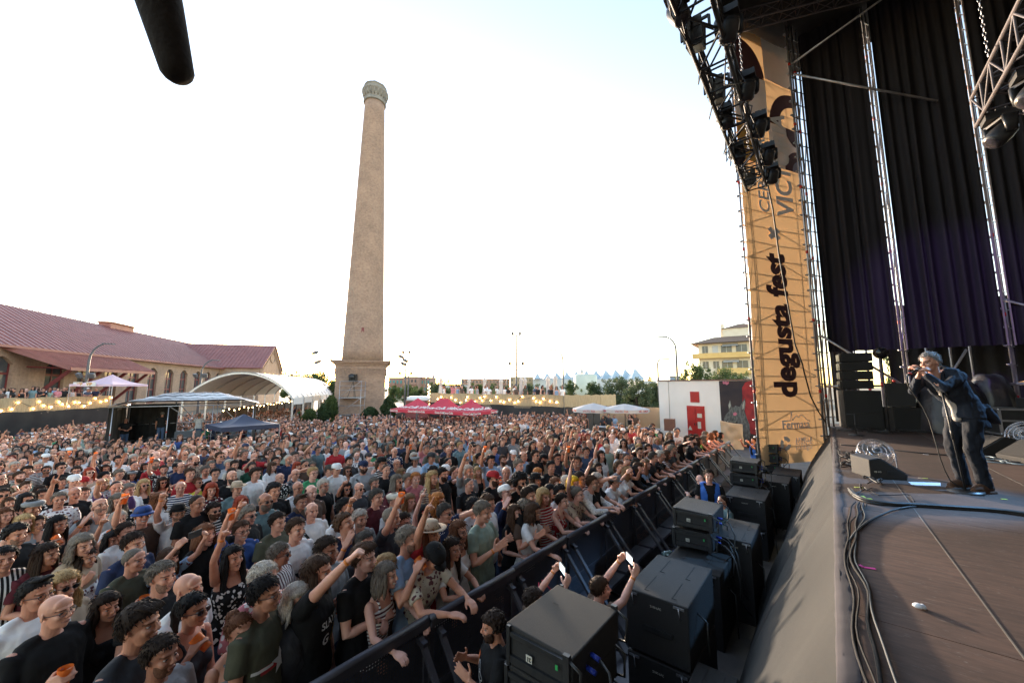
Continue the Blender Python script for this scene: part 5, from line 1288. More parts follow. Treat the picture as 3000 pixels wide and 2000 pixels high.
mpoly('ear_light',[(1674,931),(1677,920),(1679,932),(1676,938)],m_mpale,-.042); mpoly('ear_light',[(1706,930),(1711,918),(1710,936),(1706,940)],m_mpale,-.042)
mpoly('tag_mark',[(1660,877),(1662,874.8),(1665,877),(1668,875),(1671,877.5),(1674,875),(1675,880),(1670,884),(1666,881),(1662,882)],m_mpink,-.042)
# brown cabinet, beige draped thing, hoarding, parasols, bar
p = at_d(1538,974,22.5); o = empty('brown_cabinet','brown wooden cabinet standing high against the white wall','cabinet',(p.x,p.y,0),rzw+.35); g = MB(); h0 = at_d(1538,988,22.5).z; h1 = at_d(1538,961.6,22.5).z; g.b2(-.28,.30,-.25,.25,h0,h1); g.build('box',noisy('brown_wood',(.20,.095,.065),(.15,.07,.05),9,.7,stretch=(1,1,6)),o,bevel=.01); g = MB(); g.bar((0,0,-.3),(0,0,h0),.07); g.build('stand',m_blackp,o)
p = at_d(1680,1003,20.5); o = empty('draped_board','beige dust sheet draped over a tall board before the mural','sheet',(p.x,p.y,0),rzw); g = MB(); n = 16; vs = []
for i in range(n+1):
 for j in range(n+1):
  s,t = i/n,j/n; x = -.52+1.1*s; z = -.15+1.45*t+.12*(1-s)*t; y = -.18*math.sin(math.pi*s)-.06*noise.noise(V(s*4,t*4,2))*2; vs.append((x,y,z))
g.add(vs,[(i*(n+1)+j,(i+1)*(n+1)+j,(i+1)*(n+1)+j+1,i*(n+1)+j+1) for i in range(n) for j in range(n)],True); s_ = g.build('dust_sheet',noisy('beige_sheet',(.62,.42,.25),(.52,.35,.21),2,.8),o); so_ = s_.modifiers.new('t','SOLIDIFY'); so_.thickness = .02
a_ = at_d(1378,935,28.0); b_ = at_d(1515,935,25.4); uu = V(b_.x-a_.x,b_.y-a_.y,0); L = uu.length; o = empty('hoarding','tan sheet hoarding between the terrace and the white building','hoarding',(a_.x,a_.y,0),math.atan2(uu.y,uu.x)); g = MB(); g.b2(0,L+.3,0,.05,-.8,at_d(1450,934,26.5).z); g.build('panel',noisy('tan_sheet',(.52,.36,.22),(.45,.31,.19),1.2,.8,bump=.2),o)
m_para = noisy('white_parasol_cloth',(.74,.72,.71),(.70,.68,.67),2,.7,trans=.3)
def parasol(c, r, zb, zp, label, gz):
 o = empty('parasol',label,'parasol',(c.x,c.y,gz),D2R(20),'open white parasols by the bar'); g = MB(); n = 8; vs = [(0,0,zp-gz)]; N = 6
 for j in range(1,N+1):
  t = j/N
  for i in range(n*3):
   a = 2*math.pi*i/(n*3); q = r*t*(1-.05*(i%3 != 0)*t); vs.append((q*math.cos(a),q*math.sin(a),zp-gz-(zp-zb)*(t**1.15)*(.98+.0*t)-(.03*(i%3 != 0))*t))
 m = n*3; fs = [(0,1+i,1+(i+1)%m) for i in range(m)]+[(1+j*m+i,1+(j+1)*m+i,1+(j+1)*m+(i+1)%m,1+j*m+(i+1)%m) for j in range(N-1) for i in range(m)]
 k = 1+(N-1)*m; base = len(vs); vs += [(vs[k+i][0],vs[k+i][1],vs[k+i][2]-.20) for i in range(m)]; fs += [(k+i,base+i,base+(i+1)%m,k+(i+1)%m) for i in range(m)]
 g.add(vs,fs,False); g.build('canopy',m_para,o); g = MB(); g.tube([(0,0,0),(0,0,zp-gz)],.03,8); g.build('pole',m_blackp,o)
 for ang in (-95,-150,-40):
  a = D2R(ang); t = text_mb('VICTORIA',.17,.004); t.transform(Matrix.Rotation(a+math.pi/2,4,'Z') @ Matrix.Translation((0,-r*.985,zb-gz-.1))); t.build('lettering',m_red,o)
parasol(at_d(1363,930,24.5),1.35,at_d(1363,938,24.5).z,at_d(1363,929,24.5).z+.1,'left open white parasol, over the bar before the black cloth',-.4)
parasol(at_d(1435,930,23.5),1.45,at_d(1435,938,23.5).z,at_d(1435,930,23.5).z+.08,'right open white parasol, over the bar before the hoarding',-.35)
a_ = at_d(1370,985,24.6); b_ = at_d(1515,985,23); uu = V(b_.x-a_.x,b_.y-a_.y,0); o = empty('bar_counter','long grey bar counter behind the crowd left of the white building','bar',(a_.x,a_.y,-.4),math.atan2(uu.y,uu.x)); g = MB(); g.b2(0,uu.length,0,.6,0,1.05); g.build('front',m_steel2,o); g = MB(); g.b2(-.05,uu.length+.05,-.06,.66,1.052,1.10); g.build('counter_top',m_galv,o)
# folded parasols on the terrace
for i,(px,y0,y1,d,lab) in enumerate(((1012,866,903,33,'first folded white parasol from the left on the right terrace'),(1077,868,902,33,'second folded white parasol from the left on the terrace'),(1113,866,904,30.5,'third folded parasol, standing close to the terrace edge'),(1151,868,902,32,'fourth folded parasol from the left on the terrace'),(1197,865,899,30,'left one of the twin folded parasols at the tall mast'),(1206,866,899,30.8,'right one of the twin folded parasols at the tall mast'),(1259,863,906,28,'folded parasol between the terrace people, left of a pair'),(1276,861,900,28.8,'folded parasol right beside the curved lamp, right of a pair'))):
 r = _ray(px,y1); a,b = RF[0],RF[1]; u_ = V(b.x-a.x,b.y-a.y,0); nq = V(-u_.y,u_.x,0).normalized(); kk = V(a.x,a.y,0).dot(nq)/r.dot(nq)+1.6+.5*(i%2); d = kk
 p = at_d(px,y1,d); zt_ = at_d(px,y0,d).z; o = empty('folded_parasol',lab,'parasol',(p.x,p.y,1.62),i,'folded white parasols on the terrace'); H = zt_-1.62; g = MB(); n = 16; vs = []
 prof = ((.55,.235),(.9,.21),(1.3,.17),(H-.42,.13),(H-.34,.19),(H-.1,.10),(H,.02))
 for z,r in prof:
  for k in range(n): a = 2*math.pi*k/n; q = r*(1+.16*math.cos(a*8)); vs.append((q*math.cos(a),q*math.sin(a),z))
 m = len(prof); g.add(vs,[(j*n+k,j*n+(k+1)%n,(j+1)*n+(k+1)%n,(j+1)*n+k) for j in range(m-1) for k in range(n)],True); g.build('folded_cloth',m_para,o); g = MB(); g.tube([(0,0,0),(0,0,.6)],.03,8); g.build('pole',m_steel2,o)
# lit pole at the terrace corner
p = at_d(985,905,37); zt_ = at_d(985,844,37).z; o = empty('lit_pole','thin pole wound with fairy lights at the left corner of the right terrace','pole',(p.x,p.y,1.5)); g = MB(); g.tube([(0,0,0),(0,0,zt_-1.5)],.04,6); g.build('pole',m_steel2,o); g = MB()
for i in range(34): z = .05+i*.045*1.3; a = i*1.1; g.ell((.08*math.cos(a),.08*math.sin(a),z),.028,6)
tg = g.build('fairy_lights',m_bulb,o); tg['kind'] = 'stuff'
# parked cars and portable cabin at the car park (pale shapes right of the chimney)
def car(px, py, d, rz, col, label):
 p = at_d(px,py,d); o = empty('parked_car',label,'car',(p.x,p.y,GZ),rz,'cars in the far car park'); g = MB(); pr_ = [(-2.1,.35),(-2.1,.75),(-1.9,.95),(-1.3,1.0),(-.8,1.42),(.7,1.45),(1.3,.98),(2.0,.85),(2.15,.6),(2.15,.35)]
 n = len(pr_); vs = [(x,-.85,z) for x,z in pr_]+[(x,.85,z) for x,z in pr_]; g.add(vs,[tuple(range(n)),tuple(range(2*n-1,n-1,-1))]+[(i,n+i,n+(i+1)%n,(i+1)%n) for i in range(n)],False); g.build('body',noisy('car_%s'%col[0],col[1],None,2,.3),o,bevel=.05)
 g = MB(); 
 for y in (-.86,.86): g.box((0,y,1.18),(1.7,.02,.32))
 g.build('side_window',m_glassd,o)
 for x in (-1.3,1.35):
  for y in (-.8,.8): g = MB(); g.tube([(x,y-.1,.33),(x,y+.1,.33)],.33,14); g.build('wheel',m_blackp,o)
for i,(px,py,d,c) in enumerate(((893,906,62,('white',(.7,.7,.7))),(905,908,58,('grey',(.25,.26,.28))),(915,910,56,('white',(.7,.7,.7))),(946,911,56,('dark',(.05,.05,.06))),(958,911,60,('white',(.7,.7,.7))))): car(px,py,d,.5+i*.1,c,('pale car nearest the chimney in the far car park','grey car second from the chimney in the far car park','white car left of the tall lamp masts in the far car park','dark car behind the red and white cabin','white car right of the dark one behind the red gazebos')[i])
p = at_d(950,925,36); o = empty('portable_cabin','small red cabin with a white roof behind the leftmost red gazebo','cabin',(p.x,p.y,ground_z(p.x)),math.atan2(_rt.y,_rt.x)); g = MB(); zt_ = at_d(950,920,36).z-ground_z(p.x); g.b2(-.75,1.3,0,1.5,0,zt_); g.build('box',m_redpaint,o); g = MB(); g.loft([((.27,.75,zt_+.002),1.1,.8,4),((.27,.75,zt_+.3),1.05,.75,4),((.27,.75,zt_+.42),.7,.5,4)],20); g.build('roof',m_pvc,o)
# ================================================================== stage
SZ = 2.06
def island_mat(name, c1, c2, rough=.6, stretch=(1,1,1), scale=6, blotch=True):
 m, n, l, p = new_mat(name); geo = n.new('ShaderNodeNewGeometry'); tc = n.new('ShaderNodeTexCoord'); mp = n.new('ShaderNodeMapping'); mp.inputs['Scale'].default_value = stretch
 nz = n.new('ShaderNodeTexNoise'); nz.inputs['Scale'].default_value = scale; nz.inputs['Detail'].default_value = 7; nz.inputs['Roughness'].default_value = .65
 l.new(tc.outputs['Object'],mp.inputs[0]); l.new(mp.outputs[0],nz.inputs['Vector'])
 n2 = n.new('ShaderNodeTexNoise'); n2.inputs['Scale'].default_value = 1.1; n2.inputs['Detail'].default_value = 5; l.new(tc.outputs['Object'],n2.inputs['Vector'])
 mx = n.new('ShaderNodeMixRGB'); mx.inputs[1].default_value = (*c1,1); mx.inputs[2].default_value = (*c2,1); cr = n.new('ShaderNodeValToRGB'); cr.color_ramp.elements[0].position = .35; cr.color_ramp.elements[1].position = .68
 l.new(nz.outputs[0],cr.inputs[0]); l.new(cr.outputs[0],mx.inputs[0])
 ml = n.new('ShaderNodeMixRGB'); ml.blend_type = 'MULTIPLY'; ml.inputs[0].default_value = 1; r = n.new('ShaderNodeMapRange'); r.inputs[3].default_value = .62; r.inputs[4].default_value = 1.15; l.new(geo.outputs['Random Per Island'],r.inputs[0]); l.new(mx.outputs[0],ml.inputs[1]); l.new(r.outputs[0],ml.inputs[2])
 m3 = n.new('ShaderNodeMixRGB'); m3.blend_type = 'MULTIPLY'; m3.inputs[0].default_value = .8; r2 = n.new('ShaderNodeMapRange'); r2.inputs[1].default_value = .3; r2.inputs[2].default_value = .7; r2.inputs[3].default_value = .65; r2.inputs[4].default_value = 1.2; l.new(n2.outputs[0],r2.inputs[0]); l.new(ml.outputs[0],m3.inputs[1]); l.new(r2.outputs[0],m3.inputs[2])
 # pale scuffs
 n3 = n.new('ShaderNodeTexNoise'); n3.inputs['Scale'].default_value = 9; n3.inputs['Detail'].default_value = 9; n3.inputs['Distortion'].default_value = 2.5; l.new(mp.outputs[0],n3.inputs['Vector']); c3 = n.new('ShaderNodeValToRGB'); c3.color_ramp.elements[0].position = .62; c3.color_ramp.elements[1].position = .74; l.new(n3.outputs[0],c3.inputs[0])
 m4 = n.new('ShaderNodeMixRGB'); m4.inputs[2].default_value = (.20,.18,.165,1); f = n.new('ShaderNodeMath'); f.operation = 'MULTIPLY'; f.inputs[1].default_value = .65; l.new(c3.outputs[0],f.inputs[0]); l.new(f.outputs[0],m4.inputs[0]); l.new(m3.outputs[0],m4.inputs[1])
 l.new(m4.outputs[0],p.inputs['Base Color']); p.inputs['Roughness'].default_value = rough
 b = n.new('ShaderNodeBump'); b.inputs['Strength'].default_value = .2; b.inputs['Distance'].default_value = .004; l.new(nz.outputs[0],b.inputs['Height']); l.new(b.outputs[0],p.inputs['Normal']); return m
m_floor = island_mat('stage_plywood',(.112,.064,.046),(.060,.036,.027),.75,(1.2,5,1),5)
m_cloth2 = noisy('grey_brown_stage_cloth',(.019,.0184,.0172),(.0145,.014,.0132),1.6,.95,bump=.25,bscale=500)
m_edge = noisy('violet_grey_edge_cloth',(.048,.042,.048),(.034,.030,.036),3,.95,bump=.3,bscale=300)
m_stagebl = noisy('stage_black',(.012,.012,.013),(.018,.018,.018),2,.8)
stage = empty('stage','raised festival stage with worn plywood floor, roof and scaffold legs at the right','stage',(0,0,0))
g = MB(); xs_ = [.03,.62,1.86,3.10,4.34,5.58,6.82,8.06,9.3]; ys_ = [-4.4,-1.97,.46,2.93,5.37,7.81,10.25,12.69,15.1,16.9]
for i in range(len(xs_)-1):
 for j in range(len(ys_)-1): g.b2(xs_[i]+.003,xs_[i+1]-.003,ys_[j]+.003,ys_[j+1]-.003,SZ-.03,SZ)
g.build('plywood_floor',m_floor,stage)
g = MB(); g.b2(.02,9.3,-4.4,16.9,1.7,SZ-.032); g.build('floor_frame',m_stagebl,stage)
# seams catch dust: thin pale lines
g = MB()
for x in xs_[1:4]: g.b2(x-.004,x+.004,-4,15.1,SZ+.0005,SZ+.0022)
g.build('seam_strip',noisy('dusty_seam',(.16,.14,.12)),stage)
# cloth hanging from the edge down to the pit
g = MB(); ny_ = 520; nz_ = 34; vs = []
for i in range(ny_+1):
 y = -4.+19.*i/ny_
 for j in range(nz_+1):
  t = j/nz_
  x = .015-.98*t-.12*math.sin(math.pi*t); z = SZ-.0-(SZ-.02)*(t**.92)
  f = .05*noise.noise(V(y*.9,t*1.2,0))*t+.022*noise.noise(V(y*4,t*2,3))*t+.010*noise.noise(V(y*9+t*7,t*5,6))+.020*max(0,noise.noise(V(y*2.2+t*3.5,t*1.4,9)))
  f += .30*sum(math.exp(-((y-(c_+s_*t))/.13)**2)*k_ for c_,s_,k_ in ((7.3,-1.9,1.),(7.75,-1.2,-.9),(8.1,-2.8,.8),(5.6,-.9,.5),(10.2,-1.8,.7),(12.,-1.5,.6),(2.,-.5,.35)))*math.sin(math.pi*min(1,t*1.05))**.5
  vs.append((x+f*.6-.07+.0115*y,y,z+f*.75))
g.add(vs,[(i*(nz_+1)+j,i*(nz_+1)+j+1,(i+1)*(nz_+1)+j+1,(i+1)*(nz_+1)+j) for i in range(ny_) for j in range(nz_)],True)
g.build('edge_drape',m_cloth2,stage)
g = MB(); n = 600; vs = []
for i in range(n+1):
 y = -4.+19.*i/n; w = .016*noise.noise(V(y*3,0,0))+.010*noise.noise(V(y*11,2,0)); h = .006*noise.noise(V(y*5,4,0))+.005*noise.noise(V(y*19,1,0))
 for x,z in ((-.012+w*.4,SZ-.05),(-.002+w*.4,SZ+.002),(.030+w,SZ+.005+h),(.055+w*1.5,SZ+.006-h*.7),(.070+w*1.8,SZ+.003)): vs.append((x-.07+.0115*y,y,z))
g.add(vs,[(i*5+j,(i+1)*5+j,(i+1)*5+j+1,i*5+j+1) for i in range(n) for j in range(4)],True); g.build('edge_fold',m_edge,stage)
# roof and back
g = MB(); g.b2(-1.75,9.5,-5,18,15.8,16.0); g.b2(-1.75,-1.65,-5,18,15.1,15.8); g.build('roof',m_black,stage)
# drapes at the far side, with scaffold between
YC = 16.0; zb_ = 4.4; m_drape = noisy('black_stage_drape',(.011,.009,.012),(.017,.014,.018),1.3,.85,stretch=(4,4,.3))
panels = [(.20,1.84),(2.02,3.82),(4.0,6.2)]
for i,(x0,x1) in enumerate(panels):
 g = MB(); drape(g,(x1,YC,0),(x0,YC,0),zb_,15.8,6+i,.10,i*3.3,34,irr=1.); d_ = g.build('drape',m_drape,stage)
 g = MB()
 for x in (x0-.03,x1+.03): g.bar((x,YC-.02,zb_-.03),(x,YC-.02,14.8),.045,.03)
 g.build('drape_edge',noisy('pale_webbing',(.26,.22,.22),(.2,.17,.17)),d_)
def tower(x, y, z0, z1, w=.12, name='scaffold_tower'):
 g = MB(); g.tube([(x,y,z0),(x,y,z1)],.032,8); g.tube([(x+w,y+.35,z0),(x+w,y+.35,z1)],.026,8)
 z = z0+.3
 while z < z1:
  g.tube([(x-.08,y-.02,z),(x+w+.05,y+.37,z)],.016,5); g.tube([(x-.05,y,z),(x-.05,y,z+.03)],.05,8); z += .5
 z = z0
 while z < z1-1.8: g.tube([(x,y,z),(x+w,y+.35,z+1.6)],.016,5); z += 2.
 o = g.build(name,m_galv,stage); z = z0+.9
 while z < z1: b = MB(); b.tube([(x,y,z),(x,y,z+.10)],.036,8); b.build('joint_band',m_red,o); z += 2.2
 return o
tower(.03,15.35,SZ,15.8); tower(1.89,YC+.05,SZ,15.8); tower(3.88,YC+.05,SZ,15.8); tower(6.3,YC+.05,SZ,15.8)
tower(-.10,15.0,0,15.8,.06,'banner_pole'); tower(-1.62,13.42,0,15.8,.06,'banner_pole')
for a_,b_ in (((.03,15.3,4.9),(1.86,15.9,3.28)),((.03,15.4,3.30),(1.86,15.9,3.32)),((1.86,15.9,3.34),(3.88,YC,3.36)),((3.88,YC,3.36),(6.3,YC,3.36)),((0,14.8,13.6),(3.2,15.8,11.6)),((.02,14.8,14.0),(4.,15.0,15.6)),((3.88,YC,5.6),(5.5,YC-.3,4.6)),((2.2,17.4,SZ),(3.4,17.4,4.4)))+tuple(((x,17.6,SZ),(x,17.6,6)) for x in (.9,1.2,1.5,2.6,3.1,3.5)):
 g = MB(); g.tube([a_,b_],.033,8); g.build('scaffold_tube',m_galv,stage)
for p in ((1.62,15.83,3.47),(1.35,15.76,3.32),(1.5,17.6,3.4),(1.2,17.6,3.2),(3.1,17.6,3.3)): g = MB(); g.ell(p,.045,8); g.build('joint_band',m_red,stage)
# black masking at the back below the drapes (leaves gaps)
g = MB(); drape(g,(.95,17.9,0),(.25,17.9,0),SZ,6.,5,.05,9); drape(g,(9,17.9,0),(1.75,17.9,0),SZ,6.,18,.06,10); drape(g,(9.2,-4,0),(9.2,17.9,0),SZ,15.8,30,.09,11,20); g.build('masking_drape',m_stagebl,stage)
g = MB(); drape(g,(-.3,-4.6,0),(9.2,-4.6,0),SZ,15.8,20,.09,12,12); g.build('side_drape',m_stagebl,stage)
# roof trusses seen top left of the banner
def truss(a, b, w, name, mat=None, parent=None, up=V(0,0,1), r=.025, seg=.5):
 a = V(*a); b = V(*b); u = (b-a).normalized(); L = (b-a).length; s = u.cross(up).normalized(); q = s.cross(u).normalized(); g = MB(); C4 = [(s*i+q*j)*(w/2) for i in (-1,1) for j in (-1,1)]
 for c in C4: g.tube([a+c,b+c],r,7)
 n = max(2,int(L/seg))
 for k in range(n+1):
  p = a.lerp(b,k/n)
  for i,j in ((0,1),(1,3),(3,2),(2,0)): g.tube([p+C4[i],p+C4[j]],r*.55,5,False)
  if k < n:
   p2 = a.lerp(b,(k+1)/n)
   for i,j in ((0,1),(1,3),(3,2),(2,0)):
    if k%2: i,j = j,i
    g.tube([p+C4[i],p2+C4[j]],r*.55,5,False)
 return g.build(name,mat or m_galv,parent)
m_alu = noisy('aluminium_truss',(.12,.105,.11),(.09,.08,.085),5,.6,metal=.3); m_blktruss = noisy('black_truss',(.02,.02,.022),(.03,.03,.03),5,.5)
for y in (14.6,12.2): truss((-1.6,y-1.2,15.35),(4,y+1.,15.35),.4,'roof_truss',m_alu,stage)
# ------------------------------------------------------------------ banner
BL, BR = V(-1.56,13.45,0), V(-.09,15.88,0); bu = (BR-BL); BW = bu.length; bu.normalize(); rzb = math.atan2(bu.y,bu.x); BZ0, BZ1 = 1.0, 15.35
def onban(px, py):
 r = _ray(px,py); nr = V(-bu.y,bu.x,0); k = BL.dot(nr)/r.dot(nr); p = V(0,0,CAMH)+r*k; return (p-V(BL.x,BL.y,0)).dot(bu), p.z
ban = empty('banner','tall orange vertical festival banner with white and dark lettering beside the stage','banner',(BL.x,BL.y,0),rzb)
m_ban = new_mat('orange_mesh_banner'); mm,n_,l_,p_ = m_ban; p_.inputs['Base Color'].default_value = (.62,.33,.10,1); p_.inputs['Roughness'].default_value = .8
tc = n_.new('ShaderNodeTexCoord'); nz = n_.new('ShaderNodeTexNoise'); nz.inputs['Scale'].default_value = 1.2; l_.new(tc.outputs['Object'],nz.inputs['Vector']); mx = n_.new('ShaderNodeMixRGB'); mx.inputs[1].default_value = (.90,.60,.33,1); mx.inputs[2].default_value = (.84,.54,.28,1); l_.new(nz.outputs[0],mx.inputs[0]); l_.new(mx.outputs[0],p_.inputs['Base Color'])
t_ = n_.new('ShaderNodeBsdfTranslucent'); l_.new(mx.outputs[0],t_.inputs[0]); tr = n_.new('ShaderNodeBsdfTransparent'); ms = n_.new('ShaderNodeMixShader'); ms.inputs[0].default_value = .08; l_.new(p_.outputs[0],ms.inputs[1]); l_.new(t_.outputs[0],ms.inputs[2]); ms2 = n_.new('ShaderNodeMixShader'); ms2.inputs[0].default_value = .0; l_.new(ms.outputs[0],ms2.inputs[1]); l_.new(tr.outputs[0],ms2.inputs[2]); l_.new(ms2.outputs[0],n_['Material Output'].inputs[0]); m_ban = mm
def printm(nm, c): return noisy(nm,c,tuple(q*.92 for q in c),3,.8,trans=.03)
m_pw = noisy('banner_white',(.90,.87,.85),(.86,.83,.81),3,.8,trans=.05); m_pd = printm('banner_maroon',(.10,.040,.045)); m_pg = printm('banner_gold',(.60,.33,.08)); m_pb = printm('banner_slate',(.25,.24,.32))
def bwave(x, z): return .03*math.sin(x*2.2+z*.6)+.02*noise.noise(V(x*1.5,z*.7,2))
g = MB(); NX, NZ = 18, 90; vs = []
for i in range(NX+1):
 for j in range(NZ+1):
  x = BW*i/NX; z = BZ0+(BZ1-BZ0)*j/NZ; vs.append((x,bwave(x,z),z))
g.add(vs,[(i*(NZ+1)+j,(i+1)*(NZ+1)+j,(i+1)*(NZ+1)+j+1,i*(NZ+1)+j+1) for i in range(NX) for j in range(NZ)],True); g.build('banner_cloth',m_ban,ban)
g = MB()
for i in range(24):
 z = BZ0+.5+i*.53; g.tube([(0.05,.14,z),(BW-.05,.14,z)],.02,5); g.tube([(0.05 if i%2 else BW-.05,.15,z),(BW*.5,.15,z+.53)],.02,5)
for x in (.35,BW-.4): g.tube([(x,.14,BZ0),(x,.14,BZ1)],.025,6)
g.build('scaffold_behind',m_galv,ban)
def decal(nm, mb, mat, off=.012):
 mb.v = [(v[0], bwave(v[0],v[2])-off+v[1], v[2]) for v in mb.v]; return mb.build(nm,mat,ban)
def strip(x0,x1,z0,z1,mat,nm='printed_square',off=.010):
 g = MB(); n = 6; vs = []
 for i in range(n+1):
  for j in range(n+1): vs.append((x0+(x1-x0)*i/n,0,z0+(z1-z0)*j/n))
 g.add(vs,[(i*(n+1)+j,(i+1)*(n+1)+j,(i+1)*(n+1)+j+1,i*(n+1)+j+1) for i in range(n) for j in range(n)],False); return decal(nm,g,mat,off)
def arcpoly(cx,cz,r0,r1,a0,a1,mat,off=.016,nm='printed_arc'):
 g = MB(); n = 16; vs = []
 for i in range(n+1):
  a = D2R(a0+(a1-a0)*i/n); vs += [(cx+r0*math.cos(a),0,cz+r0*math.sin(a)),(cx+r1*math.cos(a),0,cz+r1*math.sin(a))]
 g.add(vs,[(2*i,2*i+1,2*i+3,2*i+2) for i in range(n)],False); return decal(nm,g,mat,off)
# squares of the upper pattern (two columns)
h2 = BW/2; zq = BZ1
sq = h2*1.12
strip(h2,BW,zq-sq,zq,m_pw); strip(0,h2,zq-sq*2.1,zq-sq*1.05,m_pw); strip(h2,BW,zq-sq*3,zq-sq*2.0,m_pw); 
arcpoly(0,zq-sq*1.05,0,h2*.97,0,90,m_pd); arcpoly(BW,zq-sq*2.0,h2*.62,h2*.95,90,180,m_pd); arcpoly(BW,zq-sq*2.0,0,h2*.45,90+90,270,m_pd); arcpoly(BW,zq-sq*3.0,h2*.30,h2*.55,90,180,m_pd); arcpoly(BW,zq-sq*3.0,0,h2*.30,90,180,m_pb); arcpoly(h2*.0,zq-sq*3.0,0,h2*.9,0,90,m_pg,nm='printed_quarter')
def vtext(s, px, py0, py1, mat, width_px=None, bold=0, hpx=40, off=.016):
 """text running upwards between image rows py0 (bottom) and py1 (top) on column px"""
 x0,z0 = onban(px,py0); x1,z1 = onban(px-.09*(py0-py1),py1); t = text_mb(s,1,.003,bold=bold)
 a = [min(v[0] for v in t.v),max(v[0] for v in t.v),min(v[2] for v in t.v),max(v[2] for v in t.v)]; L = z1-z0; sx = L/(a[1]-a[0])
 xa,_ = onban(px-hpx/2,(py0+py1)/2); xb,_ = onban(px+hpx/2,(py0+py1)/2); sz = (xb-xa)/(a[3]-a[2]); cx = (x0+x1)/2+.0; cz = (z0+z1)/2; mx_ = (a[0]+a[1])/2; mz = (a[2]+a[3])/2
 t.v = [(cx-(v[2]-mz)*sz, v[1], cz+(v[0]-mx_)*sx) for v in t.v]; return decal('lettering',t,mat,.035)
vtext('degusta fest',1812,912,582,m_pd,bold=.045,hpx=66)
vtext('×',1779,552,522,m_pw,bold=.08,hpx=30)
vtext('VICTORIA',1803,500,262,m_pw,bold=.03,hpx=34)
vtext('CERVEZAS',1757,488,300,m_pw,bold=.015,hpx=24)
def htext(s, px, py, wpx, mat, bold=0):
 x0,z = onban(px-wpx/2,py); x1,_ = onban(px+wpx/2,py); t = text_mb(s,1,.003,bold=bold); a0 = min(v[0] for v in t.v); a1 = max(v[0] for v in t.v); k = (x1-x0)/(a1-a0); t.v = [((x0+x1)/2+(v[0]-(a0+a1)/2)*k, v[1], z+v[2]*k) for v in t.v]; decal('lettering',t,mat,.035)
htext('Fermasa',1825,976,62,m_pw,bold=.02)
g = MB(); P_ = [onban(*q) for q in ((1793,968),(1812,966),(1812,944),(1814,944),(1815,965),(1824,952),(1829,957),(1836,950),(1848,962),(1856,966),(1848,964.5),(1836,953),(1829,960),(1824,955),(1816,968),(1793,970))]
def ribbon(P,w,mat):
 g = MB()
 for (x0,z0),(x1,z1) in zip(P,P[1:]):
  d = V(x1-x0,0,z1-z0); q = V(-d.z,0,d.x).normalized()*w/2; g.add([(x0+q.x,0,z0+q.z),(x1+q.x,0,z1+q.z),(x1-q.x,0,z1-q.z),(x0-q.x,0,z0-q.z)],[(0,1,2,3)],False)
 decal('logo_line',g,mat,.035)
ribbon([onban(*q) for q in ((1793,967),(1811,965),(1812.5,944),(1815,965),(1824,953),(1829,958),(1836,951),(1850,964),(1857,966))],.03,m_pw)
htext('ARMILLA',1842,1010,40,m_pw,bold=.01); htext('AVANZA',1842,1018,39,m_pw); htext('contigo',1842,1027,36,m_pw)
cx_,cz_ = onban(1802,1018); 
for a0,a1 in ((20,110),(140,230),(260,350)): arcpoly(cx_,cz_,.09,.21,a0,a1,m_pw,off=.035,nm='logo_arc')
# cable hanging across the banner
g = MB(); pts = [at_d(*q) for q in ((1762,418,9.0),(1775,480,9.4),(1790,590,9.8),(1808,690,9.9),(1826,790,10.),(1843,836,10.1),(1846,850,10.2),(1862,910,10.4),(1880,945,10.6),(1898,972,10.9))]; g.tube([tuple(p) for p in pts],.018,6)
tag(g.build('hanging_cable',m_cable),'thick black cable hanging from the left lighting truss down across the orange banner','cable')
# ------------------------------------------------------------------ lighting trusses with moving heads
def moving_head_proto():
 parts = {}
 b = MB(); b.box((0,0,-.07),(.36,.30,.13)); b.box((0,0,.01),(.10,.22,.06)); b.tube([(-.1,0,.0),(-.1,0,.09)],.02,6); b.tube([(.1,0,0),(.1,0,.09)],.02,6); parts['base'] = (b,m_blackp)
 y = MB()
 for s in (-1,1): y.loft([((s*.195,0,-.16),.035,.10,4),((s*.205,0,-.30),.032,.085,4),((s*.20,0,-.44),.03,.06,4)],14)
 y.box((0,0,-.16),(.42,.16,.05)); parts['yoke'] = (y,m_blackp)
 h = MB(); h.loft([((0,0,.16),.10,.10,3),((0,0,.20),.07,.07,3)],20); h.loft([((0,0,-.20),.125,.125),((0,0,-.16),.150,.150),((0,0,-.02),.155,.155),((0,0,.10),.14,.14,3),((0,0,.18),.10,.10,3)],24); parts['head'] = (h,m_blackp)
 l = MB(); l.ell((0,0,-.195),(.118,.118,.035),18); parts['lens'] = (l,noisy('fresnel_lens',(.05,.045,.06),(.03,.03,.03),30,.08))
 return parts
_mh = moving_head_proto(); _mhm = {k:v[0].mesh(k,v[1]) for k,v in _mh.items()}
def moving_head(p, rz, tilt, pan, label, s=1.):
 o = empty('moving_head_lamp',label,'stage lamp',tuple(p),rz,'moving head lamps hanging from the trusses'); o.scale = (s,s,s)
 b = bpy.data.objects.new('base',_mhm['base']); COL.objects.link(b); b.parent = o
 y = bpy.data.objects.new('yoke',_mhm['yoke']); COL.objects.link(y); y.parent = o; y.rotation_euler = (0,0,pan)
 h = bpy.data.objects.new('head',_mhm['head']); COL.objects.link(h); h.parent = o; h.matrix_local = Matrix.Rotation(pan,4,'Z') @ Matrix.Translation((0,0,-.38)) @ Matrix.Rotation(tilt,4,'X')
 l = bpy.data.objects.new('lens',_mhm['lens']); COL.objects.link(l); l.parent = h
 return o
TZ = 7.6; o = empty('lighting_truss','black lighting truss hanging over the stage edge, full of moving lamps','truss',(-.79,9.1,TZ)); t = truss((0,0,0),(0,-9,0),.34,'truss_frame',m_blktruss,o,r=.026)
g = MB(); rnd = random.Random(4)
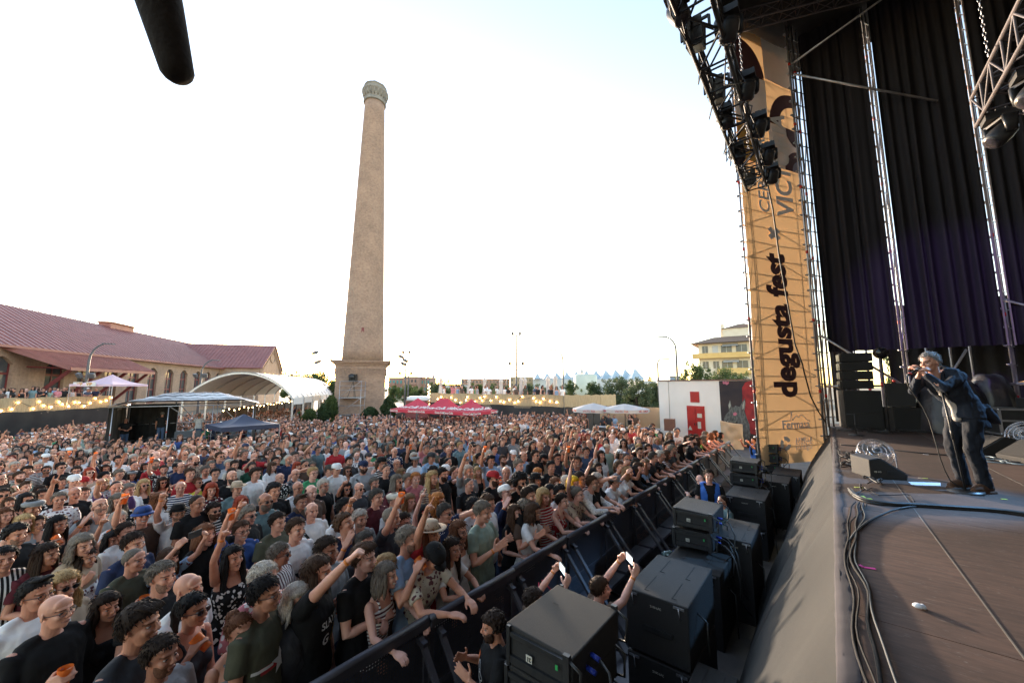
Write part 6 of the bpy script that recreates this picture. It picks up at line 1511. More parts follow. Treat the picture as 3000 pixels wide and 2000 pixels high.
for i in range(34):
 y = -rnd.uniform(0,7); x = rnd.choice((-.17,.17)); pts = [(x,y,.2),(x+rnd.uniform(-.12,.12),y-.1,rnd.uniform(-.3,.3)),(x+rnd.uniform(-.1,.1),y-rnd.uniform(.2,.5),-.25+rnd.uniform(-.1,.1)),(x,y-rnd.uniform(.5,.8),.15)]; g.tube(pts,.009,5,False)
for x in (-.17,.15):
 for q in (0,.03): g.tube([(x+q,-k*.6,.2+.03*math.sin(k*2+q*99)) for k in range(14)],.014,5,False)
g.build('cable_loom',m_cable,o)
nth = ['lowest','second from the low end','third from the low end','fourth from the low end','fifth from the low end','sixth from the low end']
for i,q in enumerate(((1761,402),(1750,358),(1728,292),(1698,205),(1654,68))):
 p = at_z(*q,TZ+.0); moving_head((p.x+.09,p.y,TZ+.18),0,.35+.1*(i%3),.6,'moving lamp on the right chord of the black truss, %s' % nth[i],.66)
for i,q in enumerate(((1701,350),(1673,265),(1568,12))):
 p = at_z(*q,TZ+.0); moving_head((p.x-.06,p.y,TZ+.18),0,-.5,.9+.3*i,'moving lamp on the left chord of the black truss, %s' % nth[i],.66)
def flood(p, label):
 o = empty('blinder_lamp',label,'stage lamp',tuple(p)); g = MB(); g.box((0,0,0),(.19,.22,.25),(.25,.1,0)); g.build('housing',m_blackp,o,bevel=.01); g = MB(); g.bar((-.16,0,.05),(-.16,0,.22),.03); g.bar((.16,0,.05),(.16,0,.22),.03); g.bar((-.16,0,.22),(.16,0,.22),.03); g.build('bracket',m_blackp,o); g = MB()
 for x in (-.06,.06):
  for z in (-.08,.08): g.box((x,-.165,z),(.09,.02,.12),(.25,.1,0))
 g.build('lens',noisy('blinder_lens',(.06,.06,.06),(.03,.03,.03),30,.2),o)
fp = [at_z(*q,TZ) for q in ((1724,413),(1647,213),(1598,89))]
flood((fp[0].x,fp[0].y,TZ),'small box lamp at the low end of the black truss'); flood((fp[1].x,fp[1].y,TZ),'box lamp at the middle left of the black truss'); flood((fp[2].x,fp[2].y,TZ),'box lamp high on the left of the black truss')
def chain(a, b, label):
 a = V(*a); b = V(*b); n = int((a-b).length/.07); g = MB()
 for i in range(n):
  p = a.lerp(b,i/n); g.tube([tuple(p+V((.018 if i%2 else 0)*c,(0 if i%2 else .018)*c,.028*s)) for c,s in ((1,0),(.7,.7),(0,1),(-.7,.7),(-1,0),(-.7,-.7),(0,-1),(.7,-.7),(1,0))],.006,4,False)
 tag(g.build('hoist_chain',m_galv),label,'chain')
chain((-.79,8.2,15.7),(-.79,8.2,TZ+.2),'thin hoist chain running up from the black truss before the banner')
RT = empty('lighting_truss','bare aluminium lighting truss in the upper right corner with moving lamps below','truss',(2.62,9.75,8.0)); truss((0,0,0),(-.1,-9,0),.52,'truss_frame',m_alu,RT,r=.028)
chain((2.25,8.4,14.8),(2.25,8.4,8.1),'shiny hoist chain above the aluminium truss')
moving_head((2.55,9.5,7.75),0,.75,1.9,'lowest moving lamp on the aluminium truss at the right edge',.95); moving_head((2.6,8.4,7.75),0,.7,2.2,'second moving lamp from the low end of the aluminium truss',.95); moving_head((2.8,7.6,7.75),0,.5,2.6,'third moving lamp under the aluminium truss at the frame edge',1.15)
def spot(p, tgt, col, en, size, blend=.6):
 l = bpy.data.lights.new('stage_spot','SPOT'); l.energy = en; l.color = col; l.spot_size = D2R(size); l.spot_blend = blend; l.shadow_soft_size = .12; o = bpy.data.objects.new('stage_spot',l); COL.objects.link(o); o.location = p; o.rotation_euler = (V(*p)-V(*tgt)).to_track_quat('Z','Y').to_euler()
spot((2.3,9.1,7.0),(2.9,16,5.6),(.42,.22,1.),130,44)
spot((5.2,9.5,7.6),(1.1,6.9,2.9),(.25,.55,1.),700,20)
# the dark rounded thing near the lens
o = empty('hanging_boom','dark padded boom with a rounded end hanging close by at the upper left','boom',tuple(at_d(407,165,1.2))); g = MB(); p0 = at_d(407,165,1.2); p1 = at_d(364,0,1.2); ax = (p1-p0); L = ax.length; ax.normalize()
pts = [p0-ax*.032,p0-ax*.026,p0-ax*.014,p0+ax*.0,p0+ax*L,p0+ax*L*2.2,p0+ax*L*5]; g.tube([tuple(p-p0) for p in pts],[.012,.027,.038,.044,.062,.078,.10],20); g.build('padded_arm',noisy('dark_foam',(.018,.013,.010),(.024,.018,.014),14,.95,bump=.3),o)
# ------------------------------------------------------------------ gear at the far side of the stage
def cab(loc, d, rz, label, parts=1, name='loudspeaker', grille=True, bev=.012, ctr=False, cat='loudspeaker'):
 o = empty(name,label,cat,loc,rz); x,y,h = d; g = MB(); g.b2(-x/2,x/2,-y/2,y/2,.01,h); g.build('cabinet',m_spk,o,bevel=bev)
 g = MB(); g.b2(-x/2+.03,x/2-.03,-y/2-.012,-y/2-.002,.05,h-.04); g.build('grille',m_grille,o)
 return o
rzf = D2R(12)
cab((.78,15.55,SZ),(.86,.7,1.12),rzf,'big subwoofer under the small line array by the banner')
for i in range(4): 
 o = cab((.74+.012*i,15.5-.01*i,SZ+1.16+.27*i),(.72,.45,.26),rzf,'line array box on the side fill stack, %s' % ('lowest','second up','third up','topmost')[i],name='line_array_box'); o['group'] = 'side fill line array boxes'
 g = MB(); g.box((-.38,0,.13),(.03,.34,.2)); g.build('rigging_plate',m_blackp,o)
cab((1.63,15.3,SZ),(.62,.6,.66),rzf+.1,'lower black speaker cabinet of the stacked pair left of the singer'); cab((1.63,15.3,SZ+.67),(.56,.55,.66),rzf-.2,'upper black speaker cabinet of the stacked pair left of the singer')
def covered(loc, d, label, seed, name='covered_gear'):
 g = MB(); n = 30; vs = []; x,y,h = d
 for i in range(n+1):
  th = math.pi*.5*i/n*1.0
  for j in range(n):
   a = 2*math.pi*j/n; z = h*(1-i/n)**.8 if i else h; r = (i/n)**.42*(1+.10*noise.noise(V(3*math.cos(a),3*math.sin(a),i*.14+seed))+.05*math.sin(a*9+seed)*(i/n)); vs.append((x/2*r*math.cos(a)*(1.+.12*i/n),y/2*r*math.sin(a)*(1.+.12*i/n),h-(h-.02)*((i/n)**2.2)+.05*noise.noise(V(2*math.cos(a)*r,2*math.sin(a)*r,seed+i*.1))))
 g.add(vs,[(i*n+j,(i+1)*n+j,(i+1)*n+(j+1)%n,i*n+(j+1)%n) for i in range(n) for j in range(n)],True); o = g.build(name,noisy('black_cover_sheet',(.016,.015,.018),(.03,.028,.034),3,.38,bump=.8,bscale=7)); o.location = loc; tag(o,label,'covered gear')
covered((2.6,15.4,SZ),(1.4,1.2,1.45),'big equipment stack under a shiny black cover behind the singer',2); covered((3.35,15.6,SZ+.55),(.8,.8,1.0),'smaller black covered equipment between singer and cardboard box',5)
flight_case((3.95,14.7,SZ),(1.75,.75,.72),D2R(8),'wide black flight case on wheels with metal edges behind the singer',casters=True)
flight_case((5.4,15.8,SZ),(1.5,.75,.72),D2R(8),'second wide flight case at the right frame edge',casters=True)
o = empty('equipment_rack','black equipment rack with a small lit display on the flight case','rack',(4.2,14.7,SZ+.73),D2R(8)); g = MB(); g.b2(-.6,.75,-.3,.3,0,.24); g.build('case',m_blackp,o,bevel=.01); g = MB(); g.b2(.1,.4,-.312,-.302,.08,.14); g.build('display',emis('display_blue',(.3,.6,.7),1.2),o)
o = empty('cardboard_box','white printed cardboard box with an orange stripe, open flaps, on the rack','box',(3.95,14.65,SZ+.98),D2R(14)); g = MB(); g.b2(-.19,.19,-.15,.15,0,.40); g.build('carton',noisy('white_carton',(.62,.58,.54),(.55,.5,.46),5,.8),o); g = MB(); g.b2(-.192,-.11,-.154,-.151,0,.40); g.build('printed_stripe',noisy('orange_stripe',(.55,.14,.05)),o); g = MB(); g.add([(-.19,-.15,.40),(.19,-.15,.40),(.19,-.28,.46),(-.19,-.28,.46)],[(0,1,2,3)],False); g.add([(-.19,-.15,.40),(-.19,.15,.40),(-.32,.15,.36),(-.32,-.15,.36)],[(0,1,2,3)],False); g.build('flap',noisy('brown_card',(.38,.25,.15)),o)
g = MB()
for a in np.linspace(0,2*math.pi,20)[:-1]: g.ell((.06+.07*math.cos(a),-.153,.22+.07*math.sin(a)),.006,6)
g.box((.02,-.153,.07),(.25,.004,.02)); g.box((.04,-.153,.04),(.2,.004,.015)); g.build('print',m_blackp,o)
o = empty('mirror_ball','dark glossy round ball lamp on a pole above the stacked cabinets','ball',(1.27,14.4,SZ)); g = MB(); g.ell((0,0,2.15),.165,24); g.build('ball',noisy('glossy_black',(.015,.015,.017),(.012,.012,.012),3,.06),o); g = MB(); g.tube([(0,0,0),(0,0,2.0)],.02,8); g.build('pole',m_blackp,o)
def mic_stand(loc, h, boom, rz, label):
 o = empty('microphone_stand',label,'microphone stand',loc,rz); g = MB(); g.loft([((0,0,0),.15,.15),((0,0,.018),.15,.15),((0,0,.028),.05,.05)],28); g.build('base',m_blackp,o,bevel=.0); g = MB(); g.tube([(0,0,.02),(0,0,h)],.010,8); g.tube([(0,0,h*.45),(0,0,h*.55)],.014,8)
 g.build('pole',m_blackp,o)
 if boom: g = MB(); g.tube([(-boom*.4,0,h-.03),(boom,0,h+.05)],.007,6); g.build('boom',m_blackp,o)
 return o
mic_stand((.55,13.2,SZ),.55,.5,.4,'short boom microphone stand on the floor at the far stage corner')
ms_ = mic_stand((1.205,6.98,SZ),1.36,0,0,'straight round based microphone stand beside the singer'); ms_.rotation_euler = (0,-.10,.6)
g = MB(); g.tube([(0,0,1.36),(0,0,1.43)],.02,10); g.loft([((0,0,1.20),.028,.028),((0,0,1.28),.045,.03),((0,0,1.36),.03,.025)],14); g.build('clip',m_blackp,ms_)
def wedge(loc, rz, label, s=1.):
 o = empty('monitor_wedge',label,'stage monitor',loc,rz); g = MB(); P_ = [(-.30,0),(.28,0),(.30,.10),(-.13,.40),(-.30,.36)]; P_ = [(x*s,z*s) for x,z in P_]; n = len(P_); W_ = .30*s; vs = [(x,-W_,z) for x,z in P_]+[(x,W_,z) for x,z in P_]; g.add(vs,[tuple(range(n)),tuple(range(2*n-1,n-1,-1))]+[(i,n+i,n+(i+1)%n,(i+1)%n) for i in range(n)],False); g.build('cabinet',m_spk,o,bevel=.008)
 a = V(.30,0,.10)*s; b = V(-.13,0,.40)*s; d_ = (b-a); up_ = V(d_.z,0,-d_.x).normalized(); up_ = up_ if up_.z > 0 else -up_
 g = MB(); vs = [tuple(a+d_*t+V(0,y,0)+up_*k) for t in (.06,.94) for y in (-W_*.9,W_*.9) for k in (.002,.012)]; g.add(vs,[(0,1,3,2),(4,6,7,5),(0,4,5,1),(2,3,7,6),(0,2,6,4),(1,5,7,3)],False); g.build('grille',m_grille,o)
 g = MB(); g.box((.06*s,-W_-.003,.13*s),(.16*s,.008,.07*s)); g.build('handle_recess',m_stagebl,o)
 t = text_mb('MJF-212',.035*s,.001); t.transform(Matrix.Translation((-.18*s,-W_-.005,.14*s))); t.build('badge',m_not,o)
 return o
wedge((.50,7.45,SZ),D2R(25),'black monitor wedge at the stage edge with a fan behind it',.70)
wedge((2.55,10.4,SZ),D2R(205),'front one of two monitor wedges at the right frame edge',.85); wedge((2.25,11.2,SZ),D2R(205),'rear one of two monitor wedges at the right frame edge',.85)
m_wire = noisy('chrome_wire',(.55,.56,.60),(.5,.5,.52),5,.25,metal=.9)
def fan(loc, rz, tilt, label, s=1.):
 o = empty('floor_fan',label,'fan',loc,rz); R_ = .24*s; c = V(0,0,.30*s); M = Matrix.Translation(c) @ Matrix.Rotation(tilt,4,'Y'); g = MB()
 for q,xx in ((1,.0),(.97,.045),(.97,-.045),(.75,.075),(.5,.085),(.25,.09),(.75,-.075),(.4,-.085)): g.tube([(xx*s,R_*q*math.cos(a),R_*q*math.sin(a)) for a in np.linspace(0,2*math.pi,33)],.004*s,5,False)
 for i in range(44):
  a = 2*math.pi*i/44; pts = [(xx*s,R_*q*math.cos(a),R_*q*math.sin(a)) for q,xx in ((.12,.09),(.5,.085),(.75,.075),(.97,.045),(1,0),(.97,-.045),(.75,-.075),(.4,-.085),(.1,-.09))]; g.tube(pts,.0018*s,3,False)
 g.transform(M); g.build('guard',m_wire,o)
 g = MB()
 for i in range(3):
  a0 = i*2.094; vs = []
  for k in range(7):
   a = a0+.9*k/6-.0; vs += [(.02*math.cos(k*.5)*s,.05*s*math.cos(a),.05*s*math.sin(a)),(.03*(k/6-.5)*s,R_*.85*math.cos(a),R_*.85*math.sin(a))]
  g.add(vs,[(2*k,2*k+1,2*k+3,2*k+2) for k in range(6)],True)
 g.transform(M); g.build('blades',m_steel2,o); g = MB(); g.tube([(-.14*s,0,0),(-.02*s,0,0)],.06*s,14); g.tube([(.085*s,0,0),(.1*s,0,0)],.03*s,12); g.transform(M); g.build('motor',m_blackp,o)
 g = MB()
 for y in (-1,1): g.tube([(0,y*R_*1.05,.30*s),(.0,y*R_*1.08,.05),(.14,y*R_*.9,.012),(-.14,y*R_*.9,.012)],.010*s,6)
 g.tube([(.14,-R_*.9,.012),(.14,R_*.9,.012)],.01*s,6); g.build('stand',m_wire,o)
fan((.52,7.9,SZ),D2R(-75),-.6,'chrome floor fan with wire guard behind the monitor wedge',.88); fan((2.85,11.6,SZ),D2R(-125),-.4,'chrome floor fan at the right frame edge behind the wedges',1.1)
# tape marks, paper, cables on the floor
def tape(P_, w, mat, label):
 g = MB()
 for a,b in P_: g.bar((a[0],a[1],SZ+.004),(b[0],b[1],SZ+.004),w,.002)
 tag(g.build('tape_mark',mat),label,'tape')
m_tp = emis('x',(0,0,0),0) if False else noisy('pink_tape',(.80,.06,.35),(.75,.06,.33),30,.6); m_ty = noisy('yellow_tape',(.60,.72,.12),(.55,.66,.1),30,.6); m_pap = noisy('set_list_paper',(.72,.74,.78),(.66,.68,.72),30,.7)
a_ = at_z(1972,1297,SZ); b_ = at_z(1984,1303,SZ); c_ = at_z(2011,1307,SZ); tape([(a_,b_),(b_,c_)],.025,m_tp,'bright pink tape mark on the near plywood floor')
a_ = at_z(1980,1139,SZ); b_ = at_z(1988,1145,SZ); c_ = at_z(2003,1146,SZ); tape([(a_,b_),(b_,c_)],.03,m_ty,'yellow tape mark in an angle on the floor before the thick cable')
a_ = at_z(1963,1119,SZ); b_ = at_z(1981,1120,SZ); tape([(a_,b_)],.03,m_ty,'small yellow tape dash beside the cable tangle')
a_ = at_z(2193,1130,SZ); 
for i,(x,y,c) in enumerate(((2120,1043,m_pap),(2268,1098,m_pap),(2118,1098,m_ty),(2300,1146,m_ty))): a_ = at_z(x,y,SZ); b_ = at_z(x+13,y+1,SZ); tape([(a_,b_)],.025,c,'tiny pale tape dash on the stage floor, %s' % ('far left of the singer','right of the singer','just before the wedge','on the thick cable at the right')[i])
g = MB(); P_ = [at_z(*q,SZ) for q in ((2086,1107),(2095,1114),(2161,1116),(2160,1109))]; g.add([(p.x,p.y,SZ+.006) for p in P_]+[(p.x,p.y,SZ+.004) for p in P_],[(0,1,2,3),(7,6,5,4),(0,4,5,1),(1,5,6,2),(2,6,7,3),(3,7,4,0)],False); tag(g.build('set_list',m_pap),'white set list paper on the floor between the wedge and the singer','paper')
p = at_z(2110,1397,SZ); g = MB(); rnd = random.Random(3); g.ell((p.x,p.y,SZ+.015),(.025,.018,.014),8); g.ell((p.x+.02,p.y+.015,SZ+.012),(.015,.02,.012),7,(0,.4,.3)); tag(g.build('paper_scrap',m_pap),'small crumpled white scrap on the dark near floor','paper')
def cable(P_, r, label, mat=None, wob=0., seed=0, z=None, name='cable'):
 rnd = random.Random(seed); pts = []; P_ = [V(*p) for p in P_]
 for a,b in zip(P_,P_[1:]):
  n = max(2,int((b-a).length/.12))
  for i in range(n): t = i/n; q = a.lerp(b,t); w = wob*noise.noise(V(q.y*1.7,q.x*1.7,seed)); pts.append((q.x+w,q.y+w*.4,q.z))
 pts.append(tuple(P_[-1])); 
 # soften corners
 Q = [pts[0]]+[tuple(sum((V(*pts[i+k]) for k in (-1,0,1)),V())/3) for i in range(1,len(pts)-1)]+[pts[-1]]
 g = MB(); g.tube(Q,r,7); return tag(g.build(name,mat or m_cable),label,'cable')
m_cabl = noisy('grey_cable',(.026,.023,.022),(.016,.015,.014),20,.8,spec=.2)
for i,(dx,r,lab) in enumerate(((.16,.007,'outermost cable of the bundle along the stage edge'),(.205,.009,'thick middle cable of the bundle along the stage edge'),(.245,.007,'inner cable of the bundle along the stage edge'),(.18,.005,'thin cable twisting over the bundle at the stage edge'))):
 cable([(dx-.13,-1,SZ+.013),(dx-.10,1.2,SZ+.013),(dx-.12,2.6,SZ+.013+.006*i),(dx-.14+.02*math.sin(i*2),3.6,SZ+.013),(dx-.08,4.8,SZ+.013),(.17+.03*i,5.6,SZ+.013)],r,lab,m_cabl if i != 2 else None,.07,i)
b1 = [at_z(*q,SZ) for q in ((1955,1128),(1975,1150),(2020,1162),(2090,1163),(2180,1170),(2290,1176),(2352,1186),(2500,1205))]
for i in range(6): cable([(p.x+.0,p.y+.022*(i%3),SZ+.012+.016*(i//3)) for p in b1],.009,'black cable in the thick loom across the stage floor, strand %s' % ('nearest','second','third','on top nearest','on top middle','on top farthest')[i],None,.05,10+i)
c_ = [at_z(*q,SZ) for q in ((1955,1245),(1972,1220),(2010,1194),(2060,1170),(2110,1164))]; cable([(p.x,p.y,SZ+.012) for p in c_],.010,'single cable curving from the edge bundle into the thick loom',None,.03,21)
rnd = random.Random(8)
for i in range(16):
 x0,y0 = rnd.uniform(.14,.38),rnd.uniform(6.0,9.5); P_ = [(x0,y0,SZ+.012)]
 for k in range(9): x0 = min(max(x0+rnd.uniform(-.14,.14),.12),.95 if y0<7.2 and i%3==0 else .5); y0 += rnd.uniform(-.42,.42); y0 = min(max(y0,5.9),10.5); P_.append((x0,y0,SZ+.012+.012*rnd.random()))
 cable(P_,rnd.choice((.006,.008,.005)),'tangled thin cable beside the monitor wedge at the stage edge',rnd.choice((None,m_cabl)),.03,30+i)['group'] = 'tangled cables at the stage edge'
c_ = [at_z(*q,SZ) for q in ((1930,1022),(2000,1027),(2100,1040),(2180,1046),(2260,1053),(2352,1068))]; cable([(p.x,p.y,SZ+.011) for p in c_],.010,'long black cable lying across the far stage floor behind the singer',None,.04,50)
for i in range(9):
 x = .3+rnd.random()*1.8; y = 14.2+rnd.random()*.5; P_ = [(x+.25*math.cos(a)*rnd.uniform(.7,1.2),y+.2*math.sin(a),SZ+.012+.01*i%3) for a in np.linspace(0,rnd.uniform(4,9),14)]; cable(P_,.009,'coiled black cable on the floor before the speaker stacks',None,.02,60+i)['group'] = 'coiled cables at the far stage side'
for i in range(7):
 x = 2.0+rnd.random()*.5; y = 10.0+rnd.random()*.7; P_ = [(x+.2*math.cos(a)*rnd.uniform(.6,1.3),y+.2*math.sin(a),SZ+.012) for a in np.linspace(0,rnd.uniform(3,8),12)]; cable(P_,.008,'loose cable beside the two right monitor wedges',rnd.choice((None,noisy('pale_cable',(.4,.5,.55)))),.02,80+i)['group'] = 'loose cables beside the right wedges'
# ------------------------------------------------------------------ pit: barrier and front fills
m_bar = noisy('dark_blue_grey_steel',(.082,.078,.090),(.060,.057,.068),4,.45,metal=.35)
m_perf = new_mat('perforated_sheet'); mm,n_,l_,p_ = m_perf; p_.inputs['Base Color'].default_value = (.070,.067,.078,1); p_.inputs['Metallic'].default_value = .3; p_.inputs['Roughness'].default_value = .5
tc = n_.new('ShaderNodeTexCoord'); sp_ = n_.new('ShaderNodeSeparateXYZ'); cb_ = n_.new('ShaderNodeCombineXYZ'); l_.new(tc.outputs['Object'],sp_.inputs[0]); l_.new(sp_.outputs[1],cb_.inputs[0]); l_.new(sp_.outputs[2],cb_.inputs[1]); vo = n_.new('ShaderNodeTexVoronoi'); vo.inputs['Scale'].default_value = 38; vo.inputs['Randomness'].default_value = 0.; l_.new(cb_.outputs[0],vo.inputs['Vector']); lt = n_.new('ShaderNodeMath'); lt.operation = 'LESS_THAN'; lt.inputs[1].default_value = .33; l_.new(vo.outputs['Distance'],lt.inputs[0]); tr = n_.new('ShaderNodeBsdfTransparent'); ms = n_.new('ShaderNodeMixShader'); l_.new(lt.outputs[0],ms.inputs[0]); l_.new(p_.outputs[0],ms.inputs[1]); l_.new(tr.outputs[0],ms.inputs[2]); l_.new(ms.outputs[0],n_['Material Output'].inputs[0]); m_perf = mm
BX = -2.95
def barrier_proto():
 P_ = {}; g = MB(); g.box((0,0,1.17),(.07,1.19,.06)); g.tube([(.0,-.595,1.2),(0,.595,1.2)],.035,10); P_['top_rail'] = [(g,m_bar)]
 g = MB(); g.b2(-.004,.004,-.57,.57,.06,1.14); P_['perforated_panel'] = [(g,m_perf)]
 g = MB()
 for y in (-.575,.575): g.bar((0,y,.02),(0,y,1.14),.045)
 g.bar((0,-.57,.62),(0,.57,.62),.04); g.bar((0,-.57,.05),(0,.57,.05),.05); P_['frame'] = [(g,m_bar)]
 g = MB(); g.b2(.02,1.05,-.575,.575,.02,.045); P_['floor_plate'] = [(g,m_steel2 if False else m_bar)]
 L_ = []
 for y in (-.50,.50): g = MB(); g.bar((.03,y,1.10),(.86,y,.06),.05,.035); g.bar((.0,y,1.08),(.10,y,1.06),.05,.04); L_.append((g,m_bar))
 P_['brace'] = L_
 g = MB(); g.b2(.05,.32,-.56,.56,.36,.40); P_['step'] = [(g,m_bar)]; return P_
_bp = {k:[(a.mesh(k,b)) for a,b in v] for k,v in barrier_proto().items()}
ordn = ['first','second','third','fourth','fifth','sixth','seventh','eighth','ninth','tenth','eleventh','twelfth','thirteenth','fourteenth','fifteenth','sixteenth']
for i in range(15):
 y = -.6+1.2*i; o = empty('crowd_barrier','dark steel crowd barrier section, %s along the row counted from the near end' % ordn[i],'barrier',(BX+(.02 if i%2 else 0),y,0),D2R(.6*(-1)**i),'crowd barrier row')
 for k,ms_2 in _bp.items():
  for me in ms_2: c = bpy.data.objects.new(k,me); COL.objects.link(c); c.parent = o
m_blue = noisy('blue_connector',(.02,.05,.40),(.02,.04,.3),10,.4); m_green = noisy('green_label',(.05,.45,.12),(.04,.4,.1),10,.5)
def array_box(loc, rz, label, tilt=0., tag_=''):
 o = empty('line_array_box',label,'loudspeaker',loc,rz,'front fill line array boxes in the pit'); o.rotation_euler = (0,tilt,rz); X_,Y_,H_ = .55,.69,.27
 g = MB(); P_ = [(-X_/2,0.01),(X_/2,.05),(X_/2,H_-.04),(-X_/2,H_)]; P_ = [(-X_/2,.005),(X_/2,.03),(X_/2,H_-.02),(-X_/2,H_)]; vs = [(x,-Y_/2,z) for x,z in P_]+[(x,Y_/2,z) for x,z in P_]; n = 4; g.add(vs,[tuple(range(n)),tuple(range(2*n-1,n-1,-1))]+[(i,n+i,n+(i+1)%n,(i+1)%n) for i in range(n)],False); g.build('cabinet',m_spk,o,bevel=.01)
 g = MB(); g.b2(-X_/2-.014,-X_/2-.003,-Y_/2+.03,Y_/2-.03,.03,H_-.03); g.build('grille',m_grille,o)
 g = MB()
 for y in (-Y_/2-.012,Y_/2+.012):
  g = MB(); g.bar((-.22,y,.06),(.22,y,.06),.02,.05); g.bar((-.22,y,H_-.05),(.22,y,H_-.05),.02,.03); g.bar((.24,y,.01),(.24,y,H_),.03,.045); g.bar((-.24,y,.01),(-.24,y,H_),.02,.03)
  g.tube([(.24,y,.03),(.33,y,.04),(.34,y,.2),(.25,y,.24)],.011,6); g.build('rigging_frame',m_blackp,o)
 g = MB(); g.box((.17,-Y_/2-.024,.17),(.018,.004,.03)); g.build('green_sticker',m_green,o)
 g = MB(); g.box((-.05,-Y_/2-.026,.13),(.05,.003,.045)); g.build('number_label',m_not,o)
 t = text_mb('21',.035,.001,bold=.001); t.transform(Matrix.Translation((-.05,-Y_/2-.030,.13)) @ Matrix.Rotation(math.pi,4,'Y')); t.build('number',m_blackp,o)
 g = MB()
 for k in range(2): g.tube([(X_/2+.0,-.1-.06*k,.16-.05*k),(X_/2+.07,-.11-.06*k,.155-.05*k)],.016,10)
 g.build('connector',m_blue,o); g = MB(); g.tube([(X_/2+.07,-.11,.155),(X_/2+.16,-.16,.14),(X_/2+.24,-.24,.0),(X_/2+.22,-.30,-.22),(X_/2+.12,-.26,-.34)],.009,6); g.build('cable_tail',m_cable,o)
 g = MB(); g.box((-.12,.08,H_+.0035),(.05,.008,.002)); g.build('top_slot',m_stagebl,o)
 return o
def sub_box(loc, d, rz, label):
 o = empty('subwoofer',label,'loudspeaker',loc,rz,'subwoofers in the pit'); X_,Y_,H_ = d; g = MB(); g.b2(-X_/2,X_/2,-Y_/2,Y_/2,.005,H_); g.build('cabinet',m_spk,o,bevel=.012)
 for x in (-X_*.22,X_*.22):
  for y0,y1 in ((-Y_*.42,-Y_*.06),(.06*Y_,Y_*.42)): g = MB(); g.b2(x-.004,x+.004,y0,y1,H_+.001,H_+.003); g.b2(x,x+.05,y0-.004,y0+.004,H_+.001,H_+.0034); g.build('top_groove',m_stagebl,o)
 g = MB(); g.b2(-X_/2-.012,-X_/2-.002,-Y_/2+.04,Y_/2-.04,.06,H_-.05); g.build('grille',m_grille,o)
 for x in (-X_*.38,X_*.36):
  g = MB(); g.box((x,-Y_/2-.006,H_-.03),(.10,.01,.02)); g.tube([(x,-Y_/2-.012,H_-.03),(x+.01,-Y_/2-.012,H_-.13)],.006,6); g.build('latch',m_galv,o)
 g = MB(); g.b2(-X_*.2,X_*.25,-Y_/2-.012,-Y_/2-.002,H_*.42,H_*.50); g.build('handle_slot',m_blackp,o)
 t = text_mb('2100-LFC',.028,.001); t.transform(Matrix.Translation((.0,-Y_/2-.004,H_-.10))); t.build('badge',m_not,o)
 g = MB(); g.tube([(X_/2,-Y_*.2,H_*.7),(X_/2+.1,-Y_*.25,H_*.65),(X_/2+.12,-Y_*.3,.1)],.009,6); g.build('cable_tail',m_cable,o)
 return o
# nearest stack
for i in range(3): array_box((-1.70+.03*(2-i),2.66-.02*(2-i),1.33-.275*i),D2R(0),'front fill box of the nearest pit stack, %s' % ('topmost','middle','lowest')[i],-.03*i)
sub_box((-1.66,2.7,.0),(.75,1.2,.75),0,'subwoofer under the nearest line array stack'); sub_box((-1.02,2.45,0),(.55,.7,.80),0,'subwoofer behind the nearest line array stack at the bottom')
sub_box((-1.47,4.58,.62),(.62,1.02,.58),0,'upper subwoofer with grooved top, second stack in the pit'); sub_box((-1.47,4.58,.0),(.62,1.02,.60),0,'lower subwoofer of the second stack in the pit')
sub_box((-.95,3.7,0),(.34,.9,.72),0,'narrow upright amplifier rack between pit subwoofers and stage cloth')
sub_box((-1.55,6.3,0),(.7,1.3,.90),0,'black cloth covered subwoofer under the second array')
for i in range(2): array_box((-1.65+.03*(1-i),6.5-.03*(1-i),1.24-.29*i),D2R(0),'front fill box of the second pit stack, %s' % ('upper','lower')[i],-.03*i)
sub_box((-1.18,7.0,0),(.44,1.0,1.10),0,'tall grey topped cabinet behind the second array')
sub_box((-1.38,9.45,.55),(.68,1.0,.56),0,'upper subwoofer of the third stack, behind the crouching man'); sub_box((-1.38,9.45,0),(.68,1.0,.54),0,'lower subwoofer of the third stack')
for i in range(3): array_box((-1.56,10.6,1.33-.28*i),0,'front fill box of the third pit stack, %s' % ('topmost','middle','lowest')[i])
sub_box((-1.5,10.7,0),(.7,1.1,.74),0,'subwoofer under the third line array stack'); sub_box((-1.1,11.6,0),(.6,.9,1.05),0,'cabinet between the third and fourth array stacks')
for i in range(3): array_box((-1.46,14.1,1.33-.28*i),0,'front fill box of the farthest pit stack, %s' % ('topmost','middle','lowest')[i])
sub_box((-1.4,14.2,0),(.7,1.1,.74),0,'subwoofer under the farthest array stack'); sub_box((-.95,13.0,.0),(.6,1.1,1.0),0,'cabinet before the farthest array stack beside the banner')
for i in range(5):
 rnd = random.Random(i); y = (2.6,6.3,6.6,10.5,3.0)[i]; P_ = [(-1.33,y-.1,1.1),(-1.12,y-.3,1.15),(-1.02,y-.42,.85),(-1.06,y-.3,.5),(-1.0,y+.3,.06),(-.95,y+1.4,.03)]; cable(P_,.009,'speaker cable drooping behind the array stacks in the pit',None,.04,i)['group'] = 'speaker cables in the pit'
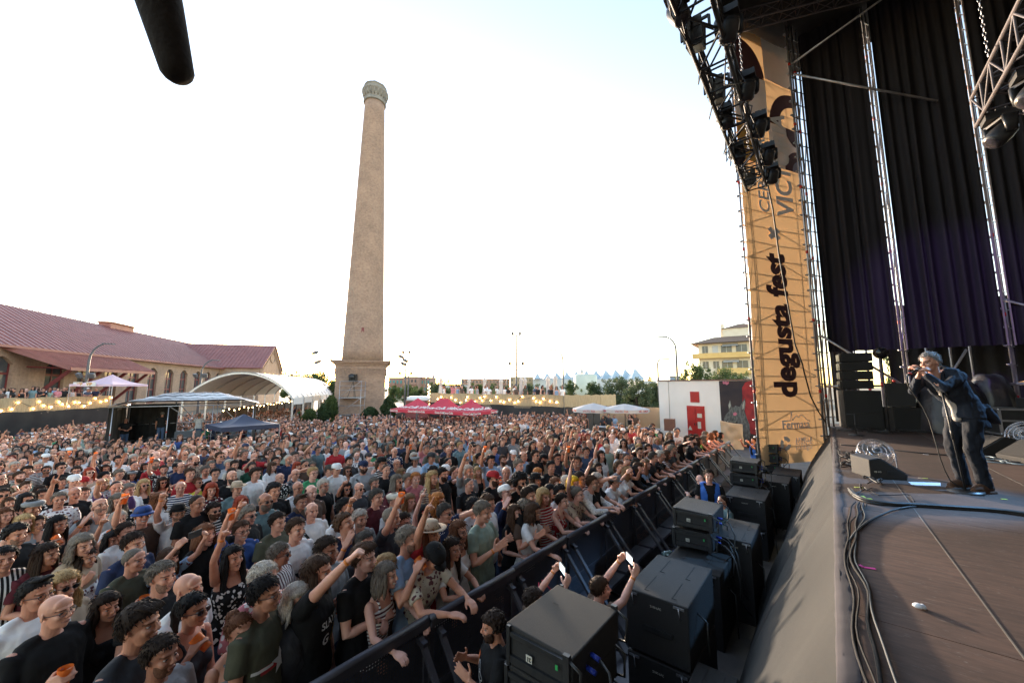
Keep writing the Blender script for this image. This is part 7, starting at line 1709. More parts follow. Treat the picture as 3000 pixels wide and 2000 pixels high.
# small things in the pit
o = empty('water_bottle','clear crushed water bottle lying on the barrier step','bottle',tuple(at_z(1930*.0+1533,1273,.44)),1.1); g = MB(); g.tube([(-.12,0,.03),(-.11,0,.03),(.05,0,.03),(.09,0,.03),(.12,0,.03)],[.02,.032,.032,.014,.014],12); m_pet = new_mat('clear_plastic'); m_pet[3].inputs['Transmission Weight'].default_value = .8; m_pet[3].inputs['Base Color'].default_value = (.6,.8,.78,1); m_pet[3].inputs['Roughness'].default_value = .1; g.build('body',m_pet[0],o)
g = MB(); g.tube([(.12,0,.03),(.14,0,.03)],.015,10); g.build('cap',m_blue,o)
p = V(-2.45,3.55,.05); o = empty('red_bag','red cloth bag with straps hanging on the inner side of the barrier','bag',(-2.55,3.75,.45)); g = MB(); g.loft([((0,0,0),.10,.16),((0,0,.12),.13,.20),((0,0,.30),.10,.15),((0,0,.38),.03,.05)],18); g.build('pouch',noisy('red_bag_cloth',(.45,.02,.06),(.36,.015,.05),6,.8,bump=.5),o); g = MB()
for s in (-1,1): g.tube([(0,s*.1,.35),(-.05,s*.12,.55),(-.1,s*.03,.66)],.008,6)
g.build('strap',noisy('red_strap',(.5,.03,.06)),o)
# ================================================================== the crowd
# A..G: crops of the photograph the people were read from: (x origin, y origin, zoom)
CR = {'A':(0,1350,2.4125),'B':(700,1350,2.4125),'C':(1400,1350,2.4125),'D':(0,1200,3.92),'E':(450,1200,3.92),'F':(900,1200,3.92),'G':(1350,1200,3.92),'H':(1650,1200,3.485)}
def crop(c, x, y): ox,oy,k = CR[c]; return ((ox+x/k)*.784, (oy+y/k)*.784)
SINGER = V(1.05,5.0,0)
def stand_at(px, py, h, f):
 """where somebody of height h stands whose head is seen there"""
 hh = 1.655*h*(.945 if f else 1.); x = -8.
 for _ in range(30):
  p = at_z(px,py,ground_z(x)+hh); x = .5*x+.5*p.x
 return at_z(px,py,ground_z(x)+hh)
# crop, x, y | f | pose | hair | top | pattern | accessories | skin | extra | nick | label
CAT = [
('A',380,1060,0,'cup','bald','long:black','plain','specs','l','belly','the bald man with the cup','bald man in black shirt and glasses holding an orange cup, bottom left'),
('A',235,945,0,'stand','quiff:black','long:white','plain','specs','m','','','man with black quiff and glasses in white long sleeved shirt, behind the bald man'),
('A',745,1030,1,'stand','longwavy:dark','tank:black','plain','','m','','the woman in black with long dark hair','woman with long dark wavy hair in black top, face raised, bottom left'),
('A',960,1160,0,'stand','swept:dark','tee:charcoal','plain','','m','','','man with floppy dark brown hair in dark grey t-shirt right of the raised face woman'),
('A',1130,1400,0,'stand','short:dark','tee:lightgrey','plain','beard','t','','','dark haired bearded man in pale t-shirt, lowest at the bottom left edge'),
('A',1345,1050,1,'drink','pony:black','tank:charcoal','plain','sun','m','','the drinking woman in sunglasses','woman with black ponytail and sunglasses drinking from an orange cup'),
('A',1715,1240,1,'stand','bun:auburn','tank:grey','plain','','l','smile','','smiling woman with auburn hair tied back in a grey tank top, bottom'),
('A',1310,900,0,'stand','bald','tee:white','plain','','l','','','bald man in white t-shirt behind the drinking woman in sunglasses'),
('A',1130,815,0,'stand','short:grey','tee:black','plain','beard:grey','l','','','grey haired stubbled man in black t-shirt left of the raised phones'),
('A',935,700,0,'cup','buzz:grey','tee:olive','plain','','l','belly','the moustached man in olive','heavy man with cropped grey hair in olive t-shirt holding a cup low'),
('A',1850,830,0,'stand','short:white','tee:pink','floral','','p','','the white haired man in pink','white haired man in a pink t-shirt with dark floral shoulder'),
('A',590,690,1,'mouth','longwavy:dark','tank:white','floral','','m','','','dark haired woman in floral top with her hand at her mouth'),
('A',440,880,1,'stand','longwavy:blonde','tee:beige','plain','sun','l','smile','','smiling blonde woman in sunglasses behind the bald man with the cup'),
('A',320,660,0,'stand2','long:dark','tee:maroon','plain','','m','belly','','big man with long dark hair in dark maroon t-shirt, mouth open'),
('A',20,690,0,'stand','short:black','tee:black','vstriped','','m','','','man in black and white striped shirt cut by the left edge'),
('A',105,520,0,'stand','curly:black','tee:black','plain','beard:grey','m','','','man with bushy black curls and grey beard in black t-shirt, left edge'),
('A',790,560,1,'raise','bob:black','tank:black','plain','','m','','the dark bobbed woman raising a finger','woman with black fringe bob in black top raising her right arm'),
('A',565,600,1,'stand','bobwavy:grey','tee:beige','plain','','l','','','woman with curly grey blonde hair lowering her head'),
('A',590,465,1,'stand','fringe:dark','tank:black','plain','','m','smile','','smiling woman with long dark fringed hair in black tank top'),
('A',400,450,1,'drink','long:black','tank:black','plain','','t','','','woman with long black hair drinking from a tilted orange cup at the left'),
('A',265,440,1,'stand','pony:dark','tank:black','plain','','m','smile','','laughing woman with dark tied hair in black top at the left'),
('A',165,435,1,'stand','bob:blonde','tank:grey','plain','','l','','','woman with short blonde hair near the left edge, head turned'),
('A',1005,380,0,'cupup','short:grey','tee:brown','plain','bucket:blue','l','belly','the bucket hat man','grey haired man in blue patterned bucket hat raising an orange cup'),
('A',880,500,0,'stand','short:dark','tee:white','plain','','l','','','man in white t-shirt just left of the bucket hat man'),
('A',700,320,0,'shout','horseshoe:grey','tee:grey','plain','specs,beard:grey','l','','','balding man with grey beard and glasses in grey shirt, looking up'),
('A',590,230,0,'stand','short:brown','tee:white','plain','','l','smile,print','the orange print man','smiling brown haired man in white t-shirt with a square orange print'),
('A',830,285,1,'stand','longcurly:grey','tee:black','floral','','l','','','woman with long curly grey hair in black floral top'),
('A',905,205,0,'stand','curly:grey','tee:white','plain','','l','','','man with curly grey hair in white shirt behind the curly haired woman'),
('A',525,230,0,'horn','bald','tee:black','plain','','m','','','bald man in black making a horns sign with raised hand'),
('A',1010,170,1,'stand','longwavy:blonde','tank:black','plain','sun','l','smile','the blonde in sunglasses','smiling long haired blonde woman in sunglasses and black top'),
('A',1255,370,0,'raise','short:dark','tee:white','plain','brim:black,specs,beard','l','belly,print2','the black hat man','laughing man in black brimmed hat and printed white t-shirt, right arm raised'),
('A',1385,300,0,'stand','buzz:dark','tee:black','plain','','t','','','man with dark cropped hair in black t-shirt beside the black hat man'),
('A',1505,350,0,'reach','curly:dark','tee:black','striped','sun,bigbeard:brown','l','belly','the bearded man in sunglasses','curly haired man with bushy beard, sunglasses and black polo shirt'),
('A',1440,520,1,'raisel','bob:auburn','tee:black','plain','','l','','','auburn haired woman with her hand raised before the bearded man in sunglasses'),
('A',1700,490,0,'cupup','short:brown','tee:blue','plain','specs','l','','the blue polo man','brown haired man in glasses and blue polo shirt raising his cup'),
('A',1740,385,0,'stand','curly:grey','tee:black','plain','sun','l','smile','','grey curly haired man in sunglasses and black t-shirt, mouth open'),
('A',1700,300,1,'stand','bob:red','tee:black','plain','specs','l','smile','the red bobbed woman','woman with short bright red hair and dark glasses'),
('A',1670,195,0,'stand','short:grey','tee:teal','plain','straw:beige','l','belly','the straw hat man','big man in beige straw hat and blue grey t-shirt'),
('A',1490,205,1,'stand','bobwavy:red','tee:maroon','floral','','l','smile','','woman with dark red wavy bob in a patterned maroon top'),
('A',1395,150,1,'mouth','pony:auburn','tee:yellow','plain','sun','m','','the woman in yellow','auburn woman in red sunglasses and a bright yellow t-shirt'),
('A',1635,110,0,'stand','bald','tee:black','plain','bigbeard:darkgrey','l','smile','','bald bearded man smiling in black t-shirt behind the straw hat man'),
('A',1180,690,1,'phoneup','fringe:brown','tee:lightblue','floral','','l','smile','the phone woman','brown fringed woman holding a phone up with both hands'),
('A',1640,680,1,'raise','verylong:black','tank:black','floral','','m','','the floral dress woman','woman with long black hair and black floral dress stretching up her arm'),
('A',930,585,0,'stand','short:dark','tee:navy','plain','','l','','','dark haired man in navy behind the moustached man in olive'),
('A',1150,150,1,'stand','longcurly:dark','tank:black','plain','sun','m','','','woman with long dark curls and sunglasses in black tank top'),
('A',225,335,0,'stand','short:dark','tee:black','floral','flatcap:grey','t','','the flat cap man','man in a blue grey flat cap, chin raised, at the left'),
('A',300,240,0,'mouth','long:dark','tee:black','floral','specs','m','','','long haired man in glasses and flowered black shirt, hand at chin'),
('A',180,275,1,'stand','bob:black','tank:black','plain','sun','l','','','woman with black bob and dark sunglasses at the left edge'),
('A',60,300,1,'stand','long:brown','tank:brown','plain','','l','','','brown haired woman near the left edge above the flat cap man'),
('A',28,385,1,'stand','long:auburn','tank:charcoal','plain','','l','','','auburn haired woman with long hair, cut by the left edge'),
('A',20,240,0,'stand','short:dark','tee:black','plain','sun','m','','','man in sunglasses cut by the left edge, upper row'),
('A',580,150,0,'stand','short:dark','tee:white','plain','cap:red','l','','the red cap man','man in a dark red cap and white t-shirt'),
('A',520,140,0,'stand','short:grey','tee:white','plain','cap:white','l','','','man in a white cap left of the red cap man'),
('A',440,150,1,'stand','pony:dark','tee:black','plain','','m','','','woman with dark ponytail left of the two cap wearing men'),
('A',820,190,0,'fist','buzz:dark','tee:purple','plain','','l','belly','','cropped haired man in purple t-shirt with one fist up'),
('A',840,95,0,'stand','curly:grey','tank:red','plain','specs','l','','','bearded grey man in a red top below a raised phone'),
('A',1340,90,0,'stand','short:brown','tee:red','plain','','l','','','brown haired man in a red t-shirt in the middle rows'),
('A',1450,70,0,'stand','short:grey','tee:white','plain','specs,beard:grey','l','','','grey bearded man in glasses and white, left of the smiling dark man'),
('A',1520,90,0,'stand','short:black','tee:black','plain','specs','l','smile','','smiling black haired man in square glasses and black t-shirt'),
('A',1800,90,0,'stand','swept:dark','tee:white','plain','','l','','','dark haired man in plain white t-shirt turned half away'),
('A',1780,40,0,'stand','short:darkgrey','tee:darkgreen','plain','','l','','','grey haired man in dark green t-shirt behind the white t-shirt man'),
('A',630,80,1,'stand','long:red','tank:beige','plain','sun','p','','','red haired woman in sunglasses and thin straps'),
('A',540,70,0,'stand','curly:dark','tee:grey','floral','specs,beard','l','','','curly bearded man in round glasses and patterned shirt'),
('A',430,45,0,'stand','curly:black','tee:black','plain','sun','l','','','man with thick black curls and sunglasses in black shirt'),
('D',520,545,0,'stand','short:dark','tee:white','plain','cap:white','m','belly','the white cap man','heavy man in white cap and white t-shirt at the left'),
('D',790,475,0,'stand','short:grey','tee:lightblue','plain','straw:white,sun','m','','','man in white straw hat and sunglasses with a shoulder strap'),
('D',1360,580,0,'stand','curly:black','tee:white','plain','beard','m','','','man with black curls and beard in white t-shirt with hanging sunglasses'),
('D',1185,475,0,'stand','bald','tee:navy','plain','specs','l','','','bald man with glasses in navy t-shirt before the mixing cabin'),
('D',990,345,0,'stand','buzz:dark','tee:sage','plain','beard','l','','the sage t-shirt man','shaven headed bearded man in pale green t-shirt left of the cabin'),
('D',1475,390,0,'stand','short:brown','tee:sage','plain','beard','l','','','man in pale sage green t-shirt standing before the mixing cabin cases'),
('D',640,420,1,'stand','long:dark','long:black','plain','','l','','','woman with long dark hair in black shirt at the middle left'),
('D',120,320,0,'stand','bald','tee:black','floral','sun,bigbeard:black','m','','','bald man with big black beard and sunglasses in patterned shirt, left'),
('D',300,270,0,'stand','short:dark','tee:white','floral','','l','','','dark haired man in white shirt with dark leaf print, left'),
# second strip
('B',380,1130,0,'stand','short:black','tee:olive','plain','specs','m','belly,star','the star shirt man','heavy black haired man in glasses and olive t-shirt with a white star'),
('B',410,985,0,'stand','bobwavy:white','tee:charcoal','plain','','l','smile','','man with wild white curly hair behind the star shirt man'),
('B',790,940,0,'fist','verylong:brown','tee:black','plain','','l','slayer','the long haired man in black','long haired man in black lettered t-shirt, arm bent over his head, shouting'),
('B',1060,1060,1,'lean2','bob:grey','tank:white','striped','','p','','the grey blonde bob woman','woman with grey blonde bob in white striped sleeveless top at the barrier'),
('B',1340,910,0,'leandown','short:dark','tee:cream','floral','cap:black','m','','the black cap man on the barrier','man in black cap and floral shirt slumped over the barrier, head down'),
('B',1530,770,1,'lean','verylong:dark','tee:white','plain','','m','','','woman with very long dark hair and white t-shirt leaning on the barrier'),
('B',1180,820,1,'stand','bobwavy:blonde','tank:brown','plain','','l','','','woman with short blonde curls behind the black cap man on the barrier'),
('B',880,690,0,'cross','swept:brown','tee:black','plain','','p','print2','the folded arms man','pale man with swept brown hair and printed black t-shirt, arms folded'),
('B',590,760,1,'stand2','bun:black','tank:black','plain','','m','','','woman with a black bun and black dress looking down'),
('B',610,630,0,'cup','short:dark','tee:grey','plain','beard','t','','','dark bearded man in grey t-shirt left of the folded arms man'),
('B',270,660,0,'stand2','short:grey','tee:white','vstriped','sun','t','','','lean grey haired man in sunglasses and striped shirt with open hand'),
('B',395,480,0,'stand','short:brown','tee:white','plain','','l','beastie','the white band shirt man','brown haired man in white t-shirt with black lettered badge and hanging sunglasses'),
('B',265,430,0,'stand','short:dark','tee:olive','plain','','l','','','dark haired man in grey green t-shirt left of the white band shirt man'),
('B',510,350,0,'stand','horseshoe:grey','tee:white','plain','','l','strap','the strap man','balding grey man in white t-shirt with a black strap, shouting'),
('B',735,445,0,'shout','curly:brown','tee:navy','plain','','m','','the shouting man','man with brown curls head thrown back shouting, hand at his mouth'),
('B',880,570,0,'stand','pony:darkgrey','tee:charcoal','plain','specs','l','','','man with dark hair tied back and glasses in front of the shouting man'),
('B',1180,550,0,'drink','short:grey','tee:lightblue','plain','beard:grey','l','','the light blue t-shirt man','grey haired man in light blue t-shirt drinking from an orange cup'),
('B',1160,430,0,'stand','short:dark','tee:white','floral','specs','p','smile','','dark haired man in glasses and flowered shirt, mouth open'),
('B',1065,400,0,'cupup','buzz:grey','tee:charcoal','plain','','m','','','man with cropped hair in dark grey t-shirt lifting a water bottle'),
('B',1300,370,1,'raise','longwavy:black','tank:black','plain','','p','','the laughing black haired woman','laughing woman with long black hair in black top, finger raised high'),
('B',1445,365,0,'reach','short:darkgrey','tee:navy','dots','sun','m','','the dotted shirt man','man in sunglasses and dotted navy shirt stretching out his fist'),
('B',1530,570,0,'raise','long:auburn','tee:red','plain','straw:beige','m','','the red shirt hat man','person in beige hat and dark red shirt pointing one finger upwards'),
('B',1650,320,0,'stand','curly:black','tee:lightgrey','plain','','l','strap','the young man with a strap','young man with black curls in pale shirt with a black shoulder strap'),
('B',1860,390,0,'clap','short:grey','tee:sage','plain','','l','','the clapping man','smiling fair haired man in grey green t-shirt with hands together'),
('B',1720,640,1,'stand','longwavy:brown','tank:lightgrey','dots','specs','m','','','woman with long wavy brown hair and glasses close behind the barrier'),
('B',1890,600,1,'stand','verylong:auburn','tank:white','plain','specs','l','','','woman with very long auburn hair and white top close to the barrier'),
('B',1090,280,0,'stand','buzz:grey','long:white','plain','flatcap:white','l','','the white flat cap man','man in white flat cap and white shirt, side view'),
('B',1200,285,1,'stand','longwavy:lightbrown','tee:white','plain','','p','','','woman with long light brown hair in white beside the white flat cap man'),
('B',965,255,0,'stand','short:darkgrey','tee:maroon','plain','','l','belly','','broad grey haired man in dark maroon polo shirt'),
('B',850,410,0,'raise','curly:white','tee:grey','plain','beard:grey','l','belly','','white haired man in grey t-shirt shouting with a finger up'),
('B',740,330,0,'stand','short:black','tee:white','plain','','t','','','black haired sunburnt man above the shouting man'),
('B',845,195,0,'stand','bald','tee:charcoal','plain','sun','l','sisters','the lettered grey t-shirt man','bald man in sunglasses and dark grey t-shirt with white words'),
('B',1400,285,1,'stand2','longcurly:ginger','tank:brown','plain','sun','l','','','orange blonde haired woman in dark sunglasses, middle of the crowd'),
('B',755,195,1,'fist','longwavy:black','tee:black','plain','sun','m','','','black haired woman in sunglasses with raised wrist, upper middle'),
('B',590,175,0,'stand','short:white','tee:black','plain','specs,beard:white','l','','','white haired man with white beard, glasses and black t-shirt'),
('B',505,220,0,'stand','horseshoe:dark','tee:brown','plain','','p','','','balding round headed man in brown shirt behind the strap man'),
('B',430,290,0,'stand','quiff:brown','tee:navy','plain','','m','','','brown haired man in navy polo shirt left of the strap man'),
('B',245,210,0,'cup','curly:black','tee:black','plain','','m','band','the grey band t-shirt man','young man with black curls and black t-shirt with a grey band'),
('B',395,90,0,'stand','bald','long:grey','camo','specs','l','smile','','bald man in glasses and a patterned tracksuit top'),
('B',520,85,0,'stand','short:blonde','tee:green','plain','specs','p','smile','the green t-shirt man','fair man in glasses and bright green t-shirt'),
('B',1190,130,0,'stand','short:grey','tee:grey','plain','','l','','','grey haired man hugged by a ginger friend'),
('B',1245,125,0,'cupl','short:ginger','tee:pink','plain','','p','','','ginger haired man with cup laying his arm round the grey man'),
('B',1110,145,0,'stand','long:grey','tee:maroon','plain','sun','m','','','man with long grey hair and sunglasses in maroon'),
('B',1620,165,0,'cup','buzz:darkgrey','tee:black','plain','','l','','','lean man with cropped hair in black shirt right of the raised arm'),
('B',1615,75,0,'raise','short:white','tee:grey','plain','beard:white','l','','','white haired bearded man with one arm straight up'),
('B',1685,75,1,'stand','long:blonde','tank:black','plain','','l','smile','the blonde in black','tall blonde woman with straight hair in black top'),
('B',1790,120,0,'stand','short:dark','tee:black','plain','cap:red,sun,bigbeard:dark','l','belly','','bearded man in a red and white cap and sunglasses'),
('B',1875,220,0,'shout','short:grey','long:navy','plain','cap:white,specs','p','','the shouting white cap man','older man in white cap and navy jacket shouting'),
('B',1750,300,0,'stand','curly:brown','tee:white','plain','','l','smile','','curly brown haired youth beside the young man with a strap'),
# barrier stretch right
('C',430,470,1,'lean2','bobwavy:brown','tee:white','plain','specs','l','','the white blouse woman','woman with brown bob, glasses and white blouse, hand on the barrier'),
('C',625,425,1,'lean','short:dark','tank:red','floral','','p','','','short dark haired woman in red flowered top, arms on the barrier'),
('C',735,325,1,'lean','bun:grey','tee:beige','floral','specs','p','','the red flower blouse woman','woman with tied grey blonde hair in beige blouse with red flowers'),
('C',465,355,0,'clap','curly:grey','tee:brown','plain','specs,beard:grey','l','','the praying hands man','grey curly man in glasses and brown t-shirt with hands pressed together'),
('C',600,275,1,'stand','bobwavy:blonde','tee:red','striped','','l','smile','','smiling fair haired woman in red sports top with white stripes'),
('C',835,260,0,'lean','short:brown','long:white','dots','specs,beard:white','l','','the dotted white shirt man','man with brown hair, glasses and white shirt on the barrier'),
('C',870,180,0,'lean','curly:white','tee:black','plain','specs','l','belly','','man with thick white hair, glasses and black t-shirt'),
('C',1000,285,0,'lean','short:brown','tee:white','plain','cap:grey','l','child','the boy in the grey cap','boy in grey cap and white t-shirt with folded arms on the barrier'),
('C',680,235,0,'stand','curly:black','tee:white','plain','sun','t','smile','','black curly haired man with orange sunglasses and white shirt'),
('C',690,165,1,'both','bobwavy:yellow','tank:black','plain','','p','','the yellow haired woman','woman with bright yellow hair throwing both arms up'),
('C',385,215,0,'stand','buzz:white','tee:black','plain','cap:black,sun,beard:white','p','belly','the black cap man','white bearded man in black cap, sunglasses and black shirt'),
('C',465,265,0,'stand','short:dark','tee:black','plain','beard','l','smile','','smiling dark haired bearded man between the cap man and praying hands man'),
('C',255,365,1,'stand2','verylong:brown','tee:black','plain','','p','','','long brown haired woman in black looking up, right of the clapping man'),
('C',505,215,1,'stand','long:black','tank:black','plain','specs','l','','','black haired woman in thin glasses beneath the orange haired woman'),
('C',405,135,1,'stand','long:brown','tee:black','plain','brim:black','l','','','person under a wide black hat'),
('C',420,85,1,'stand','fringe:ginger','tee:green','plain','sun','p','','the orange haired woman','woman with orange fringed hair and sunglasses with a green fan'),
('C',295,150,0,'stand','afro:black','tee:black','plain','sun,bigbeard:black','m','','the man with the black afro','man with huge black curly hair and beard'),
('C',230,180,0,'stand','short:brown','tee:red','plain','','l','','','narrow faced man in dark red shirt left of the black afro'),
('C',545,165,1,'stand','verylong:auburn','tee:brown','plain','sun','p','smile','','laughing woman with very long auburn hair and sunglasses'),
('C',620,145,1,'stand','bob:white','tee:beige','plain','','l','','','woman with smooth white hair left of the yellow haired woman'),
('C',515,40,0,'stand','short:black','tee:black','plain','','m','','the young man in plain black','young man with short black hair in plain black t-shirt, side view'),
('C',990,165,0,'reach','short:dark','tee:navy','striped','specs','l','','the arm stretching man','man in glasses and dark striped t-shirt stretching his arm to the stage'),
('C',1090,195,1,'lean','bob:lightbrown','tee:white','plain','','l','smile','','fair short haired woman behind the boy in the grey cap'),
('C',1165,145,1,'lean','fringe:brown','long:black','plain','','p','','the fringe girl','girl with brown fringe bob and black striped sleeves on the barrier'),
('C',1215,125,1,'lean','long:lightbrown','tee:lightblue','plain','','p','','','girl with light brown hair in pale blue beside the fringe girl'),
('C',1285,70,1,'phone','pony:brown','tee:lightgrey','plain','','l','','','woman with ponytail in pale t-shirt holding up a phone at the barrier'),
('C',1365,70,1,'lean','bobwavy:brown','tee:white','striped','','m','smile','','laughing curly dark haired woman in striped top on the barrier'),
('C',935,115,0,'stand','long:black','tee:black','plain','specs','l','','','man with long black hair and glasses before the raised phone'),
('C',845,50,1,'stand','long:dark','tee:white','plain','','l','smile','','smiling dark haired woman in white t-shirt below raised arms'),
('H',1150,520,0,'lean','short:grey','tee:charcoal','plain','sun,beard:grey','l','belly','the grey man in sunglasses','grey bearded man in wraparound sunglasses leaning on the barrier'),
('H',1250,545,1,'lean','longwavy:dark','tee:black','plain','','l','','','dark haired woman in black between the sunglasses man and the bearded man'),
('H',1355,475,0,'lean','quiff:dark','tee:black','plain','bigbeard:dark','p','belly','','stout man with dark beard and black t-shirt, forearms on the barrier'),
('H',1420,420,1,'lean','bob:brown','tee:charcoal','plain','specs','l','','','woman in glasses behind the stout bearded barrier man'),
('H',1480,430,1,'lean','longcurly:grey','tank:black','plain','','m','','','woman with long grey brown curls and black tank top at the barrier'),
('H',1490,300,0,'lean2','short:grey','tee:pink','camo','sun','l','','the pink patterned man','tall grey man in sunglasses and pink patterned t-shirt'),
('H',1430,290,1,'stand','bobwavy:brown','tee:brightgreen','plain','','l','smile','the bright green woman','curly haired woman in a bright green top before the red door'),
('H',1310,285,0,'stand','short:dark','tee:teal','plain','specs','l','','','tall man in glasses and blue grey shirt in front of the red door'),
('H',1590,385,1,'lean','longwavy:brown','tank:grey','plain','','l','smile','','dark haired smiling woman near the far barrier end'),
('H',1650,395,1,'lean','bob:black','tee:charcoal','plain','','l','child','','child with black bob leaning at the far barrier end'),
('H',1605,325,1,'point','longwavy:brown','tank:beige','plain','','l','','','woman stretching her arm before the beige dust sheet'),
('H',1320,395,0,'stand','buzz:dark','tee:beige','plain','cap:black,sun,beard','l','belly','','man in dark cap and sunglasses with beige t-shirt'),
('H',1180,375,0,'stand','short:dark','tee:red','plain','','l','belly','the red t-shirt man','heavy dark haired man in bright red t-shirt'),
('H',1095,350,0,'stand','swept:dark','tee:white','plain','beard','t','','','dark moustached man in white left of the red t-shirt man'),
('H',775,430,0,'stand','quiff:dark','tee:black','plain','sun,beard','l','belly','','bearded man in sunglasses and black t-shirt, right part of the crowd'),
('H',865,520,0,'phone','buzz:dark','tee:navy','plain','sun','t','','','dark skinned man in sunglasses and navy holding out a phone'),
('H',575,450,1,'stand','bobwavy:brown','tee:white','plain','straw:white,specs','l','','the white hat woman','woman in white straw hat and glasses'),
('H',380,465,1,'raise','longwavy:dark','tee:white','plain','','l','','','dark haired woman in white stretching an arm with orange cup beside her'),
('H',330,600,1,'stand','pony:dark','tee:white','plain','','l','smile','','smiling woman in white t-shirt below the lifted orange cup'),
('G',600,345,0,'stand','short:darkgrey','tee:grey','plain','','m','','','dark grey haired man seen from behind among white shirts'),
('G',380,450,0,'stand','short:black','tee:blue','plain','specs','l','','the blue emblem man','black haired man in glasses and royal blue t-shirt with a white ring'),
('G',480,575,0,'stand','short:brown','long:white','plain','bigbeard:brown','l','','','brown bearded man in open white shirt'),
('G',660,640,0,'stand','curly:grey','tee:grey','plain','','p','smile','','tall grey curly man with laughing face in the middle right'),
('G',600,510,0,'stand','short:dark','tee:charcoal','plain','cap:white','l','','','man in white and black cap right of the blue emblem man'),
('G',850,520,0,'stand','short:dark','tee:black','plain','sun','l','belly','','stout dark haired man in black polo and sunglasses, middle right'),
('G',950,560,0,'stand','short:dark','tee:beige','plain','cap:black,bigbeard:dark','l','','','black capped bearded man in beige t-shirt beside the plain black youth'),
('F',1420,545,0,'stand','short:dark','tee:lightblue','plain','cap:charcoal','t','','','man in dark cap and grey blue t-shirt with head bowed, middle'),
('F',1000,480,0,'stand','horseshoe:white','tee:navy','floral','specs','l','','','white haired man in blue leaf print shirt, middle of the crowd'),
('F',120,460,0,'stand','short:darkgrey','tee:teal','plain','specs','l','','','man in glasses and slate blue shirt, middle left of the crowd'),
('F',330,460,0,'stand','short:grey','tee:red','plain','specs','l','','','grey haired man in glasses and red shirt, middle of the crowd'),
('F',700,540,0,'phone','short:dark','tank:white','plain','cap:charcoal','l','','','man in dark cap and white tank top holding a phone to his eye'),
('F',640,650,0,'stand','short:dark','tee:lightgrey','plain','cap:navy,bigbeard:dark','l','strap','','bearded man in navy cap with a black shoulder strap'),
('F',250,690,0,'stand','short:darkgrey','tee:lightgrey','plain','cap:darkgrey','l','','','moustached man in dark cap and pale grey t-shirt'),
('F',330,680,0,'stand','short:grey','tee:white','plain','cap:white','l','','','man in white cap and white t-shirt beside the moustached capped man'),
('F',1755,415,0,'stand','short:blonde','tee:teal','plain','','l','','','tall fair haired man in grey t-shirt before the red gazebos'),
('F',1155,430,0,'stand','short:dark','tee:black','plain','specs','l','','','dark haired man in glasses and black below the red gazebos'),
]
random.seed(11)
NICKS = []; HEADS2D = []; used_labels = set()
def size_at(p): # head height in photo pixels
 d = (p-V(0,0,CAMH)).dot(_fw); return .24*870/max(d,.5)
def proj(p):
 q = p-V(0,0,CAMH); c = q.dot(_fw); return 1176+870*q.dot(_rt)/c, 784-870*q.dot(_up)/c, c
def chest(o, mb, z0=1.26, zsc=1., mat=None, name='print'):
 from mathutils.bvhtree import BVHTree
 sh = [c for c in o.children if c.name.split('.')[0] in ('shirt','tank_top')][0]
 bv = BVHTree.FromPolygons([v.co for v in sh.data.vertices],[tuple(p.vertices) for p in sh.data.polygons]); out = []
 for (x,y,z) in mb.v:
  h = bv.ray_cast(V(.8,x,z0+z),V(-1,0,0)); hx = h[0].x if h[0] is not None else .12; out.append((hx+.006-y*.2,x,z0+z))
 mb.v = out; return mb.build(name,mat,o)
m_ink = noisy('black_ink',(.02,.02,.02),(.03,.03,.03),20,.8); m_inkw = noisy('white_ink',(.65,.64,.62),(.6,.6,.58),20,.8); m_inko = noisy('orange_ink',(.70,.24,.04),(.62,.10,.03),22,.8); m_inkr = noisy('red_ink',(.5,.04,.04)); m_inkg = noisy('grey_ink',(.22,.22,.23)); m_inky = noisy('yellow_ink',(.65,.42,.05))
def gridq(w, h, n=10):
 g = MB(); vs = [(-w/2+w*i/n,0,-h/2+h*j/n) for i in range(n+1) for j in range(n+1)]; g.add(vs,[(i*(n+1)+j,(i+1)*(n+1)+j,(i+1)*(n+1)+j+1,i*(n+1)+j+1) for i in range(n) for j in range(n)],True); return g
def star_mb(r):
 g = MB(); P_ = [(0,0)]+[((r if k%2 == 0 else r*.40)*math.sin(k*math.pi/5),(r if k%2 == 0 else r*.40)*math.cos(k*math.pi/5)) for k in range(10)]; g.add([(a,0,b) for a,b in P_],[(0,1+k,1+(k+1)%10) for k in range(10)],False); return g
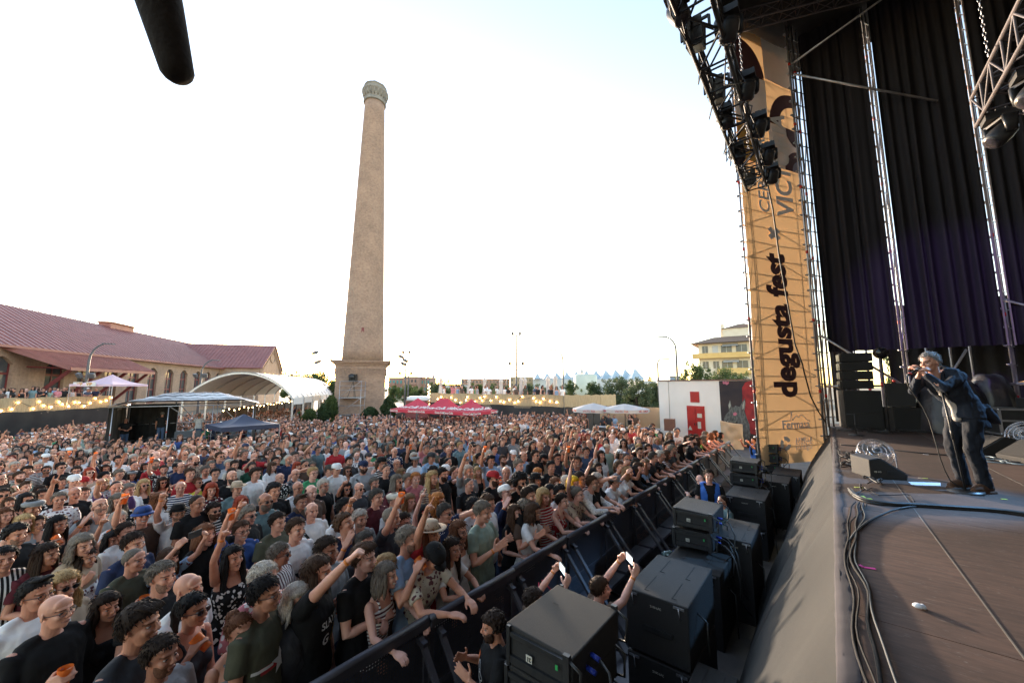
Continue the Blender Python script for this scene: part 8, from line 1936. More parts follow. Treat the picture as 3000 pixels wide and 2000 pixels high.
def extras(o, ex, f, pose):
 if 'star' in ex:
  chest(o,gridq(.30,.045),1.22,1,m_inkr); g = star_mb(.085); g.v = [(a,b-.01,c) for a,b,c in g.v]; chest(o,g,1.22,1,m_inkw)
  g = gridq(.12,.02); g.v = [(a+.13,b-.02,c+.012) for a,b,c in g.v]; chest(o,g,1.22,1,m_inkw); g = gridq(.12,.02); g.v = [(a-.13,b-.02,c+.012) for a,b,c in g.v]; chest(o,g,1.22,1,m_inkw)
 if 'print2' in ex:
  for k in range(7): g = gridq(.05+.03*(k%3),.018,4); g.v = [(a+.03*math.sin(k*2.3),b,c+.09-.03*k) for a,b,c in g.v]; chest(o,g,1.24,1,m_ink if 'white' in o['label'] else m_inkw)
 elif 'print' in ex:
  chest(o,gridq(.22,.22),1.24,1,m_inko)
  for k,r in enumerate((.09,.06,.03)):
   g = MB(); g.add([(.03+r*math.cos(a),-.01*(k+1),.0+r*math.sin(a)) for a in np.linspace(0,6.28,16)[:-1]],[tuple(range(15))],False); chest(o,g,1.24,1,(m_inky,m_inkr,m_inky)[k])
  g = gridq(.05,.15,4); g.v = [(a-.06,b-.01,c-.02) for a,b,c in g.v]; chest(o,g,1.24,1,m_ink)
 if 'beastie' in ex:
  g = MB(); g.add([(-.12,0,.04),(.12,0,.04),(.07,0,-.03),(0,0,-.10),(-.07,0,-.03)],[(0,1,2,3,4)],False); chest(o,g,1.24,1,m_ink); t = text_mb('BEASTIE',.055,0.,bold=.001); t.v = [(a,-.02,c+.012) for a,b,c in t.v]; chest(o,t,1.24,1,m_inkw)
 if 'slayer' in ex:
  t = text_mb('SLAYER',.075,0.,bold=.002); t.v = [(a,-.01,c) for a,b,c in t.v]; chest(o,t,1.30,1,m_inkw); g = gridq(.08,.10,5); g.v = [(a+.05,b,c) for a,b,c in g.v]; chest(o,g,1.18,1,m_inky); t = text_mb('X',.09,0.,bold=.003); t.v = [(a+.05,-.02,c) for a,b,c in t.v]; chest(o,t,1.18,1,m_ink); t = text_mb('G',.10,0.,bold=.003); t.v = [(a-.06,-.01,c) for a,b,c in t.v]; chest(o,t,1.18,1,m_inkw)
 if 'sisters' in ex:
  for k,s in enumerate(('SISTERS','OF THE','MERCY')): t = text_mb(s,.052,0.,bold=.001); t.v = [(a,-.01,c-.05*k) for a,b,c in t.v]; chest(o,t,1.30,1,m_inkw)
 if 'band' in ex.split(','): g = gridq(.34,.055,12); chest(o,g,1.22,1,m_inkg)
 if 'strap' in ex:
  g = MB(); n = 16; vs = []
  for k in range(n+1): t = k/n; vs += [(-.15+.28*t-.016,0,.20-.42*t),(-.15+.28*t+.016,0,.20-.42*t+.015)]
  g.add(vs,[(2*k,2*k+1,2*k+3,2*k+2) for k in range(n)],True); chest(o,g,1.22,1,m_ink,'shoulder_strap')
m_cup = noisy('orange_plastic',(.82,.20,.035),(.75,.17,.03),12,.35,trans=.35)
_cup = MB(); _cup.loft([((0,0,-.06),.030,.030),((0,0,.065),.041,.041)],20,False); _cup.loft([((0,0,-.06),.030,.030),((0,0,-.058),.002,.002)],20,False)
_cup = _cup.mesh('plastic_cup',[m_cup,m_inkw])
m_scr = emis('phone_screen',(.35,.42,.45),.8)
def hold(o, pose, f, what, who, side=-1):
 p, d, pn = grip_point(pose,f,side); P4 = Matrix.Translation(o.location) @ Matrix.Rotation(o.rotation_euler.z,4,'Z') @ Matrix.Diagonal((*o.scale,1)); w = P4 @ p
 if what == 'cup':
  c = bpy.data.objects.new('plastic_cup',_cup); COL.objects.link(c); who = ' '.join(who.split()[:11]); c.location = w; c.rotation_euler = (random.uniform(-.2,.2),random.uniform(-.2,.2) if pose != 'drink' else -.9,o.rotation_euler.z)
  tag(c,('orange plastic cup held by '+who) if who else 'orange plastic cup in the crowd','cup','orange plastic cups'); return c
 sh, el, wr, q = arm_pts(POSES[pose],-1,f); s2, e2, w2, q2 = arm_pts(POSES[pose],1,f); mid = (wr+w2)/2+V(.05,0,.11)
 c = empty('mobile_phone','mobile phone held up by '+who,'phone',tuple(P4 @ mid),o.rotation_euler.z,'phones held up in the crowd'); g = MB(); g.box((0,0,0),(.009,.15,.073)); g.build('body',m_blackp,c,bevel=.003); g = MB(); g.box((-.0052,0,0),(.001,.14,.066)); g.build('screen',m_scr,c); return c
YAWN = [.0,.12,-.15,.2,-.08,.05,-.22,.15]
for i,(c,x,y,f,pose,hair,top,pat,acc,skin,ex,nick,label) in enumerate(CAT):
 px,py = crop(c,x,y); child_ = 'child' in ex; h = 1.+.05*math.sin(i*2.7) if not child_ else .84
 if pose in ('lean','lean2','leandown'):
  r = _ray(px,py); t = -3.20/r.x; yy = r.y*t; loc = V(-3.44,yy,0); h = 1.0 if not child_ else .9
  yaw = .15 if pose != 'lean2' else .3
 else:
  p = stand_at(px,py,h,f); loc = V(p.x,p.y,0); yaw = math.atan2(SINGER.y-loc.y,SINGER.x-loc.x)*.75+YAWN[i%8]
  if loc.x > -3.5: loc.x = -3.5
  # shift back so the head, which sits before the feet, lands on the pixel
 o = person(loc.x,loc.y,yaw,f,pose,hair if ':' in hair else 'bald:black',top,pat,acc.replace('flatcap:white','flatcap:cream'),skin,h,1 if 'belly' in ex else 0,label,band=1 if i%3 == 0 else 0,rnd=random.Random(i))
 extras(o,ex,f,pose)
 who = (nick or label)
 who = ' '.join(who.split()[:9]).rstrip(',')
 if pose in ('cup','drink','cupup'): hold(o,pose,f,'cup',who)
 if pose == 'cupl': hold(o,pose,f,'cup',who,1)
 if pose in ('phone','phoneup'): hold(o,pose,f,'phone',who)
 hp = V(loc.x,loc.y,ground_z(loc.x)+1.6*h); HEADS2D.append((*proj(hp),loc.x,loc.y)); used_labels.add(label)
 if nick: NICKS.append((px,py,nick))
NCAT = len(CAT)
_r = random.Random(5); FRONT = []; yy = 1.2
while yy < 16.2:
 if not any(abs(yy-h[4]) < .40 and h[3] > -3.6 for h in HEADS2D[:NCAT]): FRONT.append(yy); HEADS2D.insert(NCAT,(0,-999,1,-3.44,yy)); NCAT += 1
 yy += .52+_r.uniform(-.04,.06)
# ---- the rest of the crowd, placed at random where the yard is free
rnd = random.Random(77)
foh_p = [fA-u*0 for u in (V(),)]
def inside_foh(x,y):
 q = Matrix.Rotation(-foh.rotation_euler.z,4,'Z') @ (V(x,y,0)-V(foh.location.x,foh.location.y,0)); return -.5 < q.x < FL+.4 and -.7 < q.y < FD+.4
def free(x,y):
 if x > -3.45: return False
 if inside_foh(x,y): return False
 if (V(x,y,0)-chc*1.).length < 4.6: return False
 # terraces
 def side(a,b,off): 
  u_ = V(b.x-a.x,b.y-a.y,0).normalized(); nr = V(-u_.y,u_.x,0); nr = nr if nr.dot(-V(a.x,a.y,0)) > 0 else -nr; return (V(x,y,0)-V(a.x,a.y,0)).dot(nr) > off
 if not side(RF[0],RF[1],.5) and y > 14 : return False
 if not side(LF[0],LF[2],.6) and y < 6: return False
 px,py,c = proj(V(x,y,ground_z(x)+1.6))
 if c < 1: return False
 if 735 < px < 775 and c > 30: return False
 if 232 < px < 590 and 18.0 < c < 22.5: return False
 if 445 < px < 650 and 18.6 < c < 24: return False
 if px > 1505:
  q = (V(x,y,0)-V(wa.x,wa.y,0)); uu_ = V(math.cos(rzw),math.sin(rzw),0); nr = V(-uu_.y,uu_.x,0)
  if q.dot(nr) > -.8: return False
 if px > 1345 and c > 17.5: return False
 if px > 1500 and c > 13.6: return False
 if 650 < px < 900 and c > 39: return False
 if px < 650 and c > 46: return False
 if 900 < px < 1300 and c > 31: return False
 return -60 < px < 2352 and py < 1335
cand = []
s = .56
for i in range(-2,100):
 for j in range(-8,72):
  x = -3.5-i*s*.92+rnd.uniform(-.17,.17); y = j*s*1.06-3+((i%2)*.28)+rnd.uniform(-.19,.19)
  if rnd.random() < .05 or not free(x,y): continue
  px,py,c = proj(V(x,y,ground_z(x)+1.6)); sz = .24*870/c
  if any(abs(px-h[0]) < sz*.95 and abs(py-h[1]) < sz*.9 for h in HEADS2D[:NCAT]) or any((x-h[3])**2+(y-h[4])**2 < .36**2 for h in HEADS2D[:NCAT]): continue
  cand.append((c,x,y,px,py))
cand.sort()
NIND = 298-10-NCAT
cand = [(0,-3.44,y_,0,0) for y_ in FRONT]+cand; NIND += len(FRONT)
HM_ = ['short','short','swept','quiff','buzz','horseshoe','bald','short','curly','short']; HF_ = ['long','longwavy','fringe','bob','bobwavy','pony','bun','longcurly','long','verylong']
HCm = ['dark','dark','black','brown','grey','darkgrey','grey','white','dark','brown']; HCf = ['dark','brown','black','auburn','blonde','brown','dark','lightbrown','grey','red','dark','brown']
TC = ['black']*8+['white']*8+['charcoal']*3+['navy']*2+['grey']*2+['lightgrey','lightblue','beige','olive','brown','maroon','pink','teal','sage','cream','blue','red','green','denim']
PS = ['stand']*9+['stand2']*3+['cup']*3+['cupl']*2+['clap','cross','raise','raisel','fist','cupup','phone','point','mouth','both','drink','stand','stand']
HW = {'short':'short','swept':'swept','quiff':'brushed up','buzz':'cropped','horseshoe':'thinning','bald':'no','curly':'curly','long':'long straight','longwavy':'long wavy','fringe':'long fringed','bob':'bobbed','bobwavy':'wavy bobbed','pony':'tied back','bun':'bunned','longcurly':'long curly','verylong':'very long'}
CW = {'darkgrey':'dark grey','lightbrown':'light brown','lightgrey':'pale grey','lightblue':'light blue','charcoal':'dark grey','sage':'grey green','teal':'blue grey','cream':'cream','denim':'denim blue'}
PW = {'stand':'','stand2':'hands low','cup':'holding a cup','cupl':'cup in left hand','clap':'clapping','cross':'arms folded','raise':'arm up','raisel':'left arm up','fist':'fist up','cupup':'cup raised','phone':'filming','point':'pointing','mouth':'hand at face','both':'both arms up','drink':'drinking'}
def look(rnd):
 f = rnd.random() < .40; hk = rnd.choice(HF_ if f else HM_); hc = rnd.choice(HCf if f else HCm); col = rnd.choice(TC); kind = 'tank' if (f and rnd.random() < .45) else 'tee'
 pat = 'plain' if rnd.random() < .8 else rnd.choice(['floral','striped','dots','checked','floral'])
 a = []; r = rnd.random()
 if r < .16: a.append('sun')
 elif r < .34: a.append('specs')
 if not f and rnd.random() < .3: a.append(rnd.choice(['beard','beard','bigbeard']))
 if rnd.random() < .07: a.append(rnd.choice(['cap:white','cap:black','cap:grey','straw:beige','flatcap:grey','brim:black']))
 sk = rnd.choice('lllmmmptl'); return f,hk,hc,col,kind,pat,','.join(a),sk,rnd.choice(PS)
def describe(f,hk,hc,col,kind,pat,a,pose):
 if hk == 'bald': hd = 'bald '+('woman' if f else 'man')
 else: hd = ('woman' if f else 'man')+' with '+HW[hk]+' '+CW.get(hc,hc)+' hair'
 t = {'tee':'t-shirt','tank':'sleeveless top'}[kind]; pt = {'plain':'','floral':'flowered ','striped':'striped ','dots':'dotted ','checked':'checked '}[pat]
 s = hd+' in '+CW.get(col,col)+' '+pt+t
 return s, ([{'sun':'sunglasses','specs':'glasses','beard':'short beard','bigbeard':'full beard','cap':'cap','straw':'straw hat','flatcap':'flat cap','brim':'dark hat'}[x.split(':')[0]] for x in a.split(',') if x])
def relate(px,py):
 n = min(NICKS,key=lambda q: abs(q[0]-px)+1.4*abs(q[1]-py)); dx,dy = px-n[0],py-n[1]
 if abs(dx) > 1.2*abs(dy): r = 'left of' if dx < 0 else 'right of'
 else: r = 'behind' if dy < 0 else 'in front of'
 return r+' '+n[2]
k_ind = 0; rest = []; ind_i = 0
for (c,x,y,px,py) in cand:
 fr_ = c == 0
 if fr_: px,py,_c = proj(V(x,y,1.6))
 on = (-20 < px < 2372 and py < 1600) or fr_
 if k_ind < NIND and on:
  for tries in range(12):
   L = look(rnd); f,hk,hc,col,kind,pat,a,sk,pose = L
   if py > 1180 and pose in ('raise','fist','both','raisel','point','phone','cupup') and tries < 11: continue
   base, ac = describe(f,hk,hc,col,kind,pat,a,pose); rel = relate(px,py); opts = [base+', '+rel, base+((' '+PW[pose]) if PW[pose] else '')+', '+rel, base+(' and '+ac[0] if ac else '')+', '+rel]
   opts = [q for q in opts if q not in used_labels and len(q.split()) <= 16 and (pat != 'plain' or 1)]
   if opts: break
  if py > 1150 and pose in ('raise','fist','both','raisel','point','phone','cupup'): pose = 'stand'
  label = opts[0] if opts else ' '.join((base+', '+rel).split()[:16])
  if fr_: pose = rnd.choice(['lean','lean','lean2'])
  used_labels.add(label); k_ind += 1
  yaw = math.atan2(SINGER.y-y,SINGER.x-x)*.8+rnd.gauss(0,.22); h = rnd.gauss(.99,.035)
  if fr_: yaw = rnd.uniform(0,.35); h = rnd.uniform(.97,1.02)
  o = person(x,y,yaw,f,pose,hk+':'+hc,kind+':'+col,pat,a,sk,h,1 if rnd.random() < .3 else 0,label,band=1 if rnd.random() < .2 else 0,rnd=rnd)
  if pose in ('cup','cupup','drink'): hold(o,pose,f,'cup','the '+' '.join(base.split()[:11]))
  if pose == 'cupl': hold(o,pose,f,'cup','the '+' '.join(base.split()[:11]),1)
  if pose == 'phone': hold(o,pose,f,'phone','the '+' '.join(base.split()[:11]))
 else: rest.append((c,x,y,ground_z(x)))
# cup and phone labels that repeat get their surroundings added
seen = {}
for o in list(S.objects):
 if o.parent is None and o.get('category') in ('cup','phone'):
  l = o['label']
  if l in seen:
   px,py,_ = proj(o.location); l2 = ' '.join(l.split()[:1 if False else 6])+', '+relate(px,py); l2 = l2 if l2 not in seen else 'second '+l2; o['label'] = ' '.join(l2.split()[:16]); seen[o['label']] = 1
  else: seen[l] = 1
# ---- far crowd: one object, built from low-detail copies of the same bodies
def lowpoly(f, pose, hk, ratio, acc=None, kind='tee'):
 """-> co, tris, part id, feat"""
 parts = []
 b = M_body(pose,f,0); HMx = head_matrix(POSES[pose])
 items = [(b,None,0),(M_shirt(pose,f,kind,0,'plain'),None,1),(M_trousers(f),None,2)]
 if hk != 'bald': items.append((M_hair(hk,f,0),HMx,3))
 if acc == 'sun': items.append((M_specs(True),HMx,4))
 if acc in ('cap','straw'): items.append((M_hat(acc),HMx,5))
 if pose in ('cup','cupl'): items.append((_cup,Matrix.Translation(grip_point(pose,f,-1 if pose == 'cup' else 1)[0]),6))
 co_all = []; fs_all = []; id_all = []; ft_all = []; n0 = 0
 for me,M,pid in items:
  o = bpy.data.objects.new('lp',me); COL.objects.link(o); m = o.modifiers.new('d','DECIMATE'); r = {0:ratio,1:ratio*1.1,2:ratio*.35,3:ratio*1.6,4:min(1,ratio*6),5:ratio*6,6:.3}[pid]; m.ratio = min(1,r); m.use_collapse_triangulate = True
  e = o.evaluated_get(bpy.context.evaluated_depsgraph_get()); mm_ = e.to_mesh(); nv = len(mm_.vertices); co = np.empty(nv*3,'f'); mm_.vertices.foreach_get('co',co); co = co.reshape(-1,3)
  if M is not None: A_ = np.array(M); co = co @ A_[:3,:3].T + A_[:3,3]
  mm_.calc_loop_triangles(); t = np.empty(len(mm_.loop_triangles)*3,'i'); mm_.loop_triangles.foreach_get('vertices',t); t = t.reshape(-1,3)
  ft = np.zeros((nv,4),'f')
  if pid == 0 and 'feat' in mm_.color_attributes and mm_.color_attributes['feat'].domain == 'POINT' and len(mm_.color_attributes['feat'].data) == nv: mm_.color_attributes['feat'].data.foreach_get('color',tmp := np.empty(nv*4,'f')); ft = tmp.reshape(-1,4)
  co_all.append(co); fs_all.append(t+n0); id_all.append(np.full(nv,pid)); ft_all.append(ft); n0 += nv
  e.to_mesh_clear(); bpy.data.objects.remove(o)
 return np.vstack(co_all),np.vstack(fs_all),np.concatenate(id_all),np.vstack(ft_all)
combos = []
for f,pose,hk,acc,kind in ((0,'stand','short',None,'tee'),(0,'stand2','horseshoe',None,'tee'),(0,'cup','swept',None,'tee'),(0,'stand','bald','sun','tee'),(0,'raise','short',None,'tee'),(0,'stand','curly','sun','tee'),(0,'clap','buzz',None,'tee'),(0,'stand','short','cap','tee'),(1,'stand','long',None,'tank'),(1,'cupl','longwavy',None,'tee'),(1,'stand','bob',None,'tee'),(1,'stand','longcurly','sun','tank'),(1,'fist','long',None,'tank'),(1,'stand2','pony',None,'tee'),(0,'cross','quiff',None,'tee'),(1,'stand','verylong',None,'tee')): combos.append((f,pose,hk,acc,kind))
LP_near = [lowpoly(f,p,h,.060,a,k) for f,p,h,a,k in combos]; LP_far = [lowpoly(f,p,h,.022,a,k) for f,p,h,a,k in combos]
# people on the two terraces stand in the same far crowd
def on_terrace(a,b,zf,n,seed,t0=0.,t1=1.,back=1.5):
 r_ = random.Random(seed); out = []; a = V(a.x,a.y,0); b = V(b.x,b.y,0); u_ = (b-a); nr = V(-u_.y,u_.x,0).normalized(); nr = nr if nr.dot(a) > 0 else -nr
 for i in range(n):
  t = t0+(t1-t0)*(i+r_.uniform(.1,.9))/n; p = a+u_*t+nr*(.35+r_.random()**2*back); out.append((p.length,p.x,p.y,zf))
 return out
terr = on_terrace(LF[1],LF[2],1.42,34,1,.0,.95,2.2)+on_terrace(RF[0],RF[1],1.60,34,2,.10,.98,1.8)+on_terrace(LF[0],LF[1],1.42,6,3,.3,1.)
bar_p = [at_d(px,965,26.2) for px in (1385,1398,1411,1447,1458,1475,1490,1505)]
bars = [(25,p.x,p.y,-.35) for p in bar_p]
# under the marquee
mrq = []
for i in range(150):
 q = V(*mq.location)+ax*0; a_ = V(tf.x-tn.x,tf.y-tn.y,0).normalized(); b_ = V(-a_.y,a_.x,0); p = V(tn.x,tn.y,0)+a_*rnd.uniform(0,24)+b_*rnd.uniform(.4,9.6); mrq.append((p.length,p.x,p.y,ground_z(p.x)))
allp = rest+terr+bars+mrq
VC = []; VF = []; VCOL = []; n0 = 0; SKv = list('lllmmmptl'); cnt = 0
for idx,(c,x,y,z) in enumerate(allp):
 near = c < 19; L = rnd.choice(LP_near if near else LP_far); co,fs,ids,ft = L; px,py,cc_ = proj(V(x,y,z+1.6))
 if not (-60 < px < 2400): continue
 isterr = idx >= len(rest) and z > 0
 yaw = math.atan2(SINGER.y-y,SINGER.x-x)+rnd.gauss(0,.3) if not isterr else math.atan2(SINGER.y-y,SINGER.x-x)+rnd.gauss(0,.7)
 s_ = rnd.gauss(.975,.04); ca,sa = math.cos(yaw)*s_,math.sin(yaw)*s_
 w_ = np.empty_like(co); w_[:,0] = co[:,0]*ca-co[:,1]*sa+x; w_[:,1] = co[:,0]*sa+co[:,1]*ca+y; w_[:,2] = co[:,2]*s_+z
 sk_ = np.array(SKINS[rnd.choice(SKv)])*rnd.uniform(.9,1.1); sh_ = np.array(CCOL[rnd.choice(TC+['white','white','lightgrey','cream','lightblue'])])*rnd.uniform(.9,1.15); tr_ = np.array(CCOL[rnd.choice(['denim','black','charcoal','beige','navy'])]); hr_ = np.array(HCOL[rnd.choice(HCm+HCf+['grey','darkgrey'])]); ht_ = np.array(CCOL[rnd.choice(['white','white','grey','beige','black','navy'])])
 tab = np.array([sk_,sh_,tr_,hr_,np.array((.012,.012,.014)),ht_,np.array((.82,.20,.035))]); col = tab[ids]; al = ft[:,3:4]; col = col*(1-al)+ft[:,:3]*al
 VC.append(w_); VF.append(fs+n0); VCOL.append(np.hstack([col,np.ones((len(col),1))])); n0 += len(co); cnt += 1
VC = np.vstack(VC).astype('f'); VF = np.vstack(VF).astype('i'); VCOL = np.vstack(VCOL).astype('f')
me = bpy.data.meshes.new('far_crowd'); me.vertices.add(len(VC)); me.vertices.foreach_set('co',VC.ravel()); me.loops.add(VF.size); me.loops.foreach_set('vertex_index',VF.ravel()); me.polygons.add(len(VF)); me.polygons.foreach_set('loop_start',np.arange(0,VF.size,3,dtype='i')); me.polygons.foreach_set('use_smooth',np.ones(len(VF),dtype=bool))
me.update(calc_edges=True); at_ = me.color_attributes.new('Col','FLOAT_COLOR','POINT'); at_.data.foreach_set('color',VCOL.ravel())
mm,n_,l_,p_ = new_mat('crowd_colours'); at2 = n_.new('ShaderNodeAttribute'); at2.attribute_name = 'Col'; l_.new(at2.outputs['Color'],p_.inputs['Base Color']); p_.inputs['Roughness'].default_value = .7; me.materials.append(mm)
fc = bpy.data.objects.new('far_crowd',me); COL.objects.link(fc); tag(fc,'dense far crowd filling the yard, the marquee and both terraces','crowd',kind='stuff')
print('CROWD individuals',len(PEOPLE),'stuff',cnt,'faces',len(VF))
# ------------------------------------------------------------------ staff in the pit
def vest(o):
 sh = [c for c in o.children if c.name.startswith('shirt')][0]
 me = sh.data; g = MB(); keep = {}
 for p in me.polygons:
  c = sum((me.vertices[i].co for i in p.vertices),V())/len(p.vertices)
  if abs(c.y) < .165 and c.z > .93 and not (c.x > .02 and abs(c.y) < .052+max(0,(c.z-1.30))*.30 and c.z > 1.12):
   f = []
   for i in p.vertices:
    if i not in keep: q = me.vertices[i].co+p.normal*.012; keep[i] = len(g.v); g.v.append(tuple(q))
    f.append(keep[i])
   g.f.append(tuple(f)); g.m.append(0); g.sm.append(True)
 g.build('safety_vest',noisy('blue_vest',(.03,.14,.50),(.025,.11,.42),6,.7),o)
 t = text_mb('staff',.045,0,bold=.001)
def staff(px, py, X, hh, f, pose, hair, top, acc, skin, yaw, label, h=1., extra=None):
 r = _ray(px,py); t = X/r.x; y = r.y*t; h = min(max((CAMH+r.z*t)/(1.655 if pose != 'leandown' else 1.45),.76),1.02); o = person(X,y,yaw,f,pose,hair,top,'plain',acc,skin,h,0,label,group='staff in the pit',rnd=random.Random(int(px))); return o
o = staff(1628,1092,-1.85,1.6,0,'stand','short:dark','tee:black','','p',-1.25,'young guard in blue vest and earpiece standing in the pit, looking at the lens',.97); vest(o)
o = staff(1625,1125,-1.95,1.6,0,'leandown','bald:black','tee:black','','p',2.4,'bald man in black bending down in the pit before the blue vest guard',.86)
o = staff(1662,1150,-1.52,1.5,0,'stand','buzz:dark','tee:teal','','m',-2.4,'short haired man crouching low behind the second array stack',.80)
o = staff(1137,1436,-2.22,1.6,0,'clap','curly:dark','tee:black','bigbeard:dark','m',-2.2,'bearded curly haired guard in black printed t-shirt beside the nearest speaker stack',.96); 
for k,(z,x) in enumerate(((1.32,0),(1.26,.03),(1.2,-.02),(1.14,.02))): g = MB(); g.tube([(x+.05*math.cos(a),0,.0+.045*math.sin(a)) for a in np.linspace(0,6.28,13)],.005,4,False); chest(o,g,z,1,m_inkw)
g = gridq(.07,.09,4); g.v = [(a-.09,b,c) for a,b,c in g.v]; chest(o,g,1.34,1,m_inko,'badge')
o = staff(1733,1012,-1.98,1.6,0,'phone','short:dark','tee:black','','t',-2.4,'worker in blue striped vest with raised arm at the far barrier end',.98); vest(o)
for (px,py,d,yw,top,pose,lab) in ((289,966,22.6,.1,'tee:black','stand2','grey haired sound engineer in the dark left bay of the mixing cabin'),(373,952,23.6,2.9,'tee:black','stand','sound engineer in black t-shirt seen from behind in the open bay of the mixing cabin'),(458,956,24.6,2.7,'tee:lightgrey','stand','man in pale t-shirt standing at the right bay of the mixing cabin')):
 p = at_d(px,py,d); person(p.x,p.y,yw,0,pose,'short:grey',top,'plain','','t',1.,0,lab,z=p.z-1.62,group='people in the mixing cabin',rnd=random.Random(3))
g = MB(); g.b2(-.1,FL*.75,.4,FD-.2,.32,.40); g.build('deck',m_black,foh)
# two people crouching between the barrier and the nearest stack, phones up
for (X,Y,h_,yw,lab,hr) in ((-2.25,3.05,.80,.9,'curly haired person filming with a phone, half hidden behind the nearest speaker stack','curly:dark'),(-1.80,3.50,.84,.8,'second person in the pit raising a phone high with both hands','short:brown')):
 o = person(X,Y,yw,0,'phoneup',hr,'tee:brown','plain','','p',h_,0,lab,group='staff in the pit',band=2,rnd=random.Random(9)); hold(o,'phoneup',0,'phone','the '+' '.join(lab.split()[:9]).rstrip(','))
# ------------------------------------------------------------------ the singer
def ik(sh, tgt, hint, L1=.285, L2=.255):
 d = tgt-sh; L = min(d.length,L1+L2-.01); u_ = d.normalized(); a = (L1*L1-L2*L2+L*L)/(2*L); h_ = math.sqrt(max(L1*L1-a*a,0)); w_ = (hint-u_*hint.dot(u_)).normalized(); el = sh+u_*a+w_*h_; return (el-sh).normalized(), (sh+u_*L-el).normalized()
LE = .56; SP = dict(lean=LE,hp=-.10,hy=0,knee=.07,m='closed')
hc_ = bend(HEADC,LE); mouth = hc_+V(.085,0,-.075)
shR = bend((-.012,-.19,1.425),LE); shL = bend((-.012,.19,1.425),LE)
uR,fR = ik(shR,mouth+V(.055,-.035,-.085),V(.3,-.45,-1)); uL,fL_ = ik(shL,mouth+V(.075,.03,-.05),V(.3,.55,-1))
SP['r'] = (tuple(uR),tuple(fR),'grip',(0,1,.3)); SP['l'] = (tuple(uL),tuple(fL_),'grip',(0,-1,.2)); POSES['sing'] = SP
co,fs,ft = body_geo('sing',0,0.,True); me = make_mesh('person',co,fs,SKIN,ft)
sg = bpy.data.objects.new('person',me); COL.objects.link(sg); ang = math.atan2(-.633,-.774)+.10
sg.location = (1.30,7.14,SZ); sg.rotation_euler = (0,0,ang); sg.scale = (.95,.92,1.); sg.color = (.60,.34,.25,1); tag(sg,'grey haired singer in dark jacket and jeans bending forward over a microphone on stage','person')
def sing_cloth():
 P = SP; g = MB(); g.loft(torso_rings(0,.020,.86,1.465)+[((-.02,0,1.50),.078,.088,2.)],24)
 for s in (-1,1): g.tube([(-.02,s*.05,1.50),(-.018,s*.1,1.478),(-.014,s*.165,1.452)],[.04,.062,.068],10)
 g.tube([(-.075,-.07,1.49),(-.095,0,1.515),(-.075,.07,1.49)],[.018,.024,.018],8)
 # skirt of the jacket flying back
 g.loft([((-.02,0,.90),.135,.178,2.4),((-.05,0,.80),.15,.185,2.4),((-.07,0,.75),.15,.185,2.2)],24)
 g.v = [tuple(bend(v,LE,.95)) for v in g.v]
 for yy in (-.15,-.10,-.05,0,.05,.10,.15): g.tube([(-.10,yy,1.),(-.18,yy*1.0,.90),(-.25,yy*1.,.83),(-.29,yy*1.,.79)],[.055,.045,.032,.012],8)
 for s in (-1,1):
  sh, el, wr, q = arm_pts(P,s,0); u_ = (el-sh).normalized(); w_ = (wr-el).normalized(); inn = sh-V(0,s*.06,.015); g.tube([inn,sh,sh+u_*.1,sh+u_*.2,el,el+w_*.06,el+w_*.14,wr-w_*.035],[.056,.066,.062,.056,.054,.052,.046,.040],16)
 co,fs = remesh(g,.010,3); co = wrinkle(co,.013,9.,3.); co = wrinkle(co,.006,26.,1.); return co,fs
co,fs = sing_cloth(); me = make_mesh('jacket',co,fs,CLOTH['plain']); o = child(sg,'jacket',me,(.017,.023,.036))
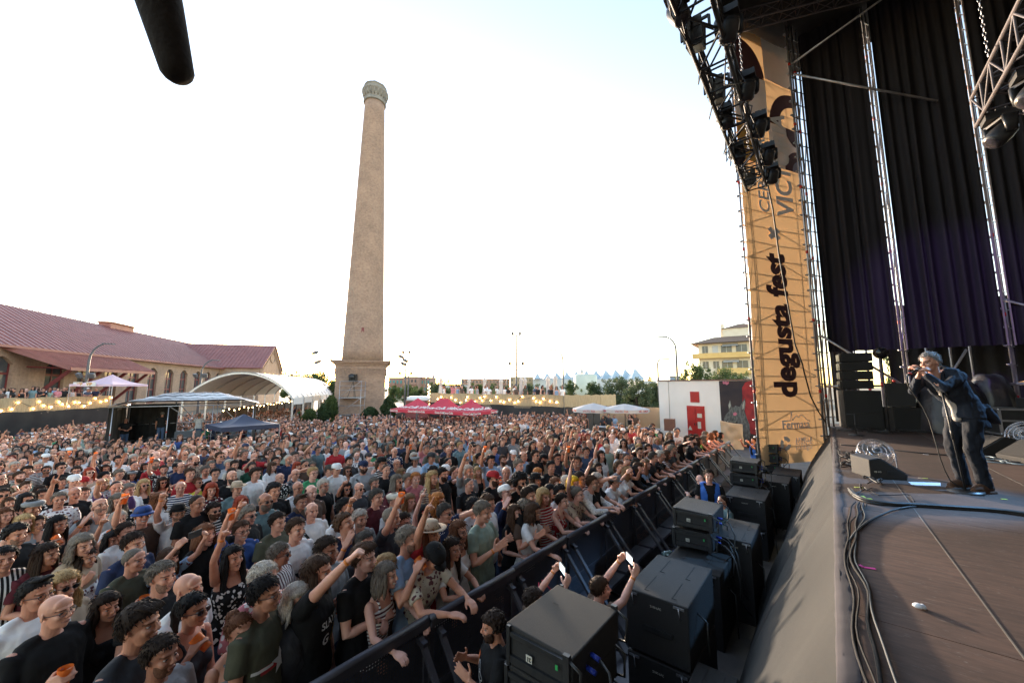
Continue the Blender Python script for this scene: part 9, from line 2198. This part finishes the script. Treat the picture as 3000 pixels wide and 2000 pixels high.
# shirt seen where the jacket falls open in front, and the lapels
g = MB(); g.loft([((.035,0,z),.100,.055,2.2) for z in (.88,.95,1.1,1.25,1.4,1.46)],18); g.ell((.08,0,.86),(.05,.05,.05),10); g.v = [tuple(bend(v,LE)) for v in g.v]; co,fs = remesh(g,.012,2); co[:,0] += .022; child(sg,'shirt',make_mesh('shirt',wrinkle(co,.010,16.),fs,CLOTH['plain']),(.55,.50,.45))
g = MB()
for s in (-1,1):
 vs = [(.130,s*.02,1.16),(.150,s*.085,1.30),(.118,s*.115,1.40),(.06,s*.10,1.50),(.02,s*.075,1.52),(.07,s*.06,1.44),(.12,s*.035,1.30)]; vs = [tuple(bend(v,LE)+V(.012,0,.0)) for v in vs]; g.add(vs+[tuple(V(*v)+V(-.012,0,0)) for v in vs],[tuple(range(7)),tuple(range(13,6,-1))]+[(i,7+i,7+(i+1)%7,(i+1)%7) for i in range(7)],False)
child(sg,'lapel',g.mesh('lapel',CLOTH['plain']),(.018,.02,.026))
co,fs = trousers_geo(0,SP); co[:,0:2] *= 1.0; child(sg,'trousers',make_mesh('trousers',wrinkle(wrinkle(co,.010,14.),.005,30.),fs,CLOTH['plain']),(.010,.013,.020))
M_ = head_matrix(SP); child(sg,'hair',M_hair('short',False,1),(.24,.24,.24),M_); 
for s in (-1,1):
 g = MB(); g.tube([(-.09,s*.11,.05),(-.04,s*.11,.07),(.04,s*.115,.065),(.12,s*.12,.05),(.19,s*.122,.04)],[.040,.052,.050,.046,.030],14); g.tube([(-.02,s*.11,.07),(-.02,s*.11,.13)],[.05,.055],12); n1 = len(g.v); g.box((.045,s*.116,.012),(.29,.095,.024)); co,fs = remesh(g,.008,2); sh_ = child(sg,'shoe',make_mesh('shoe',co,fs,CLOTH['plain']),(.085,.045,.028))
# microphone in his hands with a cable to the floor
P4 = Matrix.Translation(sg.location) @ Matrix.Rotation(ang,4,'Z'); mp_ = P4 @ (mouth+V(.055,0,-.005)); md = (P4 @ (mouth+V(.21,0,-.075)))-mp_
mi = empty('microphone','black wireless style microphone with red band held by the singer at his mouth','microphone',tuple(mp_)); g = MB(); dd = md.normalized(); g.tube([dd*.045,dd*.10,dd*.19],[.019,.016,.011],12); g.build('handle',m_blackp,mi); g = MB(); g.ell((0,0,0),.026,14); g.tube([dd*.0,dd*.045],[.026,.020],12); g.build('grille',m_galv,mi); g = MB(); g.tube([dd*.135,dd*.155],[.0165,.0165],12); g.build('red_ring',m_red,mi)
e0 = mp_+dd*.19; cable([tuple(e0),tuple(e0+V(-.03,-.02,-.12)),tuple(V(.93,6.75,3.05)),tuple(V(.98,6.72,2.6)),tuple(V(1.02,6.78,2.3)),tuple(V(1.12,6.95,2.10)),tuple(V(1.3,7.1,2.08)),tuple(V(1.25,7.45,2.075)),tuple(V(.9,7.6,2.07))],.006,'thin microphone cable dropping from the singer hands to the floor',None,.02,99)
